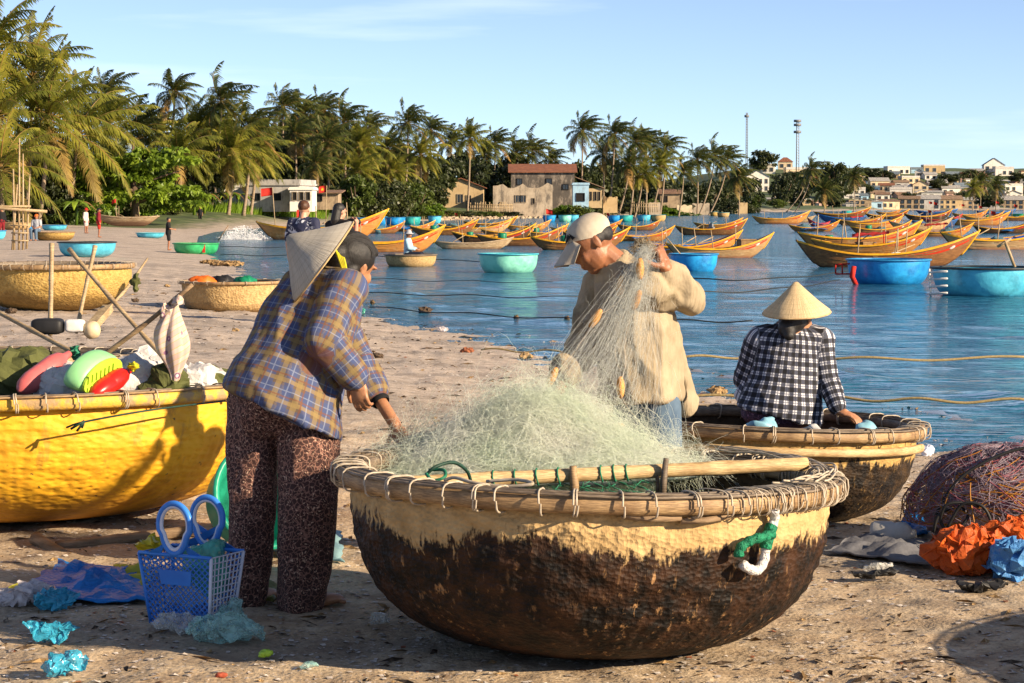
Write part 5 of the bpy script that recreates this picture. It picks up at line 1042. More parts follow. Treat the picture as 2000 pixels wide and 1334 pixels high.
def hand(mb, wrist, direc, palmn, curl=.5, size=1.0, side=1, spread=.12, thumb=.6):
    """palm and five jointed fingers; palmn points out of the palm, side +1/-1 puts the thumb on either edge"""
    d = Vector(direc).normalized(); n = Vector(palmn); n = (n - d * n.dot(d)).normalized(); s = d.cross(n) * side; w = Vector(wrist); Mx = Matrix((d, s, n)).transposed(); k = size
    mb.ell(w + d * .045 * k, (.052 * k, .040 * k, .017 * k), Mx, 12, 8); mb.tube([w - d * .01, w + d * .04 * k], [.022 * k, .026 * k], 10)
    for i, (off, ln) in enumerate([(.029, .068), (.010, .078), (-.010, .073), (-.028, .058)]):
        p = w + (d * .082 + s * off) * k; a = curl * (1 + .12 * i); dd = (d + s * spread * off * 30 * .3).normalized(); ch = [(w + (d * .05 + s * off * .9) * k, .0105 * k), (p, .0100 * k)]; r = .0092 * k
        fd, fn = dd, (n - dd * n.dot(dd)).normalized()
        for f, bend in ((.42, 1.0), (.32, 1.15), (.26, .8)):
            q = a * bend; fd, fn = fd * math.cos(q) + fn * math.sin(q), fn * math.cos(q) - fd * math.sin(q); p = p + fd * ln * f * k; r *= .92; ch.append((p, r))
        limb(mb, ch, 8)
    p = w + (d * .018 + s * .030) * k; dd = (d * .7 + s * .75 + n * thumb).normalized(); ch = [(w + d * .02 * k, .014 * k), (p, .0135 * k)]
    for f, b in ((.036, .0), (.030, .5), (.024, .4)): dd = (dd + d * b + n * b * .5 - s * b * .4).normalized(); p = p + dd * f * k; ch.append((p, .0108 * k))
    limb(mb, ch, 8)
def head(mb, c, fwd, up, k=1.0):
    """skull, jaw, nose, lips, ears; fwd is where the face looks"""
    f = Vector(fwd).normalized(); u = Vector(up); u = (u - f * u.dot(f)).normalized(); s = f.cross(u); c = Vector(c); Mx = Matrix((f, s, u)).transposed()
    P = lambda a, b, z: c + (f * a + s * b + u * z) * k
    mb.ell(P(-.012, 0, .028), (.098 * k, .076 * k, .088 * k), Mx, 20, 14); mb.ell(P(.018, 0, -.032), (.074 * k, .064 * k, .080 * k), Mx, 16, 12); mb.ell(P(.030, 0, -.070), (.046 * k, .046 * k, .036 * k), Mx, 14, 10); mb.ell(P(.050, 0, -.085), (.032 * k, .030 * k, .025 * k), Mx, 12, 8)
    limb(mb, [(P(.080, 0, .012), .009 * k), (P(.094, 0, -.016), .0115 * k), (P(.089, 0, -.023), .012 * k)], 8); mb.ell(P(.086, 0, .030), (.014 * k, .052 * k, .011 * k), Mx, 12, 6); mb.ell(P(.084, 0, -.052), (.013 * k, .024 * k, .008 * k), Mx, 10, 6); mb.ell(P(.080, 0, -.064), (.013 * k, .021 * k, .008 * k), Mx, 10, 6)
    for q in (-1, 1):
        mb.ell(P(.055, q * .032, -.026), (.030 * k, .028 * k, .030 * k), Mx, 10, 7); mb.ell(P(-.010, q * .075, -.002), (.018 * k, .007 * k, .030 * k), Mx, 10, 8); mb.ell(P(-.016, q * .079, .010), (.010 * k, .006 * k, .016 * k), Mx, 8, 6)
    limb(mb, [(P(-.02, 0, -.06), .050 * k), (P(-.04, 0, -.15), .052 * k)], 12)
    return P, Mx
def skin_mat(name, c1, c2): 
    t = NT(name); v = t.coord('Object'); n = t.noise(v, 14, 5, .6); col = t.ramp(n, [(.3, c2), (.65, c1)]); t.fin(col, .5, t.bump(t.noise(v, 90, 3, .6), .35, .003)); t.b.inputs['Subsurface Weight'].default_value = .08; t.b.inputs['Subsurface Radius'].default_value = (.02, .008, .004); return t.m
SKIN = skin_mat('skin_tan', (.42, .20, .10), (.27, .115, .055)); SKIN2 = skin_mat('skin_brown', (.34, .14, .065), (.20, .078, .036)); SKIN3 = skin_mat('skin_fair', (.55, .30, .20), (.42, .2, .13))
_h = NT('black_hair'); _hv = _h.coord('Object', (1, 1, 1)); HAIR = _h.fin(_h.ramp(_h.noise(_hv, 60, 3, .6), [(.35, (.004, .0035, .0035)), (.7, (.016, .013, .012))]), .55, _h.bump(_h.noise(_h.coord('Object', (6, 6, 1)), 60, 3, .6), .6, .004))
def stripes(t, x, period, bands):
    """bands of (centre, width) within one period -> mask"""
    f = t.math('FRACT', t.math('DIVIDE', x, period)); out = None
    for c, w in bands:
        m = t.math('LESS_THAN', t.math('ABSOLUTE', t.math('SUBTRACT', f, c)), w / 2); out = m if out is None else t.math('MAXIMUM', out, m)
    return out
def plaid_brown():
    t = NT('plaid_brown_blue'); sp = t.sep(t.attr('pl')); a, b = sp[0], sp[1]; col = (.105, .068, .042)
    va = stripes(t, a, .085, [(.25, .44)]); vb = stripes(t, b, .075, [(.25, .44)]); col = t.mix(t.math('MULTIPLY', va, .65), col, (.035, .065, .17)); col = t.mix(t.math('MULTIPLY', vb, .65), col, (.03, .065, .20))
    col = t.mix(t.math('MULTIPLY', stripes(t, a, .085, [(.72, .2)]), .6), col, (.28, .19, .06)); col = t.mix(t.math('MULTIPLY', stripes(t, b, .075, [(.72, .24)]), .6), col, (.26, .18, .06))
    col = t.mix(t.math('MULTIPLY', t.math('MAXIMUM', stripes(t, a, .085, [(.25, .05)]), stripes(t, b, .075, [(.25, .055)])), .5), col, (.26, .30, .40)); col = t.mix(t.math('MULTIPLY', t.math('MAXIMUM', stripes(t, a, .085, [(.97, .06)]), stripes(t, b, .075, [(.97, .06)])), .7), col, (.16, .05, .03))
    v = t.coord('Object'); n = t.noise(v, 12, 4, .6); col = t.mix(t.math('MULTIPLY', n, .35), col, (.05, .04, .035)); return t.fin(col, .85, t.bump(t.noise(v, 160, 2, .6), .3, .002))
def plaid_black():
    t = NT('check_black_white'); sp = t.sep(t.attr('pl')); a, b = sp[0], sp[1]
    A_ = stripes(t, a, .047, [(.27, .55)]); B_ = stripes(t, b, .047, [(.27, .55)]); s = t.math('MULTIPLY', t.math('ADD', A_, B_), .5)
    col = t.ramp(s, [(0, (.62, .62, .66)), (.3, (.06, .065, .09)), (.75, (.006, .006, .010))], 'CONSTANT'); col = t.mix(t.math('MULTIPLY', t.math('MAXIMUM', stripes(t, a, .047, [(.76, .10)]), stripes(t, b, .047, [(.76, .10)])), .75), col, (.02, .025, .06))
    return t.fin(col, .85, t.bump(t.noise(t.coord('Object'), 150, 2, .6), .25, .002))
def floral(name, base, fl, fl2, sc):
    t = NT(name); v = t.coord('Object'); w = t.noise(v, sc * .7, 1, .5, out=1); vv = t.node('ShaderNodeVectorMath', operation='MULTIPLY_ADD'); t.l.new(w, vv.inputs[0]); vv.inputs[1].default_value = (.03, .03, .03); t.l.new(v, vv.inputs[2])
    e = t.voro(vv.outputs[0], sc, 'DISTANCE_TO_EDGE'); d = t.voro(vv.outputs[0], sc * 1.4); col = t.mix(t.ramp(e, [(.03, 1), (.10, 0)]), base, fl2); col = t.mix(t.ramp(d, [(.16, 1), (.26, 0)]), col, fl); return t.fin(col, .9, t.bump(t.noise(v, 120, 2, .6), .3, .002))
PLAID = plaid_brown(); CHECK = plaid_black(); FLOR = floral('floral_maroon', (.045, .018, .015), (.56, .38, .27), (.26, .13, .095), 52); FLOR2 = floral('floral_purple', (.05, .025, .05), (.3, .15, .22), (.12, .06, .1), 40)
_j = NT('beige_cotton'); _jv = _j.coord('Object'); _jc = _j.ramp(_j.noise(_jv, 9, 4, .6), [(.35, (.28, .225, .148)), (.7, (.39, .32, .22))]); _jc = _j.mix(_j.ramp(_j.noise(_jv, 4, 5, .7), [(.56, 0), (.7, .7)]), _jc, (.17, .135, .075)); _jw = _j.noise(_j.coord('Object', (1, 1, .30)), 11, 3, .6, dist=.8); _jf = _j.noise(_j.coord('Object', (1, 1, .5)), 34, 2, .6)
JACKET = _j.fin(_jc, .92, _j.bump(_j.math('MULTIPLY_ADD', _jf, .12, _jw), .8, .022), Specular_IOR_Level=.15); DENIM = M('blue_denim', (.11, .17, .24), (.05, .085, .14), 7, .9, .4, 160, dist=.002); CAPM = M('cap_cream', (.54, .48, .38), (.40, .34, .26), 8, .85, .3, 120, dist=.002); NAVYK = M('navy_print', (.012, .016, .035), (.006, .008, .018), 4, .8); BLACKC = M('black_cotton', (.010, .010, .012), (.006, .006, .007), 6, .85)
def straw_mat(name, c1, c2):
    t = NT(name); v = t.coord('Object'); sp = t.sep(v); ang = t.math('ARCTAN2', sp[1], sp[0]); cmb = t.node('ShaderNodeCombineXYZ'); t.l.new(t.math('MULTIPLY', ang, 26), cmb.inputs[0]); t.l.new(t.math('MULTIPLY', sp[2], 5), cmb.inputs[1])
    n = t.noise(cmb.outputs[0], 1.6, 4, .65); col = t.ramp(n, [(.3, c2), (.62, c1)]); hoops = t.wave(v, 14, .3, 'Z', 1); col = t.mix(t.math('MULTIPLY', t.ramp(hoops, [(0, 1), (.16, 0)]), .16), col, tuple(x * .45 for x in c2))
    return t.fin(col, .75, t.bump(n, .8, .006))
STRAW = straw_mat('palm_leaf_straw', (.66, .50, .28), (.46, .32, .16)); STRAWG = straw_mat('shade_grey_straw', (.50, .46, .38), (.32, .28, .22)); YELR = M('yellow_ribbon', (.55, .50, .02), (.38, .33, .01), 20, .6)  # greyer straw: the shade on the bending woman's hat is put into its colour
def cone_hat(root, c, apex_dir, r, h, m):
    """non la: fine cone, thick at the brim hoop, thin shell"""
    o = MB(); pr = [(r, 0), (r * .985, .012), (r * .66, h * .36), (r * .33, h * .70), (.012, h * .985), (.0, h)]; o.lathe(pr, 64); o.lathe([(.0, h - .012), (r * .32, h * .68), (r * .64, h * .34), (r * .96, .006), (r, 0)], 64)
    q = Vector(apex_dir).normalized().to_track_quat('Z', 'Y'); ob = o.build('conical_hat', m, root); ob.location = Vector(c) - root.location; ob.rotation_euler = q.to_euler()
    hp = MB(); hp.tube([(r * math.cos(a) * 1.004, r * math.sin(a) * 1.004, .001) for a in np.linspace(0, 2 * math.pi, 49)[:-1]], .0042, 6, closed=True); hb = hp.build('brim_hoop', BAMY, ob)
    for k in range(1, 7):
        hk = MB(); f = k / 7.5; rr = r * (1 - f) * .985; hk.tube([(rr * math.cos(a), rr * math.sin(a), h * f - .006) for a in np.linspace(0, 2 * math.pi, 33)[:-1]], .002, 4, closed=True); hk.build('hoop', BAM, ob)
    return ob
def person(loc, label): return E('person', loc, label, 'person')
def put(root, me, name, mat):
    V = get_v(me) - np.array(root.location, np.float32); me.vertices.foreach_set('co', V.ravel().astype(np.float32)); me.materials.clear(); me.materials.append(mat); me.update(); me.name = name; return link(me, name, root)
def mid(a, b, t=.5): return Vector(a).lerp(Vector(b), t)

# ---- woman bending over the net
w1 = person((A(540, 1190, 8.92).x, 8.92, 0), 'woman in brown plaid jacket and floral trousers bending towards the net, straw hat slung behind')
Wd = dict(rsh=A(672, 566, 8.97), lsh=A(606, 552, 9.24), rel=A(630, 662, 8.83), rwr=A(697, 741, 8.84), lel=A(694, 700, 9.26), lwr=A(742, 782, 9.14), rh=A(598, 800, 8.98), lh=A(500, 782, 9.02), rk=A(600, 970, 8.88), lk=A(492, 975, 8.97), ra=A(588, 1160, 8.88), la=A(480, 1157, 8.97))
b = MB(); hc = A(689, 520, 9.12); HP, HM = head(b, hc, (.58, .72, -.36), (.35, .15, .92), 1.0)
tor = [A(548, 790, 8.97), A(572, 720, 9.0), A(600, 640, 9.05), A(632, 565, 9.1)]
limb(b, [(tor[0], .12), (tor[1], .12), (tor[2], .12), (tor[3], .10), (A(660, 540, 9.11), .055), (hc + Vector((-.02, 0, -.03)), .05)])
limb(b, [(tor[3], .08), (Wd['rsh'], .05), (Wd['rel'], .038), (mid(Wd['rel'], Wd['rwr'], .35), .038), (Wd['rwr'], .026)]); limb(b, [(tor[3], .08), (Wd['lsh'], .05), (Wd['lel'], .038), (mid(Wd['lel'], Wd['lwr'], .35), .036), (Wd['lwr'], .027)])
hand(b, Wd['rwr'], (.16, -.05, -.95), (.30, .85, .1), .42, .98, -1)
limb(b, [(Wd['lwr'], .027), (A(772, 830, 9.06), .026)]); hand(b, A(774, 832, 9.06), (.35, -.35, -.75), (-.3, -.6, -.2), .5, 1.0, 1)
for s in 'rl':
    limb(b, [(Wd[s + 'h'], .08), (Wd[s + 'k'], .055), (Wd[s + 'a'], .036)]); a = Wd[s + 'a']; limb(b, [(a, .036), (Vector((a.x, a.y, .045)), .036)]); ft = Vector((a.x, a.y, .03)); fd = Vector((.50 if s == 'r' else .18, .4 if s == 'r' else .3, 0)).normalized()
    b.ell(ft + fd * .085 + Vector((0, 0, -.005)), (.12, .042, .028), Matrix.Rotation(math.atan2(fd.y, fd.x), 3, 'Z')); b.ell(ft - fd * .02 + Vector((0, 0, .005)), (.045, .036, .036))
    for q in range(5): sd = Vector((-fd.y, fd.x, 0)); limb(b, [(ft + fd * .17 + sd * (.03 - .015 * q) + Vector((0, 0, -.015)), .010), (ft + fd * (.215 - .007 * q) + sd * (.032 - .016 * q) + Vector((0, 0, -.018)), .0095 if q else .012)], 6)
put(w1, fuse(b, .0046, 3), 'body', SKIN)
j = MB(); sdv = Vector((.88, -.20, -.40))
ht = (.42, .10, .90)
j.loft([(A(552, 808, 8.96), .256, .25, sdv, ht), (A(555, 790, 8.965), .254, .245, sdv, ht), (A(563, 748, 8.985), .238, .22, sdv, (.36, .1, .93)), (A(588, 676, 9.03), .205, .172, sdv), (A(612, 612, 9.07), .190, .150, sdv), (A(632, 566, 9.1), .165, .125, sdv), (A(644, 540, 9.11), .10, .095, sdv), (A(652, 528, 9.115), .066, .066, sdv)], 28)
limb(j, [(A(640, 570, 9.06), .10), (Wd['rsh'], .088), (mid(Wd['rsh'], Wd['rel']), .078), (Wd['rel'], .074), (mid(Wd['rel'], Wd['rwr'], .5), .068), (mid(Wd['rel'], Wd['rwr'], .86), .064)], 16)
limb(j, [(A(625, 566, 9.16), .10), (Wd['lsh'], .085), (Wd['lel'], .072), (mid(Wd['lel'], Wd['lwr'], .75), .062)], 16)
jm = fuse(j, .0085, 2); cloth(jm, [(tor[0], tor[3], .19), (Wd['rsh'], Wd['rel'], .076), (Wd['rel'], Wd['rwr'], .066), (Wd['lsh'], Wd['lel'], .076), (Wd['lel'], Wd['lwr'], .066)], .013, 8, 1); put(w1, jm, 'jacket', PLAID)
MB().lathe([(.036, 0), (.041, .012), (.036, .024)], 14).build('cuff', BLACKC, w1).matrix_basis = Matrix.Translation(mid(Wd['lel'], Wd['lwr'], .96) - w1.location) @ (Wd['lwr'] - Wd['lel']).to_track_quat('Z', 'Y').to_matrix().to_4x4()
p = MB(); limb(p, [(A(545, 742, 8.98), .165), (A(548, 775, 8.97), .17)], 16)
p.ell(A(512, 805, 8.96), (.10, .115, .12)); p.ell(A(585, 810, 8.97), (.10, .115, .12))
limb(p, [(Wd['lh'], .118), (A(495, 880, 9.0), .100), (Wd['lk'], .088), (A(486, 1070, 8.97), .080), (Wd['la'] + Vector((0, 0, -.012)), .076)], 18); limb(p, [(Wd['rh'], .118), (A(600, 880, 8.92), .120), (Wd['rk'], .106), (A(594, 1070, 8.88), .100), (Wd['ra'] + Vector((0, 0, -.02)), .096)], 18)
pm = fuse(p, .009, 3); pm2 = cloth(pm, [(Wd['rh'], Wd['ra'], .11), (Wd['lh'], Wd['la'], .09)], .018, 7, 3, zs=.3); put(w1, pm2, 'trousers', FLOR)
hr = MB(); hr.ell(HP(-.024, 0, .040), (.102, .086, .092), HM, 18, 12); hr.ell(HP(-.070, 0, .0), (.055, .062, .065), HM); hr.ell(HP(.035, 0, .085), (.05, .06, .03), HM); hr.ell(HP(-.11, 0, .015), (.045, .045, .045), HM); hr.ell(HP(-.045, .05, -.03), (.03, .028, .05), HM); hr.ell(HP(-.045, -.05, -.03), (.03, .028, .05), HM)
hm = fuse(hr, .006, 3); hairo = put(w1, hm, 'hair', HAIR)
def combed(root, P_, par, n=150, seed=2, a0=38, a1=188):
    """combed locks laid over the skull"""
    rgh = random.Random(seed); hs = MB()
    for k in range(n):
        lam = -1.3 + 2.6 * k / (n - 1) + rgh.uniform(-.01, .01); e = rgh.uniform(0, .004); hs.tube([P_(-.024 + (.103 + e) * math.cos(ph) * math.cos(lam * (1 - .5 * q)), (.0875 + e) * math.sin(lam * (1 - .72 * q)), .040 + (.093 + e) * math.sin(ph) * math.cos(lam * (1 - .5 * q))) - root.location for q, ph in [(i / 10, R_(a0 + (a1 - a0) * i / 10) + .02 * rgh.random()) for i in range(11)]], [.0012 + .0012 * math.sin(math.pi * i / 10) for i in range(11)], 4, cap=False)
    return tag(hs.build('locks', HAIR, par), kind='stuff')
combed(w1, HP, hairo)
cone_hat(w1, A(631, 513, 9.02), (-.79, -.10, .60), .202, .178, STRAWG)
for k in range(4): MB().tube([Vector(q) - w1.location for q in cat_rom([A(655 + 4 * k, 488 + 6 * k, 8.99), A(662 + 3 * k, 505, 8.97), A(670 + 2 * k, 528, 8.98), A(676 + k, 548, 9.0)], 5)], .006, 5).build('hat_ribbon', YELR, w1)

# ---- man holding up the net
m1 = person((A(1265, 1109, 9.95).x, 9.95, 0), 'man in beige shirt and cream cap, head bowed, holding the net up in his fist')
Md = dict(lsh=A(1268, 558, 9.74), lel=A(1340, 580, 9.90), lwr=A(1300, 524, 9.71), rsh=A(1180, 562, 10.08), rel=A(1140, 672, 10.02), rwr=A(1096, 752, 9.84), lh=A(1282, 785, 9.90), rh=A(1242, 785, 10.02))
b = MB(); hc = A(1156, 477, 9.87); HP2, HM2 = head(b, hc, (-.78, -.14, -.60), (-.6, 0, .8), 1.06)
limb(b, [(A(1264, 770, 9.95), .12), (A(1250, 690, 9.94), .12), (A(1235, 610, 9.92), .12), (A(1220, 555, 9.9), .10), (A(1195, 520, 9.89), .062), (hc + Vector((.02, 0, -.02)), .06)])
for s in 'lr': limb(b, [(A(1220, 560, 9.9), .08), (Md[s + 'sh'], .055), (Md[s + 'el'], .042), (Md[s + 'wr'], .030)])
hand(b, Md['lwr'], (-.30, -.20, .92), (-.80, .35, -.30), 1.18, 1.12, 1, thumb=1.0)
hand(b, Md['rwr'], (-.5, -.3, -.75), (-.2, .2, -.8), .5, 1.05, -1)
for s, xx, yy in (('l', 1292, 9.87), ('r', 1245, 10.05)):
    kx, an = A(xx, 930, yy - .02), A(xx, 1085, yy); limb(b, [(Md[s + 'h'], .08), (kx, .06), (an, .04), (Vector((an.x, an.y, .04)), .04)]); b.ell((an.x - .07, an.y, .03), (.13, .045, .032))
put(m1, fuse(b, .0046, 3), 'body', SKIN2)
j = MB(); sx = Vector((1, 0, 0))
j.loft([(A(1254, 778, 9.95), .172, .20, sx), (A(1254, 755, 9.95), .168, .195, sx), (A(1253, 700, 9.94), .164, .180, sx), (A(1246, 640, 9.93), .160, .168, sx), (A(1236, 590, 9.92), .156, .165, sx), (A(1222, 554, 9.9), .118, .145, sx), (A(1208, 532, 9.895), .080, .085, sx), (A(1199, 518, 9.89), .068, .070, sx), (A(1194, 508, 9.885), .066, .068, sx)], 28)
limb(j, [(A(1240, 572, 9.84), .092), (Md['lsh'], .080), (mid(Md['lsh'], Md['lel']), .072), (Md['lel'], .068), (mid(Md['lel'], Md['lwr'], .45), .060), (mid(Md['lel'], Md['lwr'], .86), .052)], 16)
limb(j, [(A(1205, 572, 9.98), .092), (Md['rsh'], .080), (mid(Md['rsh'], Md['rel']), .072), (Md['rel'], .066), (mid(Md['rel'], Md['rwr'], .8), .058)], 16)
limb(j, [(A(1300, 640, 9.96), .06), (A(1318, 720, 9.97), .048), (A(1336, 792, 9.96), .032)], 12)
jm = fuse(j, .0085, 2); cloth(jm, [(A(1258, 792, 9.95), A(1220, 552, 9.9), .17), (Md['lsh'], Md['lel'], .08), (Md['rsh'], Md['rel'], .08)], .028, 9, 6, zs=.28); put(m1, jm, 'shirt', JACKET)
p = MB(); limb(p, [(A(1260, 740, 9.95), .13), (A(1262, 775, 9.95), .13)], 16)
for s, xx, yy in (('l', 1288, 9.90), ('r', 1244, 10.02)): limb(p, [(Md[s + 'h'], .102), (A(xx, 860, yy), .098), (A(xx, 940, yy), .084), (A(xx, 1080, yy), .072)], 16)
pm = fuse(p, .009, 3); cloth(pm, [(Md['lh'], A(1294, 1080, 9.86), .1), (Md['rh'], A(1246, 1080, 10.06), .1)], .007, 7, 9); put(m1, pm, 'jeans', DENIM)
cp = MB(); cp.ell(HP2(-.014, 0, .046), (.110, .088, .080), HM2, 24, 16); cm = fuse(cp, .006, 2)
V = get_v(cm); keep = []                                     # cut the cap open below the brow line
fwd = Vector(HM2.col[0]); upv = Vector(HM2.col[2]); bm = bmesh.new(); bm.from_mesh(cm); pl0 = HP2(0, 0, .026)
bmesh.ops.bisect_plane(bm, geom=bm.verts[:] + bm.edges[:] + bm.faces[:], plane_co=pl0, plane_no=-(upv * .90 - fwd * .42), clear_outer=True); bm.to_mesh(cm); bm.free(); put(m1, cm, 'cap', CAPM)
bw = bpy.data.objects[m1.children[-1].name]
g = []
for i in range(7):
    f = i / 6; row_ = []
    for k in range(13): q = -1 + 2 * k / 12; row_.append(HP2(.060 + (.025 + .098 * f) * math.cos(q * 1.05) - .02 * (1 - f), .094 * math.sin(q * 1.22) * (1 - .05 * f), .064 - .046 * f - .036 * q * q) - m1.location)
    g.append(row_)
MB().sheet(g, .005).build('cap_brim', CAPM, m1)
for q in (.4,): MB().tube([HP2(.060 + .116 * math.cos(k * 1.05), .0885 * math.sin(k * 1.22), .0225 - .036 * k * k) - m1.location for k in np.linspace(-1, 1, 15)], .0028, 5).build('brim_piping', BLACKC, m1)
def on_cap(a, e, o=1.02): return HP2(-.014 + .110 * o * math.cos(e) * math.cos(a), .088 * o * math.cos(e) * math.sin(a), .046 + .080 * o * math.sin(e))
for pts in ([(-.25, .25), (-.62, .62), (-.75, .40)], [(-.70, .62), (-.95, .25), (-.80, .22)], [(-.10, .42), (-.42, .72), (-.48, .55)]):
    mb = MB(); v3 = [on_cap(*q) - m1.location for q in pts]; mb.prism(v3, (on_cap(*pts[0], 1.05) - on_cap(*pts[0], 1.0)) * .6); mb.build('cap_emblem', BLACKC, m1, False)
hr = MB(); hr.ell(HP2(-.050, 0, .010), (.062, .076, .055), HM2); hr.ell(HP2(-.02, .064, .012), (.035, .016, .032), HM2); hr.ell(HP2(-.02, -.064, .012), (.035, .016, .032), HM2); put(m1, fuse(hr, .006, 3), 'hair', HAIR)

# ---- seated woman, back to us
w2 = person(A(1530, 812, 12.3), 'woman in black and white checked shirt and pale conical hat sitting with her back turned')
b = MB(); hc = A(1560, 622, 12.27); HP3, HM3 = head(b, hc, (.55, .80, -.15), (0, 0, 1), .92); S = dict(rsh=A(1602, 664, 12.28), rel=A(1614, 738, 12.24), rwr=A(1638, 803, 12.12), lsh=A(1484, 664, 12.3), lel=A(1458, 738, 12.38), lwr=A(1478, 775, 12.58))
limb(b, [(A(1530, 795, 12.3), .13), (A(1538, 730, 12.3), .12), (A(1545, 665, 12.3), .10), (hc + Vector((-.01, 0, -.12)), .05)]); 
for s in 'rl': limb(b, [(A(1545, 668, 12.3), .07), (S[s + 'sh'], .05), (S[s + 'el'], .04), (S[s + 'wr'], .026)])
hand(b, S['rwr'], (.75, -.35, -.25), (0, .1, -1), .25, .98, 1); hand(b, S['lwr'], (.2, .8, -.2), (0, 0, -1), .4, .98, -1)
for s, u in (('r', 1560), ('l', 1500)):
    kn = A(u, 800, 12.3) + Vector((0, .36, .02)); an = kn + Vector((0, .03, -.36)); limb(b, [(A(u, 800, 12.3), .09), (kn, .06), (an, .04)]); b.ell(an + Vector((0, .06, -.03)), (.045, .11, .03))
put(w2, fuse(b, .005, 3), 'body', SKIN)
j = MB(); j.loft([(A(1520, 812, 12.28), .238, .185, sx), (A(1526, 790, 12.28), .228, .18, sx), (A(1534, 745, 12.29), .205, .155, sx), (A(1541, 700, 12.3), .195, .14, sx), (A(1545, 660, 12.3), .175, .122, sx), (A(1547, 638, 12.3), .11, .095, sx), (A(1548, 626, 12.29), .065, .065, sx)], 28)
limb(j, [(A(1585, 664, 12.29), .085), (S['rsh'], .077), (mid(S['rsh'], S['rel']), .066), (S['rel'], .062), (mid(S['rel'], S['rwr'], .85), .052)], 16); limb(j, [(A(1502, 664, 12.3), .085), (S['lsh'], .077), (mid(S['lsh'], S['lel']), .07), (S['lel'], .068), (mid(S['lel'], S['lwr'], .8), .056)], 16); limb(j, [(A(1478, 745, 12.33), .06), (A(1447, 772, 12.33), .035)], 12)
jm = fuse(j, .008, 2); cloth(jm, [(A(1528, 812, 12.29), A(1545, 640, 12.3), .18), (S['rsh'], S['rel'], .068), (S['rel'], S['rwr'], .058), (S['lsh'], S['lel'], .068), (S['lel'], S['lwr'], .058)], .009, 9, 12); put(w2, jm, 'shirt', CHECK)
p = MB(); p.ell(A(1522, 806, 12.29), (.215, .17, .10)); 
for u in (1560, 1500):
    kn = A(u, 800, 12.3) + Vector((0, .36, .02)); limb(p, [(A(u, 800, 12.3), .105), (kn, .08), (kn + Vector((0, .03, -.3)), .07)], 14)
put(w2, fuse(p, .01, 3), 'trousers', FLOR2)
hr = MB(); hr.ell(HP3(-.02, 0, .02), (.098, .08, .08), HM3); limb(hr, [(HP3(-.06, 0, -.02), .07), (A(1538, 640, 12.2), .055), (A(1541, 655, 12.155), .03)]); put(w2, fuse(hr, .007, 3), 'hair', HAIR)
cone_hat(w2, A(1556, 611, 12.27), (-.05, -.14, 1), .184, .172, STRAW)
th = MB(); th.box((c2.x - .05, 12.32, c2.z + .345), (1.42, .24, .035)); tw = th.build('thwart', WOOD, boat2, False); tw.matrix_parent_inverse = boat2.matrix_basis.inverted()

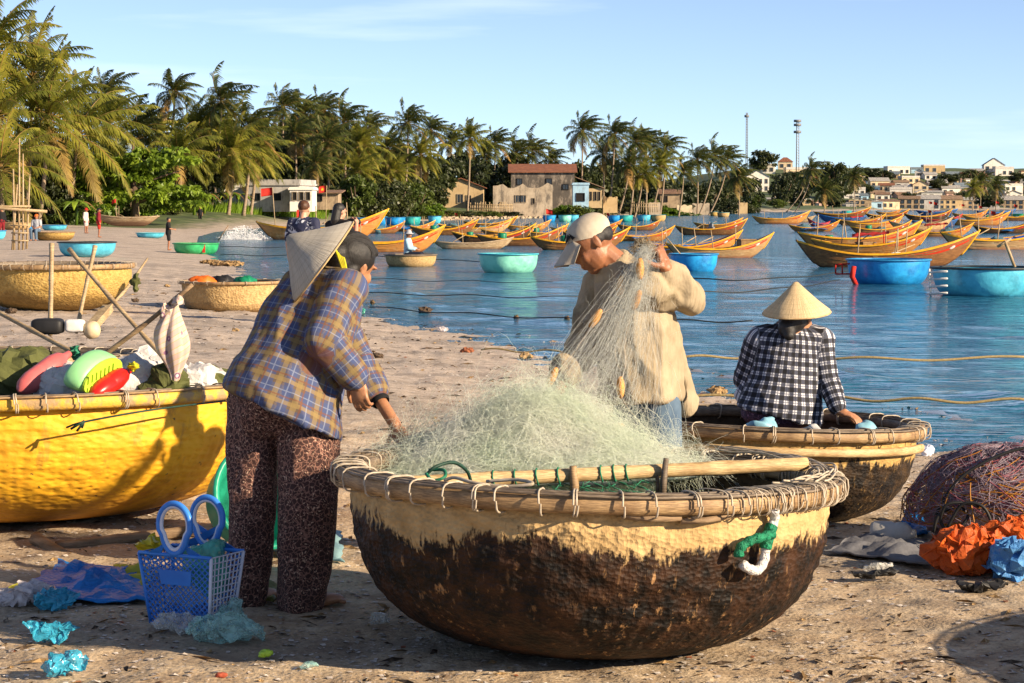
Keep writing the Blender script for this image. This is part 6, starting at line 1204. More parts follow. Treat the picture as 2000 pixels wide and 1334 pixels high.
# ---- everyone further off
def standing(u, v, h, yaw, label, top, bottom, hairm=None, arms='down', hat=None, skin=SKIN2, shorts=False, sleeves=.55, sit=False, pos=None, vox=.016, hairlong=False):
    g = pos or GG(u, v); k = h / 1.65; root = person(g, label); F = Vector((math.cos(yaw), math.sin(yaw), 0)); Sd = Vector((F.y, -F.x, 0)); O = Vector((0, 0, 0)); P = lambda f, s, z: O + (F * f + Sd * s + Vector((0, 0, z))) * k
    b = MB(); dz = -.40 if sit else 0; hd, hmx = head(b, P(.03, 0, 1.52 + dz), F + Vector((0, 0, -.15)), (0, 0, 1), k)
    limb(b, [(P(0, 0, .92 + dz), .12 * k), (P(0, 0, 1.12 + dz), .11 * k), (P(0, 0, 1.30 + dz), .11 * k), (P(0, 0, 1.44 + dz), .05 * k)])
    AR = {}
    for s in (1, -1):
        sh = P(0, .17 * s, 1.33 + dz)
        if arms == 'camera': el, wr = P(.10, .24 * s, 1.12), P(.28, .08 * s, 1.36)
        elif arms == 'forward': el, wr = P(.06, .21 * s, 1.10 + dz), P(.30, .10 * s, 1.05 + dz)
        elif arms == 'lap': el, wr = P(.05, .22 * s, 1.08 + dz), P(.25, .06 * s, .98 + dz)
        else: el, wr = P(-.02, .23 * s, 1.06), P(.05, .24 * s, .82)
        AR[s] = (sh, el, wr); limb(b, [(sh, .05 * k), (el, .04 * k), (wr, .028 * k)]); hand(b, wr, (wr - el) + F * .05, -Sd * s, .6, k, s)
    LG = {}
    for s in (1, -1):
        hp = P(0, .09 * s, .88 + dz); kn = P(.42, .12 * s, .50) if sit else P(.03, .10 * s, .48); an = P(.38, .12 * s, .08) if sit else P(-.01, .11 * s, .08); LG[s] = (hp, kn, an)
        limb(b, [(hp, .085 * k), (kn, .058 * k), (mid(kn, an, .3), .055 * k), (an, .036 * k)]); b.ell(an + (F * .07 + Vector((0, 0, -.045))) * k, (.12 * k, .045 * k, .032 * k), Matrix.Rotation(yaw, 3, 'Z'))
    me = fuse(b, vox * .7, 2); me.materials.append(skin); link(me, 'body', root)
    j = MB(); sec = [(.82, .185, .14), (.95, .175, .13), (1.12, .175, .125), (1.28, .185, .12), (1.37, .15, .10), (1.42, .07, .065)]
    j.loft([(P(0, 0, z + dz), a * k, c * k, Sd) for z, a, c in sec], 18)
    for s in (1, -1): sh, el, wr = AR[s]; limb(j, [(P(0, .1 * s, 1.32 + dz), .085 * k), (sh, .08 * k), (mid(sh, el, min(1, sleeves * 1.4)), .066 * k)] + ([(mid(el, wr, .75), .05 * k)] if sleeves > .8 else []), 12)
    jm = fuse(j, vox, 2); cloth(jm, [(P(0, 0, .82 + dz), P(0, 0, 1.4 + dz), .16 * k)], .010 * k, 8, u); jm.materials.append(top); link(jm, 'shirt', root)
    p = MB(); limb(p, [(P(0, 0, .95 + dz), .145 * k), (P(0, 0, .86 + dz), .15 * k)], 12)
    for s in (1, -1): hp, kn, an = LG[s]; limb(p, [(hp, .115 * k), (mid(hp, kn, .85), .09 * k)] + ([] if shorts else [(kn, .082 * k), (an, .07 * k)]), 12)
    pm = fuse(p, vox, 2); pm.materials.append(bottom); link(pm, 'trousers', root)
    hr = MB(); hr.ell(hd(-.028, 0, .045), (.098 * k, .083 * k, .088 * k), hmx)
    if hairlong: limb(hr, [(hd(-.06, 0, 0), .07 * k), (hd(-.075, 0, -.12), .07 * k), (hd(-.06, 0, -.2), .05 * k)])
    hmn = fuse(hr, vox * .7, 2); hmn.materials.append(hairm or HAIR); link(hmn, 'hair', root)
    if hat == 'cap': c = MB(); c.ell(hd(-.015, 0, .075), (.112 * k, .095 * k, .07 * k), hmx); c.ell(hd(.10, 0, .055), (.08 * k, .08 * k, .012 * k), hmx); c.build('cap', hat_m, root)
    if hat == 'brim': c = MB(); c.lathe([(.0, .11), (.06, .10), (.09, .04), (.10, 0), (.17, -.02), (.165, -.028), (.09, -.008)], 16, hd(-.01, 0, .05)); c.build('hat', hat_m, root)
    return root
_b = NT('batik_navy'); _bv = _b.coord('Object'); BATIK = _b.fin(_b.ramp(_b.noise(_bv, 9, 2, .5, dist=1.5), [(.55, (.012, .016, .05)), (.62, (.50, .52, .58))]), .8)
BRHAIR = M('brown_hair', (.10, .045, .022), (.05, .02, .01), 40, .5); KHAKI = M('khaki', (.30, .24, .16), (.2, .16, .1), 8, .9); PALETOP = M('pale_cotton', (.62, .55, .48), (.5, .42, .36), 8, .9); REDD = M('dark_red_cotton', (.22, .012, .02), (.12, .008, .012), 8, .9); GREYT = M('grey_cotton', (.42, .44, .47), (.3, .31, .34), 8, .9); LBLUE = M('light_blue_cotton', (.35, .55, .68), (.26, .42, .55), 8, .9); PINKT = M('pink_print', (.55, .25, .24), (.6, .5, .46), 18, .9, lo=.48, hi=.52)
hat_m = CAPM
standing(592, 606, 1.74, R_(70), 'tourist man in navy patterned shirt behind the cone hat', BATIK, KHAKI, BRHAIR, skin=SKIN3, vox=.012, pos=G(594, 622, -.06), shorts=True)
standing(665, 606, 1.70, R_(48), 'tourist woman in black top raising a camera, beside the patterned shirt', BLACKC, PALETOP, HAIR, 'camera', skin=SKIN3, vox=.012, pos=G(662, 622, -.06), hairlong=True, shorts=True, sleeves=.3)
tc = G(662, 622, -.06); cmr = MB(); cmr.box((0, 0, 0), (.14, .07, .10)); cmr.tube([(0, .03, 0), (0, .14, 0)], [.035, .038], 12); co = cmr.build('camera_body', BLK, None, False); co.location = tc + Vector((.19, .22, 1.42)); co.rotation_euler = (0, 0, R_(-42)); tag(co, 'black camera in the hands of the tourist woman', 'camera')
standing(329, 489, 1.32, R_(8), 'boy in dark clothes standing beside the bright green boat', BLACKC, BLACKC, arms='forward', shorts=True, vox=.014)
hat_m = REDC; standing(168, 456, 1.45, R_(-20), 'villager in pale top and red hat walking on the sand', PALETOP, PINKT, hat='brim', shorts=True, sleeves=.9)
hat_m = BLACKC; standing(193, 464, 1.50, R_(10), 'villager in dark red jacket standing behind the sky blue boat', REDD, REDC, hat='cap', sleeves=.9, shorts=True)
hat_m = ORC; standing(72, 470, 1.6, R_(-100), 'seated villager in grey and navy shirt with orange cap', GREYT, DENIM, arms='lap', hat='cap', sit=True)
standing(3, 462, 1.5, R_(-60), 'villager cut by the left picture edge, in dark clothes', BLACKC, REDD, sleeves=.9)
standing(391, 436, 1.45, R_(-90), 'tiny dark figure at the far end of the beach', BLACKC, BLACKC, vox=.03)
hat_m = GREYT; fq = tub_man.location; standing(795, 500, 1.6, R_(-10), 'fisherman in light blue shirt sitting in the brown tub', LBLUE, NAVYK, arms='forward', hat='brim', sit=True, pos=Vector((fq.x - .08, fq.y, fq.z - .02)), sleeves=.9)
bpy.data.scenes.remove(TMPS)
# ================================================================ NETS, FLOATS, POLES, LITTER
def mesh_np(name, V, Q, mat):
    me = bpy.data.meshes.new(name); me.vertices.add(len(V)); me.vertices.foreach_set('co', V.astype(np.float32).ravel()); n = len(Q); me.loops.add(n * 4); me.loops.foreach_set('vertex_index', Q.astype(np.int32).ravel()); me.polygons.add(n); me.polygons.foreach_set('loop_start', np.arange(0, n * 4, 4, dtype=np.int32)); me.polygons.foreach_set('use_smooth', np.ones(n, bool)); me.materials.append(mat); me.update(calc_edges=True); return me
def strands(rgn, n, fn, r, seg=10):
    """many fine twine strands; fn(rg) -> list of control points (same count each)"""
    P = np.array([[tuple(q) for q in fn(rgn)] for _ in range(n)], float); N, m, _ = P.shape; Tn = np.gradient(P, axis=1); Tn /= np.linalg.norm(Tn, axis=2, keepdims=True) + 1e-9; ref = RS.normal(size=(N, 1, 3)); a = np.cross(Tn, np.broadcast_to(ref, Tn.shape)); a /= np.linalg.norm(a, axis=2, keepdims=True) + 1e-9; b = np.cross(Tn, a)
    V = np.stack([P + r * (a * math.cos(q) + b * math.sin(q)) for q in (0, 2.094, 4.189)], 2).reshape(-1, 3); s_ = np.arange(N)[:, None, None] * m * 3; i_ = np.arange(m - 1)[None, :, None] * 3; k_ = np.arange(3)[None, None, :]; k2 = (k_ + 1) % 3
    Q = np.stack([s_ + i_ + k_, s_ + i_ + k2, s_ + i_ + 3 + k2, s_ + i_ + 3 + k_], -1).reshape(-1, 4); return V, Q
def sbuild(name, VQ, mat, parent):
    if isinstance(VQ, list):
        o = 0; Vs = []; Qs = []
        for V, Q in VQ: Vs.append(V); Qs.append(Q + o); o += len(V)
        VQ = (np.vstack(Vs), np.vstack(Qs))
    return tag(link(mesh_np(name, *VQ, mat), name, parent), kind='stuff')
def net_mat(name, c1, c2, trans=.35):
    t = NT(name); v = t.coord('Object'); col = t.ramp(t.noise(v, 5, 4, .6), [(.35, c2), (.65, c1)]); t.fin(col, .45); ts = t.node('ShaderNodeBsdfTranslucent'); mx = t.node('ShaderNodeMixShader'); mx.inputs[0].default_value = trans; t.l.new(col, ts.inputs['Color']); t.l.new(t.b.outputs[0], mx.inputs[1]); t.l.new(ts.outputs[0], mx.inputs[2]); t.l.new(mx.outputs[0], t.out.inputs['Surface']); return t.m
NETM = net_mat('nylon_net', (.94, .95, .88), (.80, .88, .74), .5); NETC = net_mat('nylon_net_core', (.72, .80, .64), (.58, .69, .52), .5)
nc = Vector((.08, 8.66, .50)); net = E('fishing_net', (nc.x, nc.y, .05), 'pale green nylon net heaped in the big boat and lifted by the man', 'fishing net'); o = Vector((0, 0, nc.z - .05))
def heap(a, q, k=1.0, lift=0.0):
    """surface of the soft hill of net: a round, q metres from its middle"""
    x = q * math.cos(a) * 1.06; y = q * math.sin(a) * .66; z = (.295 * math.exp(-(q / .37) ** 2.0) + .05) * k; n = Vector((x * 1.6, y * 1.6, .35)).normalized()
    return Vector((x + .06 * z, y, z)) + n * (lift + .035 * mn.noise((x * 5, y * 5, 2)) + .012 * mn.noise((x * 16, y * 16, 5))) + o
core = MB(); vs = []; NA, NF = 80, 30
for i in range(NF + 1):
    for k in range(NA): vs.append(heap(2 * math.pi * k / NA, .56 * (1 - i / NF) * .86 + .001, .90, .008 * mn.noise((k * .9, i * .9, 0))))
core.add(vs, [(i * NA + k, i * NA + (k + 1) % NA, (i + 1) * NA + (k + 1) % NA, (i + 1) * NA + k) for i in range(NF) for k in range(NA)])
skirt = [Vector((p.x * .98, p.y * .98, .10)) for p in vs[:NA]]; core.add(vs[:NA] + skirt, [(k, NA + k, NA + (k + 1) % NA, (k + 1) % NA) for k in range(NA)])
core.build('net_heap', NETC, net)
rgn = random.Random(77)
def s_surface(rg):
    a = rg.uniform(0, 2 * math.pi); q = .60 * rg.random() ** .6; x, y = q * math.cos(a), q * math.sin(a); h = rg.gauss(a + math.pi / 2, .9); L = rg.uniform(.12, .42); bend = rg.uniform(-2.2, 2.2); lift = rg.expovariate(1 / .016); ph = rg.uniform(0, 6); pts = []
    for i in range(11):
        t = i / 10; h += bend * .1 * L * 2; x += math.cos(h) * L * .1; y += math.sin(h) * L * .1; qq = math.hypot(x, y)
        if qq > .62: x *= .62 / qq; y *= .62 / qq; qq = .62
        pts.append(heap(math.atan2(y, x), qq, 1.0, lift * math.sin(math.pi * (.12 + .76 * t)) * 1.4 - .004 + .003 * math.sin(i + ph)))
    return pts
def s_fuzz(rg):
    a = rg.uniform(0, 2 * math.pi); q = .62 * rg.random() ** .7; p = heap(a, q, 1.0); t = Vector((rg.gauss(0, 1), rg.gauss(0, .8), rg.gauss(0, .5))).normalized(); L = rg.uniform(.05, .2); lift = rg.expovariate(1 / .045) + .01
    return [p + t * L * (i / 4 - 1) + Vector((0, 0, 1)) * lift * (1 - (i / 4 - 1) ** 2) + Vector((mn.noise(p * 9 + t * i * .3), mn.noise(p * 9 - t * i * .3), 0)) * .02 for i in range(9)]
sbuild('net_twine', strands(rgn, 17000, s_surface, .00043), NETM, net); sbuild('loose_twine', strands(rgn, 4200, s_fuzz, .00032), NETM, net)
# veil from the heap up to the man's fist, and thin veils towards the woman's hand and the right rim
fist = A(1262, 481, 9.62) - net.location
def veil(rg):
    q = rg.random(); a = A(1010 + 190 * rg.random() ** .8, 775 + rg.uniform(-25, 55), 9.05 + .35 * q) - net.location; e = fist + Vector((rg.gauss(0, .012), rg.gauss(0, .015), rg.uniform(-.05, .02))); c = a.lerp(e, .5) + Vector((rg.gauss(-.01, .055), rg.gauss(-.08, .06), rg.gauss(-.07, .055))); P = []
    for i in range(13): t = i / 12; P.append(a * (1 - t) ** 2 + c * 2 * t * (1 - t) + e * t * t + Vector((mn.noise((t * 9, q * 50, 1)), mn.noise((t * 9, q * 50, 5)), mn.noise((t * 9, q * 50, 9)))) * .016 * (1 - t * .6))
    return P
def veil_r(rg):
    a = A(1150 + rg.random() * 130, 850 + rg.uniform(-50, 55), 9.15 + rg.random() * .25) - net.location; e = fist + Vector((rg.gauss(.0, .02), -.05, rg.uniform(-.3, .0))); c = a.lerp(e, .45) + Vector((rg.gauss(.02, .07), -.10, rg.gauss(-.10, .06)))
    return [a * (1 - t) ** 2 + c * 2 * t * (1 - t) + e * t * t + Vector((math.sin(t * 25 + a.x * 90), math.cos(t * 21 + a.x * 90), 0)) * .006 for t in np.linspace(0, 1, 16)]
def cross(rg):
    t = rg.random() ** .8; a = A(1110, 790, 9.25) - net.location; m = a.lerp(fist, t); m.z -= .12 * math.sin(math.pi * t) ; w = .20 * (1 - t) + .03; m += Vector((rg.gauss(0, w * .55), rg.gauss(-.05, .05), rg.gauss(0, w * .3))); d = Vector((rg.gauss(0, 1), rg.gauss(0, .5), rg.gauss(0, 1))).normalized() * rg.uniform(.03, .10)
    return [m + d * (i / 5 - .5) + Vector((mn.noise(m * 30 + d * i * 20), 0, mn.noise(m * 31 - d * i * 20))) * .02 for i in range(6)]
def wveil(rg):
    a = A(790 + rg.random() * 30, 850 + rg.random() * 20, 9.03) - net.location; b_ = A(840 + rg.random() * 150, 870 + rg.random() * 40, 8.6 + rg.random() * .5) - net.location; c = a.lerp(b_, .5) + Vector((rg.gauss(0, .04), rg.gauss(0, .05), rg.uniform(-.02, .09))); return [a * (1 - t) ** 2 + c * 2 * t * (1 - t) + b_ * t * t for t in np.linspace(0, 1, 9)]
def lveil(rg):
    a = A(rg.uniform(690, 900), rg.uniform(880, 905), 9.0 + rg.random() * .3) - net.location; b_ = A(rg.uniform(800, 960), rg.uniform(800, 900), 8.8 + rg.random() * .3) - net.location; c = a.lerp(b_, .5) + Vector((0, 0, rg.uniform(-.04, .05))); return [a * (1 - t) ** 2 + c * 2 * t * (1 - t) + b_ * t * t + Vector((0, 0, mn.noise((t * 8, a.x * 60, 0)) * .02)) for t in np.linspace(0, 1, 9)]
vm = [strands(rgn, 200, veil, .00038), strands(rgn, 60, veil_r, .00034), strands(rgn, 2200, cross, .00032), strands(rgn, 300, wveil, .00034), strands(rgn, 600, lveil, .00034)]
NETV = net_mat('nylon_veil', (.72, .74, .70), (.55, .57, .54), .4); sbuild('net_veil', vm, NETV, net)
bun = MB()                                                   # gathered net in the fist
for k in range(36): bun.tube([fist + Vector((rgn.gauss(0, .018) - .05 * t, rgn.gauss(-.02, .012), .02 + .03 * t - .06 * t * t + rgn.gauss(0, .012))) for t in np.linspace(-.4, 1.1, 6)], .0012, 3, cap=False)
tag(bun.build('gathered_net', net_mat('nylon_tan', (.50, .40, .26), (.36, .28, .17)), net), kind='stuff')
FLO = M('wooden_float', (.66, .36, .11), (.48, .22, .06), 14, .6, .3, 60)
FLP = [(1243, 586, 9.5, .35), (1163, 622, 9.4, .55), (1212, 560, 9.55, .1), (1078, 737, 9.2, .45), (1212, 757, 9.25, -.02), (1250, 525, 9.5, .0), (1198, 836, 9.05, 1.3)]
for (u, v, Y, tl) in FLP:
    mb = MB(); mb.lathe([(.0, -.046), (.007, -.045), (.014, -.03), (.0185, 0), (.014, .03), (.007, .045), (0, .046)], 12); f = mb.build('float', FLO, net); f.location = A(u, v, Y) - net.location; f.rotation_euler = (.1, tl, 0)
for pp in ([(1240, 600, 9.5), (1222, 640, 9.46), (1204, 672, 9.4), (1203, 700, 9.35), (1214, 732, 9.28), (1212, 745, 9.26)], [(1242, 600, 9.5), (1226, 640, 9.44), (1220, 680, 9.36), (1222, 712, 9.3), (1214, 742, 9.26)], [(1212, 770, 9.24), (1225, 795, 9.2), (1250, 825, 9.15), (1275, 858, 9.1), (1288, 880, 9.05)], [(1282, 490, 9.55), (1262, 530, 9.52), (1250, 565, 9.5), (1244, 575, 9.5)], [(1262, 498, 9.56), (1235, 560, 9.52), (1195, 600, 9.45), (1165, 622, 9.4), (1120, 690, 9.3), (1080, 735, 9.2)]):
    MB().tube([A(*q) - net.location for q in cat_rom([Vector(q) for q in pp], 1)] if False else [Vector(x) for x in cat_rom([A(*q) - net.location for q in pp], 6)], .0018, 4).build('float_line', CORD, net)

# ---------------- load of the yellow boat
def crumple(mb, amp, sc, seed=0):
    """sharp creases: ridged noise in three directions"""
    rd = lambda p: (1 - 2.4 * abs(mn.noise(p))) * .6 + mn.noise(p * 2.1) * .4
    mb.v = [tuple(Vector(x) + Vector((rd(Vector(x) * sc + Vector((seed + .3, 0, 0))), rd(Vector(x) * sc + Vector((0, seed + 9.7, 0))), rd(Vector(x) * sc + Vector((0, 0, seed + 19.1))))) * amp) for x in mb.v]; return mb
def T(name, o, label, cat, group=None): o.name = name; return tag(o, label, cat, group)
def capsule(u0, v0, u1, v1, Y, r, mat, name, label, Y2=None):
    a, b_ = A(u0, v0, Y), A(u1, v1, Y2 or Y); d = (b_ - a); L = d.length; mb = MB(); prof = [(0, 0), (r * .45, .012), (r * .8, .04), (r, .09), (r * 1.0, L * .48), (r * .955, L * .5), (r, L * .52), (r, L - .09), (r * .8, L - .04), (r * .38, L - .008), (r * .30, L + .03), (0, L + .03)]
    mb.lathe(prof, 22); ob = mb.build(name, mat); ob.location = a; ob.rotation_euler = d.to_track_quat('Z', 'Y').to_euler(); return tag(ob, label, 'float')
PINKF = M('pink_plastic', (.62, .16, .16), (.45, .10, .10), 5, .35, grime=(.35, .12, .1)); REDF = M('red_plastic', (.62, .02, .015), (.46, .012, .010), 5, .28); GRNF = M('green_plastic', (.30, .66, .30), (.22, .52, .22), 4, .38); LIME = M('lime_plastic', (.48, .68, .06), (.36, .55, .04), 5, .45); SACKW = M('white_sack', (.62, .60, .58), (.44, .42, .41), 9, .7, .6, 40); SACKG = M('olive_canvas', (.10, .11, .03), (.05, .055, .016), 6, .8, .5, 30)
capsule(36, 764, 128, 696, 10.78, .054, PINKF, 'pink_float', 'faded pink cylindrical float lying in the yellow boat', 11.05); capsule(178, 776, 250, 725, 10.62, .048, REDF, 'red_float', 'glossy red cylindrical float lying in the yellow boat', 10.85)
gf = E('green_float', A(168, 728, 10.75), 'green sole shaped float with ridged lime face between pink and red floats', 'float'); dirv = (A(215, 702, 11.0) - A(130, 748, 10.7)); Ln = dirv.length; q = dirv.to_track_quat('X', 'Z').to_matrix(); mb = MB(); pts = []
for i in range(25): a = 2 * math.pi * i / 25; pts.append((.17 * math.cos(a) * (1 + .15 * math.cos(a)), .080 * math.sin(a) * (1.05 + .22 * math.cos(a + .5))))
tilt = Matrix.Rotation(R_(-72), 3, 'X')
secs = [(s, h) for s, h in ((.86, -.07), (.97, -.05), (1.0, -.01), (.98, .02), (.93, .032))]
vs = [q @ tilt @ Vector((x * s, y * s, -h if False else h)) for s, h in secs for x, y in pts]; n = 25; mb.add(vs, [(i * n + k, i * n + (k + 1) % n, (i + 1) * n + (k + 1) % n, (i + 1) * n + k) for i in range(4) for k in range(n)] + [tuple(range(n - 1, -1, -1)), tuple(range(4 * n, 5 * n))]); mb.build('shell', GRNF, gf)
fc = MB(); fc.prism([q @ tilt @ (Vector((x * .90, y * .90, -.074))) for x, y in pts], q @ tilt @ Vector((0, 0, -.012))); 
for i in range(7):
    for s in (-.03, .03): fc.box(q @ tilt @ Vector((-.10 + .033 * i, s, -.088)), (.016, .040, .010), q @ tilt)
fc.build('ridged_face', LIME, gf, False)
for i, (u, v, Y, rx, ry, rz, m, lab) in enumerate([(20, 752, 11.2, .30, .25, .16, SACKG, 'dark olive canvas heap at the left in the yellow boat'), (115, 772, 10.95, .17, .2, .12, SACKW, 'white sack below the green float'), (245, 760, 11.1, .2, .22, .13, SACKW, 'white sack right of the red float'), (290, 752, 11.3, .2, .2, .15, SACKW, 'tall white sack under the hanging cloth'), (318, 768, 10.95, .10, .12, .12, SACKG, 'olive canvas fold at the foot of the hanging cloth'), (375, 760, 11.3, .16, .2, .10, SACKW, 'white sack edge at the right end of the yellow boat'), (415, 765, 11.4, .16, .2, .09, SACKG, 'dark green net bundle at the right end of the yellow boat')]):
    mb = MB(); mb.ell((0, 0, 0), (rx, ry, rz), None, 30, 18); crumple(mb, .055, 7, i); crumple(mb, .02, 22, i); ob = mb.build('sack', m, None, False); ob.location = A(u, v, Y); tag(ob, lab, 'sack')
for (u, v, c, lab) in ((150, 738, ORC, 'scrap of orange cloth left of the green float'), (258, 718, YELR, 'yellow knot on the end of the red float')):
    mb = MB(); mb.ell((0, 0, 0), (.03, .03, .02), None, 14, 10); crumple(mb, .02, 40); ob = mb.build('cloth_scrap', c); ob.location = A(u, v, 10.8); tag(ob, lab, 'cloth')
# cloth bundle hanging from the stick
_c = NT('printed_cloth'); _v = _c.coord('Object'); _w = _c.wave(_c.coord('Object', rot=(0, .5, 0)), 6.5, 3.0, 'Z', 1); _col = _c.ramp(_w, [(.45, (.46, .34, .30)), (.5, (.46, .33, .09)), (.6, (.48, .35, .10)), (.64, (.50, .40, .36))]); _d = _c.voro(_v, 14); _col = _c.mix(_c.ramp(_d, [(.20, 1), (.24, 0)]), _col, (.22, .10, .18)); _col = _c.mix(_c.ramp(_d, [(.11, 1), (.14, 0)]), _col, (.7, .6, .55)); CLOTHP = _c.fin(_col, .85)
cb = E('cloth_bundle', A(340, 765, 10.9), 'patterned pink and yellow cloth bundle hanging from a stick in the yellow boat', 'cloth'); mb = MB(); vs = []; n = 40
prof = [(594, 342, 6), (604, 338, 11), (625, 334, 20), (650, 333, 29), (675, 335, 31), (696, 338, 26), (716, 341, 16), (736, 342, 9), (768, 341, 6)]
for (v, u, w) in [(p.y, p.x, p.z) for p in cat_rom([Vector((b_, a, c)) for a, b_, c in prof], 4)]:
    c = A(u, v, 10.9) - cb.location; ww = w / (FPX / 10.9)
    for k in range(n): a = 2 * math.pi * k / n; r = ww * (1 + .16 * math.sin(a * 5 + v * .02) + .10 * math.sin(a * 9 + 1 + v * .03)); vs.append(c + Vector((r * math.cos(a), r * .8 * math.sin(a), 0)))
N = len(vs) // n; mb.add(vs, [(i * n + k, (i + 1) * n + k, (i + 1) * n + (k + 1) % n, i * n + (k + 1) % n) for i in range(N - 1) for k in range(n)] + [tuple(range(n)), tuple(range((N - 1) * n, N * n))[::-1]]); mb.build('wrap', CLOTHP, cb); mb = MB(); mb.ell(A(320, 612, 10.87) - cb.location, (.03, .018, .035), None, 16, 10); mb.ell(A(344, 592, 10.87) - cb.location, (.02, .02, .022), None, 16, 10); crumple(mb, .03, 30).build('knot', CLOTHP, cb)
def pole(pts, r0, r1, label, m=None, name='pole', cat='pole'):
    P = [A(*p) for p in pts]; P = cat_rom(P, 6); n = len(P); ob = MB().tube([p - P[0] for p in P], [r0 + (r1 - r0) * i / (n - 1) + (.003 if i % 5 == 0 else 0) for i in range(n)], 9).build(name, m or POLE); ob.location = P[0]; return tag(ob, label, cat)
pole([(200, 696, 10.95), (285, 632, 10.92), (376, 556, 10.9)], .013, .010, 'dark stick carrying the patterned cloth bundle', WOOD); pole([(135, 487, 11.6), (230, 598, 11.35), (322, 702, 11.1)], .011, .011, 'long pale pole crossing the cloth stick'); pole([(-10, 606, 11.8), (75, 652, 11.5), (168, 702, 11.2)], .012, .011, 'pole slanting down behind the pink float'); pole([(101, 476, 15.8), (100, 560, 15.7), (98, 655, 15.6)], .017, .016, 'upright pole standing in the boat behind the yellow one'); pole([(186, 480, 15.9), (168, 560, 15.8), (149, 650, 15.6)], .015, .013, 'leaning pole beside the upright one'); pole([(180, 652, 15.4), (215, 600, 15.7), (250, 560, 16.0), (288, 505, 16.4)], .012, .008, 'thin pole with a rag, rising to the right behind the yellow boat')
fb = E('float_pole', A(195, 620, 15.5), 'pale wooden float board on the thin pole', 'board'); mb = MB(); d = (A(213, 590, 15.6) - A(180, 628, 15.4)); mb.box((0, 0, 0), (.07, .05, d.length), d.to_track_quat('Z', 'Y').to_matrix()); mb.build('board', POLE, fb, False)
for (u, v, r, m, lab, nm, c) in ((179, 645, .062, M('ball_cream', (.66, .54, .36), (.5, .38, .22), 8, .6), 'cream ball float behind the green float', 'ball_float', 'float'), (146, 637, .05, WHP, 'white block float with black strings', 'block_float', 'float'), (93, 638, .085, BLK, 'black foam block on the boat behind the yellow one', 'foam_block', 'block'), (262, 553, .03, SACKG, 'rag tied on the thin slanting pole', 'rag', 'cloth')):
    mb = MB()
    if 'block' in nm:
        mb.ell((0, 0, 0), 1.0, None, 24, 16); sx3 = (.11, .08, .055) if nm == 'foam_block' else (.065, .05, .045); mb.v = [tuple(math.copysign(abs(c) ** .45, c) * q for c, q in zip(x, sx3)) for x in mb.v]
    else: mb.ell((0, 0, 0), (r, r, r * (2.2 if nm == 'rag' else 1)), None, 18, 12)
    crumple(mb, .006 if nm != 'rag' else .03, 20); ob = mb.build(nm, m); ob.location = A(u, v, 15.4); tag(ob, lab, c)
for k in range(5): MB()
kn = MB(); crumple(kn.ell((0, 0, 0), (.03, .025, .03), None, 14, 10), .025, 40); ob = kn.build('green_knot', GREENC); ob.location = A(143, 690, 11.1); tag(ob, 'teal cord knot at the tip of the pink float', 'cord')
for (u, v, m, rx, lab) in ((395, 543, ORC, .26, 'orange cloth heaped in the brown woven boat'), (478, 541, GRB, .2, 'green net heaped in the brown woven boat'), (430, 537, BLK, .22, 'black cloth at the back of the brown woven boat')):
    mb = MB(); mb.ell((0, 0, 0), (rx, .2, .13), None, 22, 12); crumple(mb, .06, 8); ob = mb.build('cloth_heap', m); p = b5.location; ob.location = Vector((A(u, v, p.y).x, p.y + (.2 if m is BLK else -.1), p.z + .44)); tag(ob, lab, 'cloth')
hz_ = E('corrugated_hose', A(30, 700, 14.9), 'ribbed tan hose along the rim of the boat behind the yellow one', 'hose'); hm_ = MB(); P = [A(-10 + 12 * i * .95, 702 - (.02 * (i - 4) ** 2), 14.95) - hz_.location for i in range(11)]; P = cat_rom(P, 6); hm_.tube(P, [.030 + .005 * (i % 2) for i in range(len(P))], 10); hm_.build('hose', BAMY, hz_)
pole([(70, 1052, 10.6), (95, 1068, 10.5), (125, 1085, 10.4)], .032, .028, 'short wooden crosspiece lying on the sand under the yellow boat', WOOD, 'wood_piece', 'wood'); pole([(110, 1070, 10.55), (250, 1052, 10.7), (430, 1030, 10.9)], .030, .026, 'long wooden pole lying under the yellow boat', WOOD)
ob_ = MB(); ob_.lathe([(0, 0), (.19, 0), (.21, .03), (.235, .22), (.25, .23), (.25, .25), (.225, .25), (.205, .04), (0, .03)], 40); ob = ob_.build('green_tub', M('green_basin', (.02, .34, .22), (.012, .24, .15), 5, .35)); ob.location = A(468, 1000, 10.15) + Vector((.02, .12, 0)); ob.rotation_euler = (R_(72), R_(10), R_(25)); tag(ob, 'green plastic basin leaning behind the bending woman', 'basin')
ob.location.z = .23

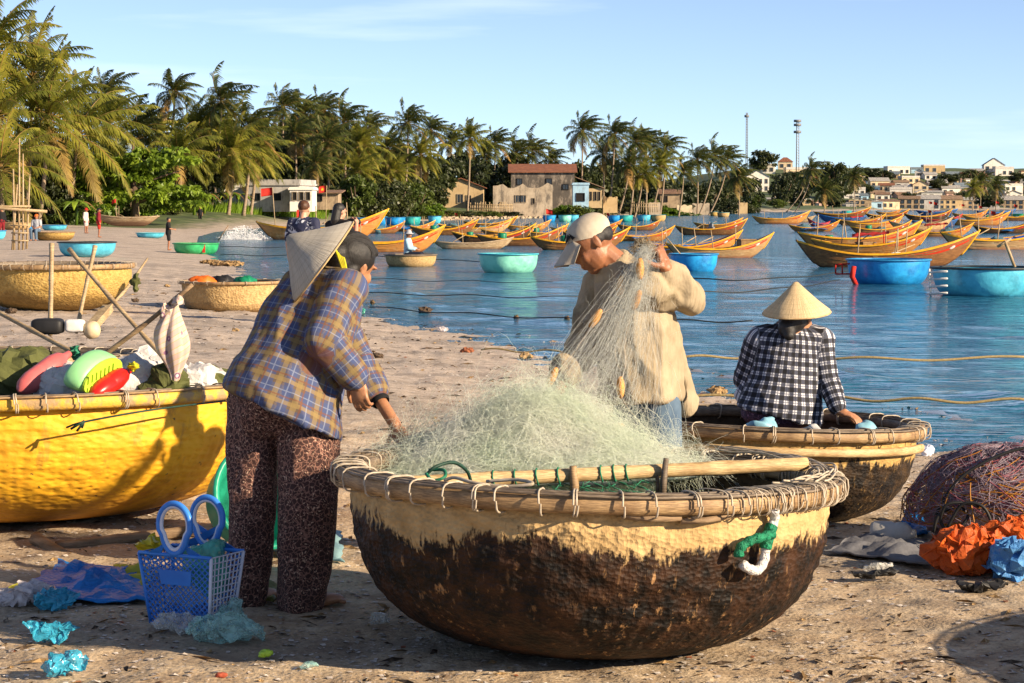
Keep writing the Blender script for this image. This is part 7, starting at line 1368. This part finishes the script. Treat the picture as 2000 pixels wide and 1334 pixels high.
# ---------------- blue and white shopping basket
bk = E('shopping_basket', GG(375, 1222), 'blue and white plastic mesh basket with two ring handles', 'basket'); bk.rotation_euler = (0, 0, R_(-28)); BLUP = M('blue_plastic', (.05, .24, .72), (.035, .17, .58), 6, .32); WHTP = M('white_plastic', (.66, .70, .80), (.52, .56, .68), 6, .35)
HB_, WB, DB, WT, DT = .285, .27, .15, .335, .21
def bpt(side, s, h):
    """point on the basket wall: side 0 front 1 right 2 back 3 left; s 0..1 across, h 0..1 up"""
    w = WB + (WT - WB) * h; d = DB + (DT - DB) * h; x = (s - .5) * w; y = (s - .5) * d
    return Vector([(x, -d / 2, h * HB_), (w / 2, y, h * HB_), (-x, d / 2, h * HB_), (-w / 2, -y, h * HB_)][side])
for side in range(4):
    nx = 12 if side % 2 == 0 else 8; nz = 12; mb = MB(); m = BLUP if side in (0, 2, 3) else WHTP; diag = side in (0, 2); t = .0030
    if diag:
        for k in range(-nz, nx + 1):
            for sg in (1, -1):
                P = []
                for i in range(nz + 1):
                    s = (k + i) / nx if sg > 0 else (k + nz - i) / nx
                    if -1e-6 <= s <= 1 + 1e-6: P.append(bpt(side, s, i / nz))
                if len(P) > 1: mb.tube(P, t, 4, cap=False)
    else:
        for k in range(nx + 1): mb.tube([bpt(side, k / nx, h) for h in np.linspace(0, 1, 6)], t, 4, cap=False)
        for i in range(nz + 1): mb.tube([bpt(side, s, i / nz) for s in np.linspace(0, 1, 5)], t * .9, 4, cap=False)
    wl = mb.build('side_wall', m, bk); 
    if diag:
        pn = MB(); c = [bpt(side, a, h) + Vector((0, -.006 if side == 0 else .006, 0)) for a, h in ((.28, .60), (.72, .60), (.74, .80), (.26, .80))]; pn.prism(c, (0, -.003 if side == 0 else .003, 0)); pn.build('name_plate', BLUP, wl, False)
        hd_ = MB(); rim_ = [bpt(side, s, 1) for s in np.linspace(0, 1, 9)]; hd_.tube(rim_, .008, 6)
        c0 = bpt(side, .5, 1) + Vector((0, 0, .115)); ring_ = [c0 + Vector((.062 * math.sin(a) * (1 if math.cos(a) > -.2 else .85), 0, .070 * math.cos(a) * (1 if math.cos(a) > 0 else 1.35))) for a in np.linspace(0, 2 * math.pi, 33)[:-1]]
        for s in (-1, 1):                                    # webs sweeping up to the ring
            g = [[bpt(side, .5 + s * (.5 - .02 * 0) * (1 - f), 1) * (1 - f) + (c0 + Vector((s * .075, 0, .0))) * f + Vector((-s * .035 * math.sin(math.pi * f), 0, 0)) - Vector((0, 0, .01)), bpt(side, .5 + s * .20 * (1 - f), 1) * (1 - f) + (c0 + Vector((s * .055, 0, -.03))) * f] for f in np.linspace(0, 1, 7)]; hd_.sheet(g, .006)
        hd_.tube([p * 1 + (p - c0) * .16 for p in ring_], .012, 8, closed=True); ho = hd_.build('handle', BLUP, bk); MB().tube([p for p in ring_], .0085, 8, closed=True).build('handle_grip', WHTP, ho)
fl = MB(); fl.box((0, 0, .004), (WB, DB, .008)); fl.build('bottom', BLUP, bk, False)
for k in range(4): sx_, sy_ = (1 if k in (1, 2) else -1), (1 if k > 1 else -1); MB().tube([(sx_ * (WB + (WT - WB) * h) / 2, sy_ * (DB + (DT - DB) * h) / 2, HB_ * h) for h in (0, .5, 1)], .007, 6).build('corner_rib', BLUP if k in (0, 3) else WHTP, bk)
def bag(u, v, rx, ry, rz, m, label, name='plastic_bag', amp=.05, dz=0, cat='bag', seed=1):
    g = GG(u, v); mb = MB(); mb.ell((0, 0, rz * .5), (rx, ry, rz), None, 40, 24); crumple(mb, amp, 10, seed); crumple(mb, amp * .55, 28, seed + 3); mb.v = [(x, y, max(z, -.004 + .004 * mn.noise((x * 50, y * 50, 0)))) for x, y, z in mb.v]; ob = mb.build(name, m, None, False); ob.location = g + Vector((0, 0, dz)); return tag(ob, label, cat)
def film(name, c, al=.45):
    t = NT(name); v = t.coord('Object'); n = t.noise(v, 30, 3, .6); t.fin(t.ramp(n, [(.3, tuple(x * .7 for x in c)), (.7, c)]), .22, t.bump(n, .8, .01)); tr = t.node('ShaderNodeBsdfTransparent'); mx = t.node('ShaderNodeMixShader'); t.l.new(t.math('MULTIPLY_ADD', n, .5, al - .25), mx.inputs[0]); t.l.new(tr.outputs[0], mx.inputs[1]); t.l.new(t.b.outputs[0], mx.inputs[2]); t.l.new(mx.outputs[0], t.out.inputs['Surface']); return t.m
FTEAL = film('teal_film', (.38, .66, .62)); FCLEAR = film('clear_film', (.66, .66, .62), .4); FBLUE = film('blue_film', (.05, .42, .62), .7); FGREEN = film('green_film', (.12, .55, .40), .7); FWHITE = film('white_film', (.66, .60, .60), .75)
cg = bk.location; mb = MB(); mb.ell((0, 0, 0), (.10, .065, .12), None, 24, 14); crumple(mb, .04, 12); ob = mb.build('plastic_bag', FGREEN); ob.location = cg + Vector((.04, .02, .20)); tag(ob, 'green plastic bag inside the blue basket', 'bag')
mb = MB(); mb.ell((0, 0, 0), (.05, .04, .04), None, 20, 12); crumple(mb, .04, 20); ob = mb.build('plastic_bag', M('yellow_film', (.62, .50, .02), (.45, .34, .01), 20, .35)); ob.location = A(290, 1072, 8.6); tag(ob, 'yellow plastic bag peeking out behind the blue basket', 'bag')
mb = MB(); mb.ell((0, 0, 0), (.10, .05, .05), None, 20, 12); crumple(mb, .04, 14); ob = mb.build('plastic_bag', SACKW); ob.location = cg + Vector((-.02, 0, .10)); tag(ob, 'white parcel at the bottom of the blue basket', 'bag')
bag(425, 1255, .13, .08, .045, FTEAL, 'crumpled teal plastic bag in front of the blue basket'); bag(330, 1240, .07, .04, .025, FCLEAR, 'clear plastic scrap left of the teal bag', seed=4); bag(450, 1232, .05, .04, .05, FTEAL, 'teal plastic loop at the right foot of the basket', seed=7); bag(35, 1182, .12, .07, .04, FWHITE, 'pinkish white plastic bag at the left edge', seed=5); bag(95, 1190, .07, .05, .03, FBLUE, 'blue plastic scrap right of the pinkish bag', seed=6); bag(85, 1258, .08, .05, .035, FBLUE, 'crumpled blue plastic bag low on the left', seed=8); bag(115, 1328, .05, .04, .04, FBLUE, 'blue plastic bag at the bottom edge on the left', seed=9); bag(515, 1286, .035, .025, .015, LIME, 'small lime green scrap on the sand', 'plastic_scrap', .02, cat='litter'); bag(600, 1308, .04, .02, .012, FTEAL, 'teal scrap near the bottom edge', 'plastic_scrap', .02, cat='litter'); bag(430, 1326, .025, .012, .012, M('brick_red', (.45, .10, .05), (.3, .06, .03), 20, .8), 'red shard at the bottom edge', 'shard', .01, cat='litter'); bag(738, 1222, .045, .03, .03, FCLEAR, 'clear cup shard in the shade of the big boat', 'plastic_scrap', .02, cat='litter')
bag(1710, 1118, .06, .04, .02, FCLEAR, 'clear bottle scrap on the sand right of the big boat', 'plastic_scrap', .03, cat='litter'); bag(1705, 1130, .10, .035, .014, BLK, 'black plastic strip on the sand', 'plastic_scrap', .03, cat='litter'); bag(1915, 1155, .10, .06, .016, BLK, 'black plastic sheet below the blue sack', 'plastic_scrap', .03, cat='litter'); bag(1810, 890, .05, .03, .045, WHTP, 'white plastic cup beside the second boat', 'plastic_scrap', .02, cat='litter')
def tarp(pts, m, th, label, name='tarpaulin', amp=.03, sc=6, cat='tarpaulin', base=None, n=18):
    """crumpled sheet over a quad of picture points on the ground"""
    c = [GG(*p) for p in pts]; ctr = base or (c[0] + c[2]) / 2; g = []
    for i in range(n + 1):
        r = []
        for k in range(n + 1):
            a, b_ = i / n, k / n; p = c[0] * (1 - a) * (1 - b_) + c[1] * a * (1 - b_) + c[2] * a * b_ + c[3] * (1 - a) * b_; h = mn.noise(p * sc) * amp + abs(mn.noise(p * sc * 1.7 + Vector((5, 0, 0)))) * amp * 1.3 + mn.noise(p * sc * 5) * amp * .25; e = min(1, 6 * min(a, 1 - a, b_, 1 - b_)); r.append(p - ctr + Vector((mn.noise(p * 9) * .03, mn.noise(p * 9 + Vector((3, 3, 0))) * .03, .012 + max(0, h) * (.35 + .65 * e))))
        g.append(r)
    mb = MB(); mb.sheet(g, th); ob = mb.build(name, m); ob.location = ctr; return tag(ob, label, cat)
tarp([(20, 1178), (120, 1105), (262, 1120), (300, 1185)], BLUC, .006, 'crumpled blue tarpaulin on the sand left of the basket', amp=.05); tarp([(215, 1130), (235, 1108), (300, 1130), (290, 1160)], M('yellow_tarp', (.42, .40, .04), (.28, .26, .02), 8, .6), .005, 'olive yellow corner of cloth beside the blue tarpaulin', amp=.04); tarp([(0, 1165), (30, 1148), (90, 1165), (60, 1172)], M('yellow_tarp2', (.42, .40, .04), (.28, .26, .02), 8, .6), .005, 'olive yellow strip at the left edge', amp=.02)
tarp([(490, 1180), (505, 1140), (540, 1150), (535, 1185)], M('olive_leaf', (.16, .15, .03), (.09, .08, .02), 8, .6), .005, 'olive leaf sheath between the feet of the bending woman', 'leaf_sheath', amp=.05, cat='litter')
tarp([(510, 1080), (560, 1040), (665, 1045), (668, 1105)], net_mat('teal_net', (.30, .48, .50), (.16, .30, .36)), .01, 'teal net spread on the sand behind the bending woman', 'net_sheet', amp=.06, cat='net')
# right hand litter: net pile, ropes, sacks, jug
tarp([(1615, 1085), (1690, 1050), (1810, 1060), (1825, 1112)], M('grey_cloth', (.16, .16, .17), (.09, .09, .10), 8, .85, .4, 30), .008, 'grey cloth lying on the sand left of the orange sack', 'cloth', amp=.05, cat='cloth'); tarp([(1755, 1052), (1770, 1012), (1812, 1022), (1812, 1052)], BLUC, .008, 'blue flap with orange edge behind the grey cloth', 'cloth', amp=.06, cat='cloth')
ORS = M('orange_sack', (.58, .11, .012), (.36, .06, .008), 9, .6, .7, 40); bag(1875, 1118, .155, .12, .115, ORS, 'orange woven sack on the sand at the right', 'sack', .06, cat='sack', seed=13); bag(1975, 1130, .12, .12, .09, M('blue_sack', (.10, .30, .58), (.05, .17, .42), 12, .5, .7, 50), 'light blue woven sack right of the orange one', 'sack', .06, cat='sack', seed=14); bag(1960, 1092, .13, .06, .05, ORS, 'orange sack mouth folded over the blue sack', 'sack', .05, dz=.08, cat='sack', seed=15); bag(1995, 1115, .04, .04, .04, M('white_label', (.7, .7, .68), (.55, .1, .06), 16, .4), 'white and red packet at the right edge', 'packet', .015, dz=.05, cat='packet', seed=3)
jg = MB(); jg.lathe([(0, 0), (.052, .004), (.06, .02), (.06, .10), (.052, .115), (.056, .13), (.055, .165), (.035, .19), (.022, .20), (.022, .215), (0, .216)], 26); ob = jg.build('plastic_jug', M('dusty_white_plastic', (.46, .45, .43), (.32, .31, .29), 8, .5)); g_ = GG(1672, 1062); ob.location = g_ + Vector((.07, 0, .05)); ob.rotation_euler = (R_(88), 0, R_(70)); tag(ob, 'dusty white plastic jug lying beside the second boat', 'jug')
npile = E('net_pile', Vector((2.36, 10.75, gz(2.36, 10.75))), 'pile of pink and lavender nets with orange cords at the right edge', 'net'); NP1 = net_mat('lavender_net', (.44, .36, .42), (.24, .18, .24)); NP2 = net_mat('orange_cord_net', (.55, .26, .03), (.36, .12, .015)); NP3 = net_mat('pink_net', (.55, .16, .20), (.34, .08, .12))
core = MB(); core.ell((0, 0, .14), (.40, .34, .25), None, 60, 36); crumple(core, .09, 4); crumple(core, .04, 13); crumple(core, .015, 40); core.build('net_core', NP1, npile)
for m, n, nm in ((NP1, 1700, 'lavender_twine'), (NP2, 260, 'orange_twine'), (NP3, 420, 'pink_twine')):
    def f(rg, m=m):
        a = rg.uniform(0, 6.28); e = rg.uniform(.0, 1.5) if m is not NP2 else rg.uniform(0, .7); da, de = rg.uniform(-.12, .12), rg.uniform(-.07, .07); k = rg.uniform(1.0, 1.12); P = []
        for i in range(10): a += da; e = min(1.55, max(.0, e + de)); P.append(Vector((.44 * math.cos(e) * math.cos(a) * k, .38 * math.cos(e) * math.sin(a) * k, .12 + .33 * math.sin(e) * k + .03 * mn.noise((a * 2, e * 3, k * 9)))))
        return P
    sbuild(nm, strands(rgn, n, f, .0016 if m is not NP2 else .003), m, npile)
for i, pp in enumerate([[(1825, 1035, 10.5), (1835, 990, 10.5), (1880, 930, 10.5), (1950, 890, 10.5), (2010, 872, 10.5)], [(1822, 1040, 10.45), (1835, 1005, 10.45), (1870, 990, 10.45), (1890, 1010, 10.4), (1860, 1040, 10.4), (1838, 1020, 10.42), (1850, 985, 10.4), (1900, 985, 10.4), (1945, 1000, 10.4), (1990, 1005, 10.45)], [(1850, 1030, 10.4), (1880, 985, 10.38), (1920, 990, 10.36), (1935, 1030, 10.36), (1900, 1045, 10.36), (1870, 1030, 10.36)], [(1930, 1040, 10.4), (1955, 1000, 10.4), (1985, 1040, 10.4), (2000, 1020, 10.4)]]):
    P = cat_rom([A(*q) for q in pp], 8); ob = MB().tube([p - P[0] for p in P], .008, 6).build('black_rope', BLK); ob.location = P[0]; tag(ob, ['black rope arching over the net pile', 'black rope looped at the foot of the net pile', 'small black rope coil before the net pile', 'black rope end at the right edge of the net pile'][i], 'rope')

# ---------------- mooring ropes over the water
ROPE = M('wet_rope', (.36, .28, .13), (.2, .14, .06), 60, .8); ROPED = M('dark_line', (.03, .035, .04), (.015, .018, .02), 30, .6)
for i, (pp, r, m, lab) in enumerate([([(1330, 698), (1500, 697), (1700, 701), (2010, 699)], .016, ROPE, 'tan rope over the water behind the seated woman'), ([(1340, 775), (1600, 777), (1800, 782), (2010, 783)], .014, ROPE, 'tan rope along the water edge at the right'), ([(940, 683), (1060, 686), (1180, 690)], .012, ROPE, 'tan rope lying on the wet sand'), ([(720, 600), (900, 612), (1110, 623), (1250, 628)], .010, ROPED, 'dark line with knots over the shallow water'), ([(705, 572), (900, 577), (1100, 580), (1300, 570)], .010, ROPED, 'dark line crossing below the mint tub'), ([(430, 482), (560, 483), (700, 480)], .014, ROPED, 'dark line left of the cone hat, upper'), ([(430, 498), (560, 499), (720, 500), (940, 512)], .014, ROPED, 'dark line left of the cone hat, lower'), ([(1330, 545), (1500, 545), (1660, 530)], .016, ROPED, 'dark line from the red frame to the left'), ([(1330, 572), (1500, 566), (1640, 548)], .014, ROPED, 'dark line slanting towards the blue tub'), ([(1300, 626), (1470, 628)], .012, ROPED, 'dark line left of the seated woman'), ([(1620, 700), (1800, 618), (2010, 616)], .008, ROPED, 'thin dark line over the water at the far right'), ([(720, 545), (900, 549), (1080, 552)], .008, ROPED, 'thin dark line above the shallow water')]):
    if i == 10: continue
    P = cat_rom([G(u, v, WZ + .09 if i != 2 else -.16) for u, v in pp], 12); ob = MB().tube([p - P[0] + Vector((0, 0, .02 * math.sin(k * .6))) for k, p in enumerate(P)], r, 6).build('mooring_rope', m); ob.location = P[0]; tag(ob, lab, 'rope')
for (u, v, lab) in ((1008, 621, 'left knotted lump on the dark line'), (1107, 623, 'right knotted lump on the dark line'), (727, 591, 'brown coconut husk at the water edge')):
    mb = MB(); mb.ell((0, 0, 0), (.05, .05, .045), None, 14, 10); crumple(mb, .02, 25); ob = mb.build('coconut_husk', M('husk', (.16, .10, .05), (.07, .045, .02), 16, .9)); ob.location = G(u, v, WZ + .03); tag(ob, lab, 'husk')
# red frame and ladder on the right hand tubs, paddles, red tag
fr = MB(); q0 = tub_b2.location; sc_ = FPX / q0.y
def fx(u, v, dy): return A(u, v, q0.y + dy) - q0
for a, b_ in (((1632, 517), (1660, 515)), ((1632, 535), (1660, 535)), ((1632, 517), (1632, 535)), ((1645, 516), (1645, 535))): fr.tube([fx(*a, -.3), fx(*b_, -.3)], .02, 5)
fr.build('red_frame', REDC, tub_b2); MB().tube([fx(1668, 520, -.75), fx(1664, 540, -.72), fx(1672, 556, -.65)], [.06, .07, .06], 6).build('red_band', REDC, tub_b2)
q3 = tub_b3.location
for i in range(4): MB().tube([A(1815, 532 + 14 * i, q3.y - .5) - q3, A(1850, 530 + 14 * i, q3.y - .9) - q3], .022, 5).build('ladder_rung', WHP, tub_b3)
MB().tube([A(1815, 525, q3.y - .5) - q3, A(1818, 580, q3.y - .5) - q3], .02, 5).build('ladder_rail', WHP, tub_b3)
MB().tube([A(1982, 522, q3.y) - q3, A(1972, 495, q3.y) - q3, A(1962, 470, q3.y) - q3], .035, 6).build('paddle_shaft', POLE, tub_b3); MB().tube([A(1948, 482, q3.y) - q3, A(1975, 466, q3.y) - q3], .03, 6).build('paddle_grip', POLE, tub_b3)
qb = tub_b1.location; MB().tube([A(1332, 500, qb.y) - qb, A(1300, 462, qb.y) - qb], .02, 6).build('paddle_shaft', POLE, tub_b1)
qg = tub_green.location; rt = MB(); rt.box((A(398, 484, qg.y - .72) - qg), (.10, .04, .36)); rt.build('red_tag', REDC, tub_green, False); MB().tube([A(426, 470, qg.y) - qg, A(446, 440, qg.y) - qg], .02, 5).build('oar', WOOD, tub_green)
qs = tub_sky.location
# bamboo scaffold on the left beach
sf = E('bamboo_scaffold', GG(42, 488), 'bamboo pole scaffold standing on the beach at the left', 'scaffold')
for (u0, v0, u1, v1) in ((28, 490, 26, 330), (37, 492, 38, 270), (45, 492, 45, 300), (52, 486, 58, 345), (24, 488, 34, 360)): Y = sf.location.y; MB().tube([A(u0, v0, Y) - sf.location, A((u0 + u1) / 2, (v0 + v1) / 2, Y) - sf.location, A(u1, v1, Y) - sf.location], [.045, .04, .025], 6).build('pole', POLE, sf)
for (u0, u1, v, w) in ((-60, 92, 409, .06), (-60, 60, 403, .04), (20, 58, 440, .03), (22, 56, 455, .03), (22, 56, 470, .03)): Y = sf.location.y; MB().tube([A(u0, v - (6 if w > .05 else 0), Y - .1) - sf.location, A(u1, v + (4 if w > .05 else 0), Y - .1) - sf.location], w, 6).build('beam', POLE, sf)
# flags on poles near the tourists
STARY = M('flag_yellow', (.8, .55, .03), (.7, .45, .02), 5, .7)
for i, (u, v0, v1, Y, star) in enumerate([(636, 452, 362, 200, True), (538, 448, 366, 170, False), (585, 450, 408, 180, False)]):
    b0, t0_ = A(u, v0, Y), A(u - (6 if i == 1 else -2), v1, Y); fo = E('flag_pole', b0, ['red flag with yellow star on a pole behind the tourist woman', 'red flag on a thin leaning pole left of the tourists', 'small red flag on a short pole left of the tourist man'][i], 'flag'); MB().tube([(0, 0, 0), (t0_ - b0) * .5, t0_ - b0], .035, 5).build('pole', POLE, fo); d = t0_ - b0; s = 1 if not star else -1; w, h = (.85, .6) if i != 2 else (.3, .6)
    g = [[d + Vector((-s * x * w if not star else -x * w * .8 + .0, .08 * math.sin(x * 5), -z * h - .1 * x)) for z in np.linspace(0, 1, 5)] for x in np.linspace(0, 1, 8)]; fl = MB().sheet(g, .01).build('cloth', REDC, fo)
    if star: st = MB(); cc = g[4][2] + Vector((0, -.04, 0)); st.prism([cc + Vector((math.cos(a) * r_, 0, math.sin(a) * r_)) for a, r_ in [(math.pi / 2 + k * math.pi / 5, .18 if k % 2 == 0 else .075) for k in range(10)]], (0, -.01, 0)); st.build('star', STARY, fl, False)
# spray from a passing engine behind the green boat
sp = MB(); rgs = random.Random(3)
for k in range(2600):
    f = rgs.random(); u = 436 + 74 * f; p = G(u, 468, WZ) + Vector((0, rgs.uniform(-1, 3), 0)); h = rgs.random() ** 1.6 * (.75 * math.sin(math.pi * min(1, f * .9 + .08))); s = rgs.uniform(.012, .035); c = p + Vector((rgs.gauss(0, .1), 0, h)); sp.add([c + Vector((s, 0, 0)), c + Vector((-s, s * .6, 0)), c + Vector((-s * .4, -s, s * .3)), c + Vector((0, 0, s * 1.4))], [(0, 1, 3), (1, 2, 3), (2, 0, 3), (0, 2, 1)])
tag(sp.build('water_spray', M('spray_white', (.82, .84, .86), (.7, .72, .75), 3, .6)), 'white water spray left of the far yellow rimmed boat', 'spray', kind='stuff')

# ---------------- beach litter: shells, pebbles, twigs, seaweed
rgl = random.Random(21); cand = []
for k in range(30000):
    Y = 5.8 + (52 - 5.8) * rgl.random() ** 2.2; x = rgl.uniform(-.235, .235) * Y; cand.append((x, Y))
zz, sdd = gz_arr(cand); SHELL = M('shell_bits', (.68, .62, .56), (.46, .40, .35), 3, .55, vary=.0); PEB = M('dark_debris', (.12, .08, .05), (.05, .035, .025), 12, .9); STRW = M('straw_debris', (.42, .28, .13), (.24, .15, .07), 12, .9); REDB = M('reddish_debris', (.36, .13, .06), (.2, .07, .035), 12, .8)
sets = [MB() for _ in range(4)]; dep = bpy.context.evaluated_depsgraph_get(); bvh = None
from mathutils.bvhtree import BVHTree
def ground_z(x, y):
    r = BV.ray_cast(Vector((x, y, 5)), Vector((0, 0, -1))); return r[0].z if r[0] else 0
BV = BVHTree.FromObject(beach, bpy.context.evaluated_depsgraph_get())
for (x, y), sd in zip(cand, sdd):
    if sd < .15: continue
    dens = .35 + .65 * max(0, mn.noise((x * .8, y * .6, 3)) + .35) + (.5 if sd < 3.5 else 0)
    if rgl.random() > dens: continue
    z = ground_z(x, y); s = rgl.uniform(.004, .014) * (1 + y * .035); a = rgl.uniform(0, 6.28); ca, sa = math.cos(a), math.sin(a); q = rgl.random(); k = 0 if q < .80 else 1 if q < .88 else 2 if q < .95 else 3; tl = rgl.uniform(-.5, .5)
    if k in (0, 3): P = [(1.3, 0, 0), (.2, .8, .25), (-1, .3, 0), (-.6, -.7, .05), (.3, -.6, .3)]; F = [(0, 1, 4), (1, 2, 3), (1, 3, 4), (0, 4, 1), (3, 2, 1)]
    else: L = rgl.uniform(2.5, 6) if rgl.random() < .4 else 1.6; P = [(L, 0, .3), (-L, .3, 0), (-L * .4, -.6, .2), (.2, .5, .8), (.3, -.5, 0)]; F = [(0, 3, 4), (3, 1, 2), (3, 2, 4), (0, 4, 3), (1, 3, 2)]
    sets[k].add([(x + s * (px * ca - py * sa), y + s * (px * sa + py * ca), z + .002 + s * (pz + tl * px * .3)) for px, py, pz in P], F)
for mb, m, nm, lab in zip(sets, (SHELL, PEB, STRW, REDB), ('shell_fragments', 'dark_debris', 'straw_debris', 'reddish_debris'), ('broken pale shells strewn over the beach', 'dark bits of driftwood and weed strewn over the beach', 'straw coloured plant bits strewn over the beach', 'reddish bits of husk strewn over the beach')): tag(mb.build(nm, m, None, False), lab, 'debris', kind='stuff')
for i, (u, v, r, m, lab) in enumerate([(458, 648, .05, STRW, 'orange brown husk on the sand right of the striped cloth'), (262, 590, .07, PEB, 'dark clump in the shadow right of the wide ochre boat'), (828, 612, .12, PEB, 'dark driftwood at the water edge'), (862, 648, .08, FWHITE, 'pale jellyfish like bag on the sand'), (735, 700, .07, PEB, 'black strip of weed on the pale sand'), (1400, 770, .09, STRW, 'brown driftwood stump at the water edge'), (410, 515, .22, STRW, 'heap of straw and weed at the water edge'), (700, 612, .1, FGREEN, 'pale green net scrap by the tourist shoes'), (910, 690, .08, REDB, 'reddish husk on the wet sand'), (1025, 700, .08, STRW, 'ochre husk on the wet sand'), (20, 612, .08, PEB, 'dark stone in front of the wide ochre boat'), (440, 520, .3, STRW, 'low bank of dry weed beyond the brown woven boat'), (325, 560, .06, STRW, 'ochre husk left of the brown woven boat')]):
    bag(u, v, r * (1.6 if r > .2 else 1), r * .7, r * (.45 if r < .2 else .18), m, lab, 'debris_lump', r * .4, cat='debris', seed=20 + i)
# unseen boat added right of the picture to cast the shadow across the sand
off = coracle('basket_boat', Vector((3.95, 7.2, 0)), .95, .60, HULL_MAIN, IN_DARK, BAM, 'tarred basket boat added unseen past the right edge to cast a shadow', 'round basket boats', nu=96, lash=30, canes=2)
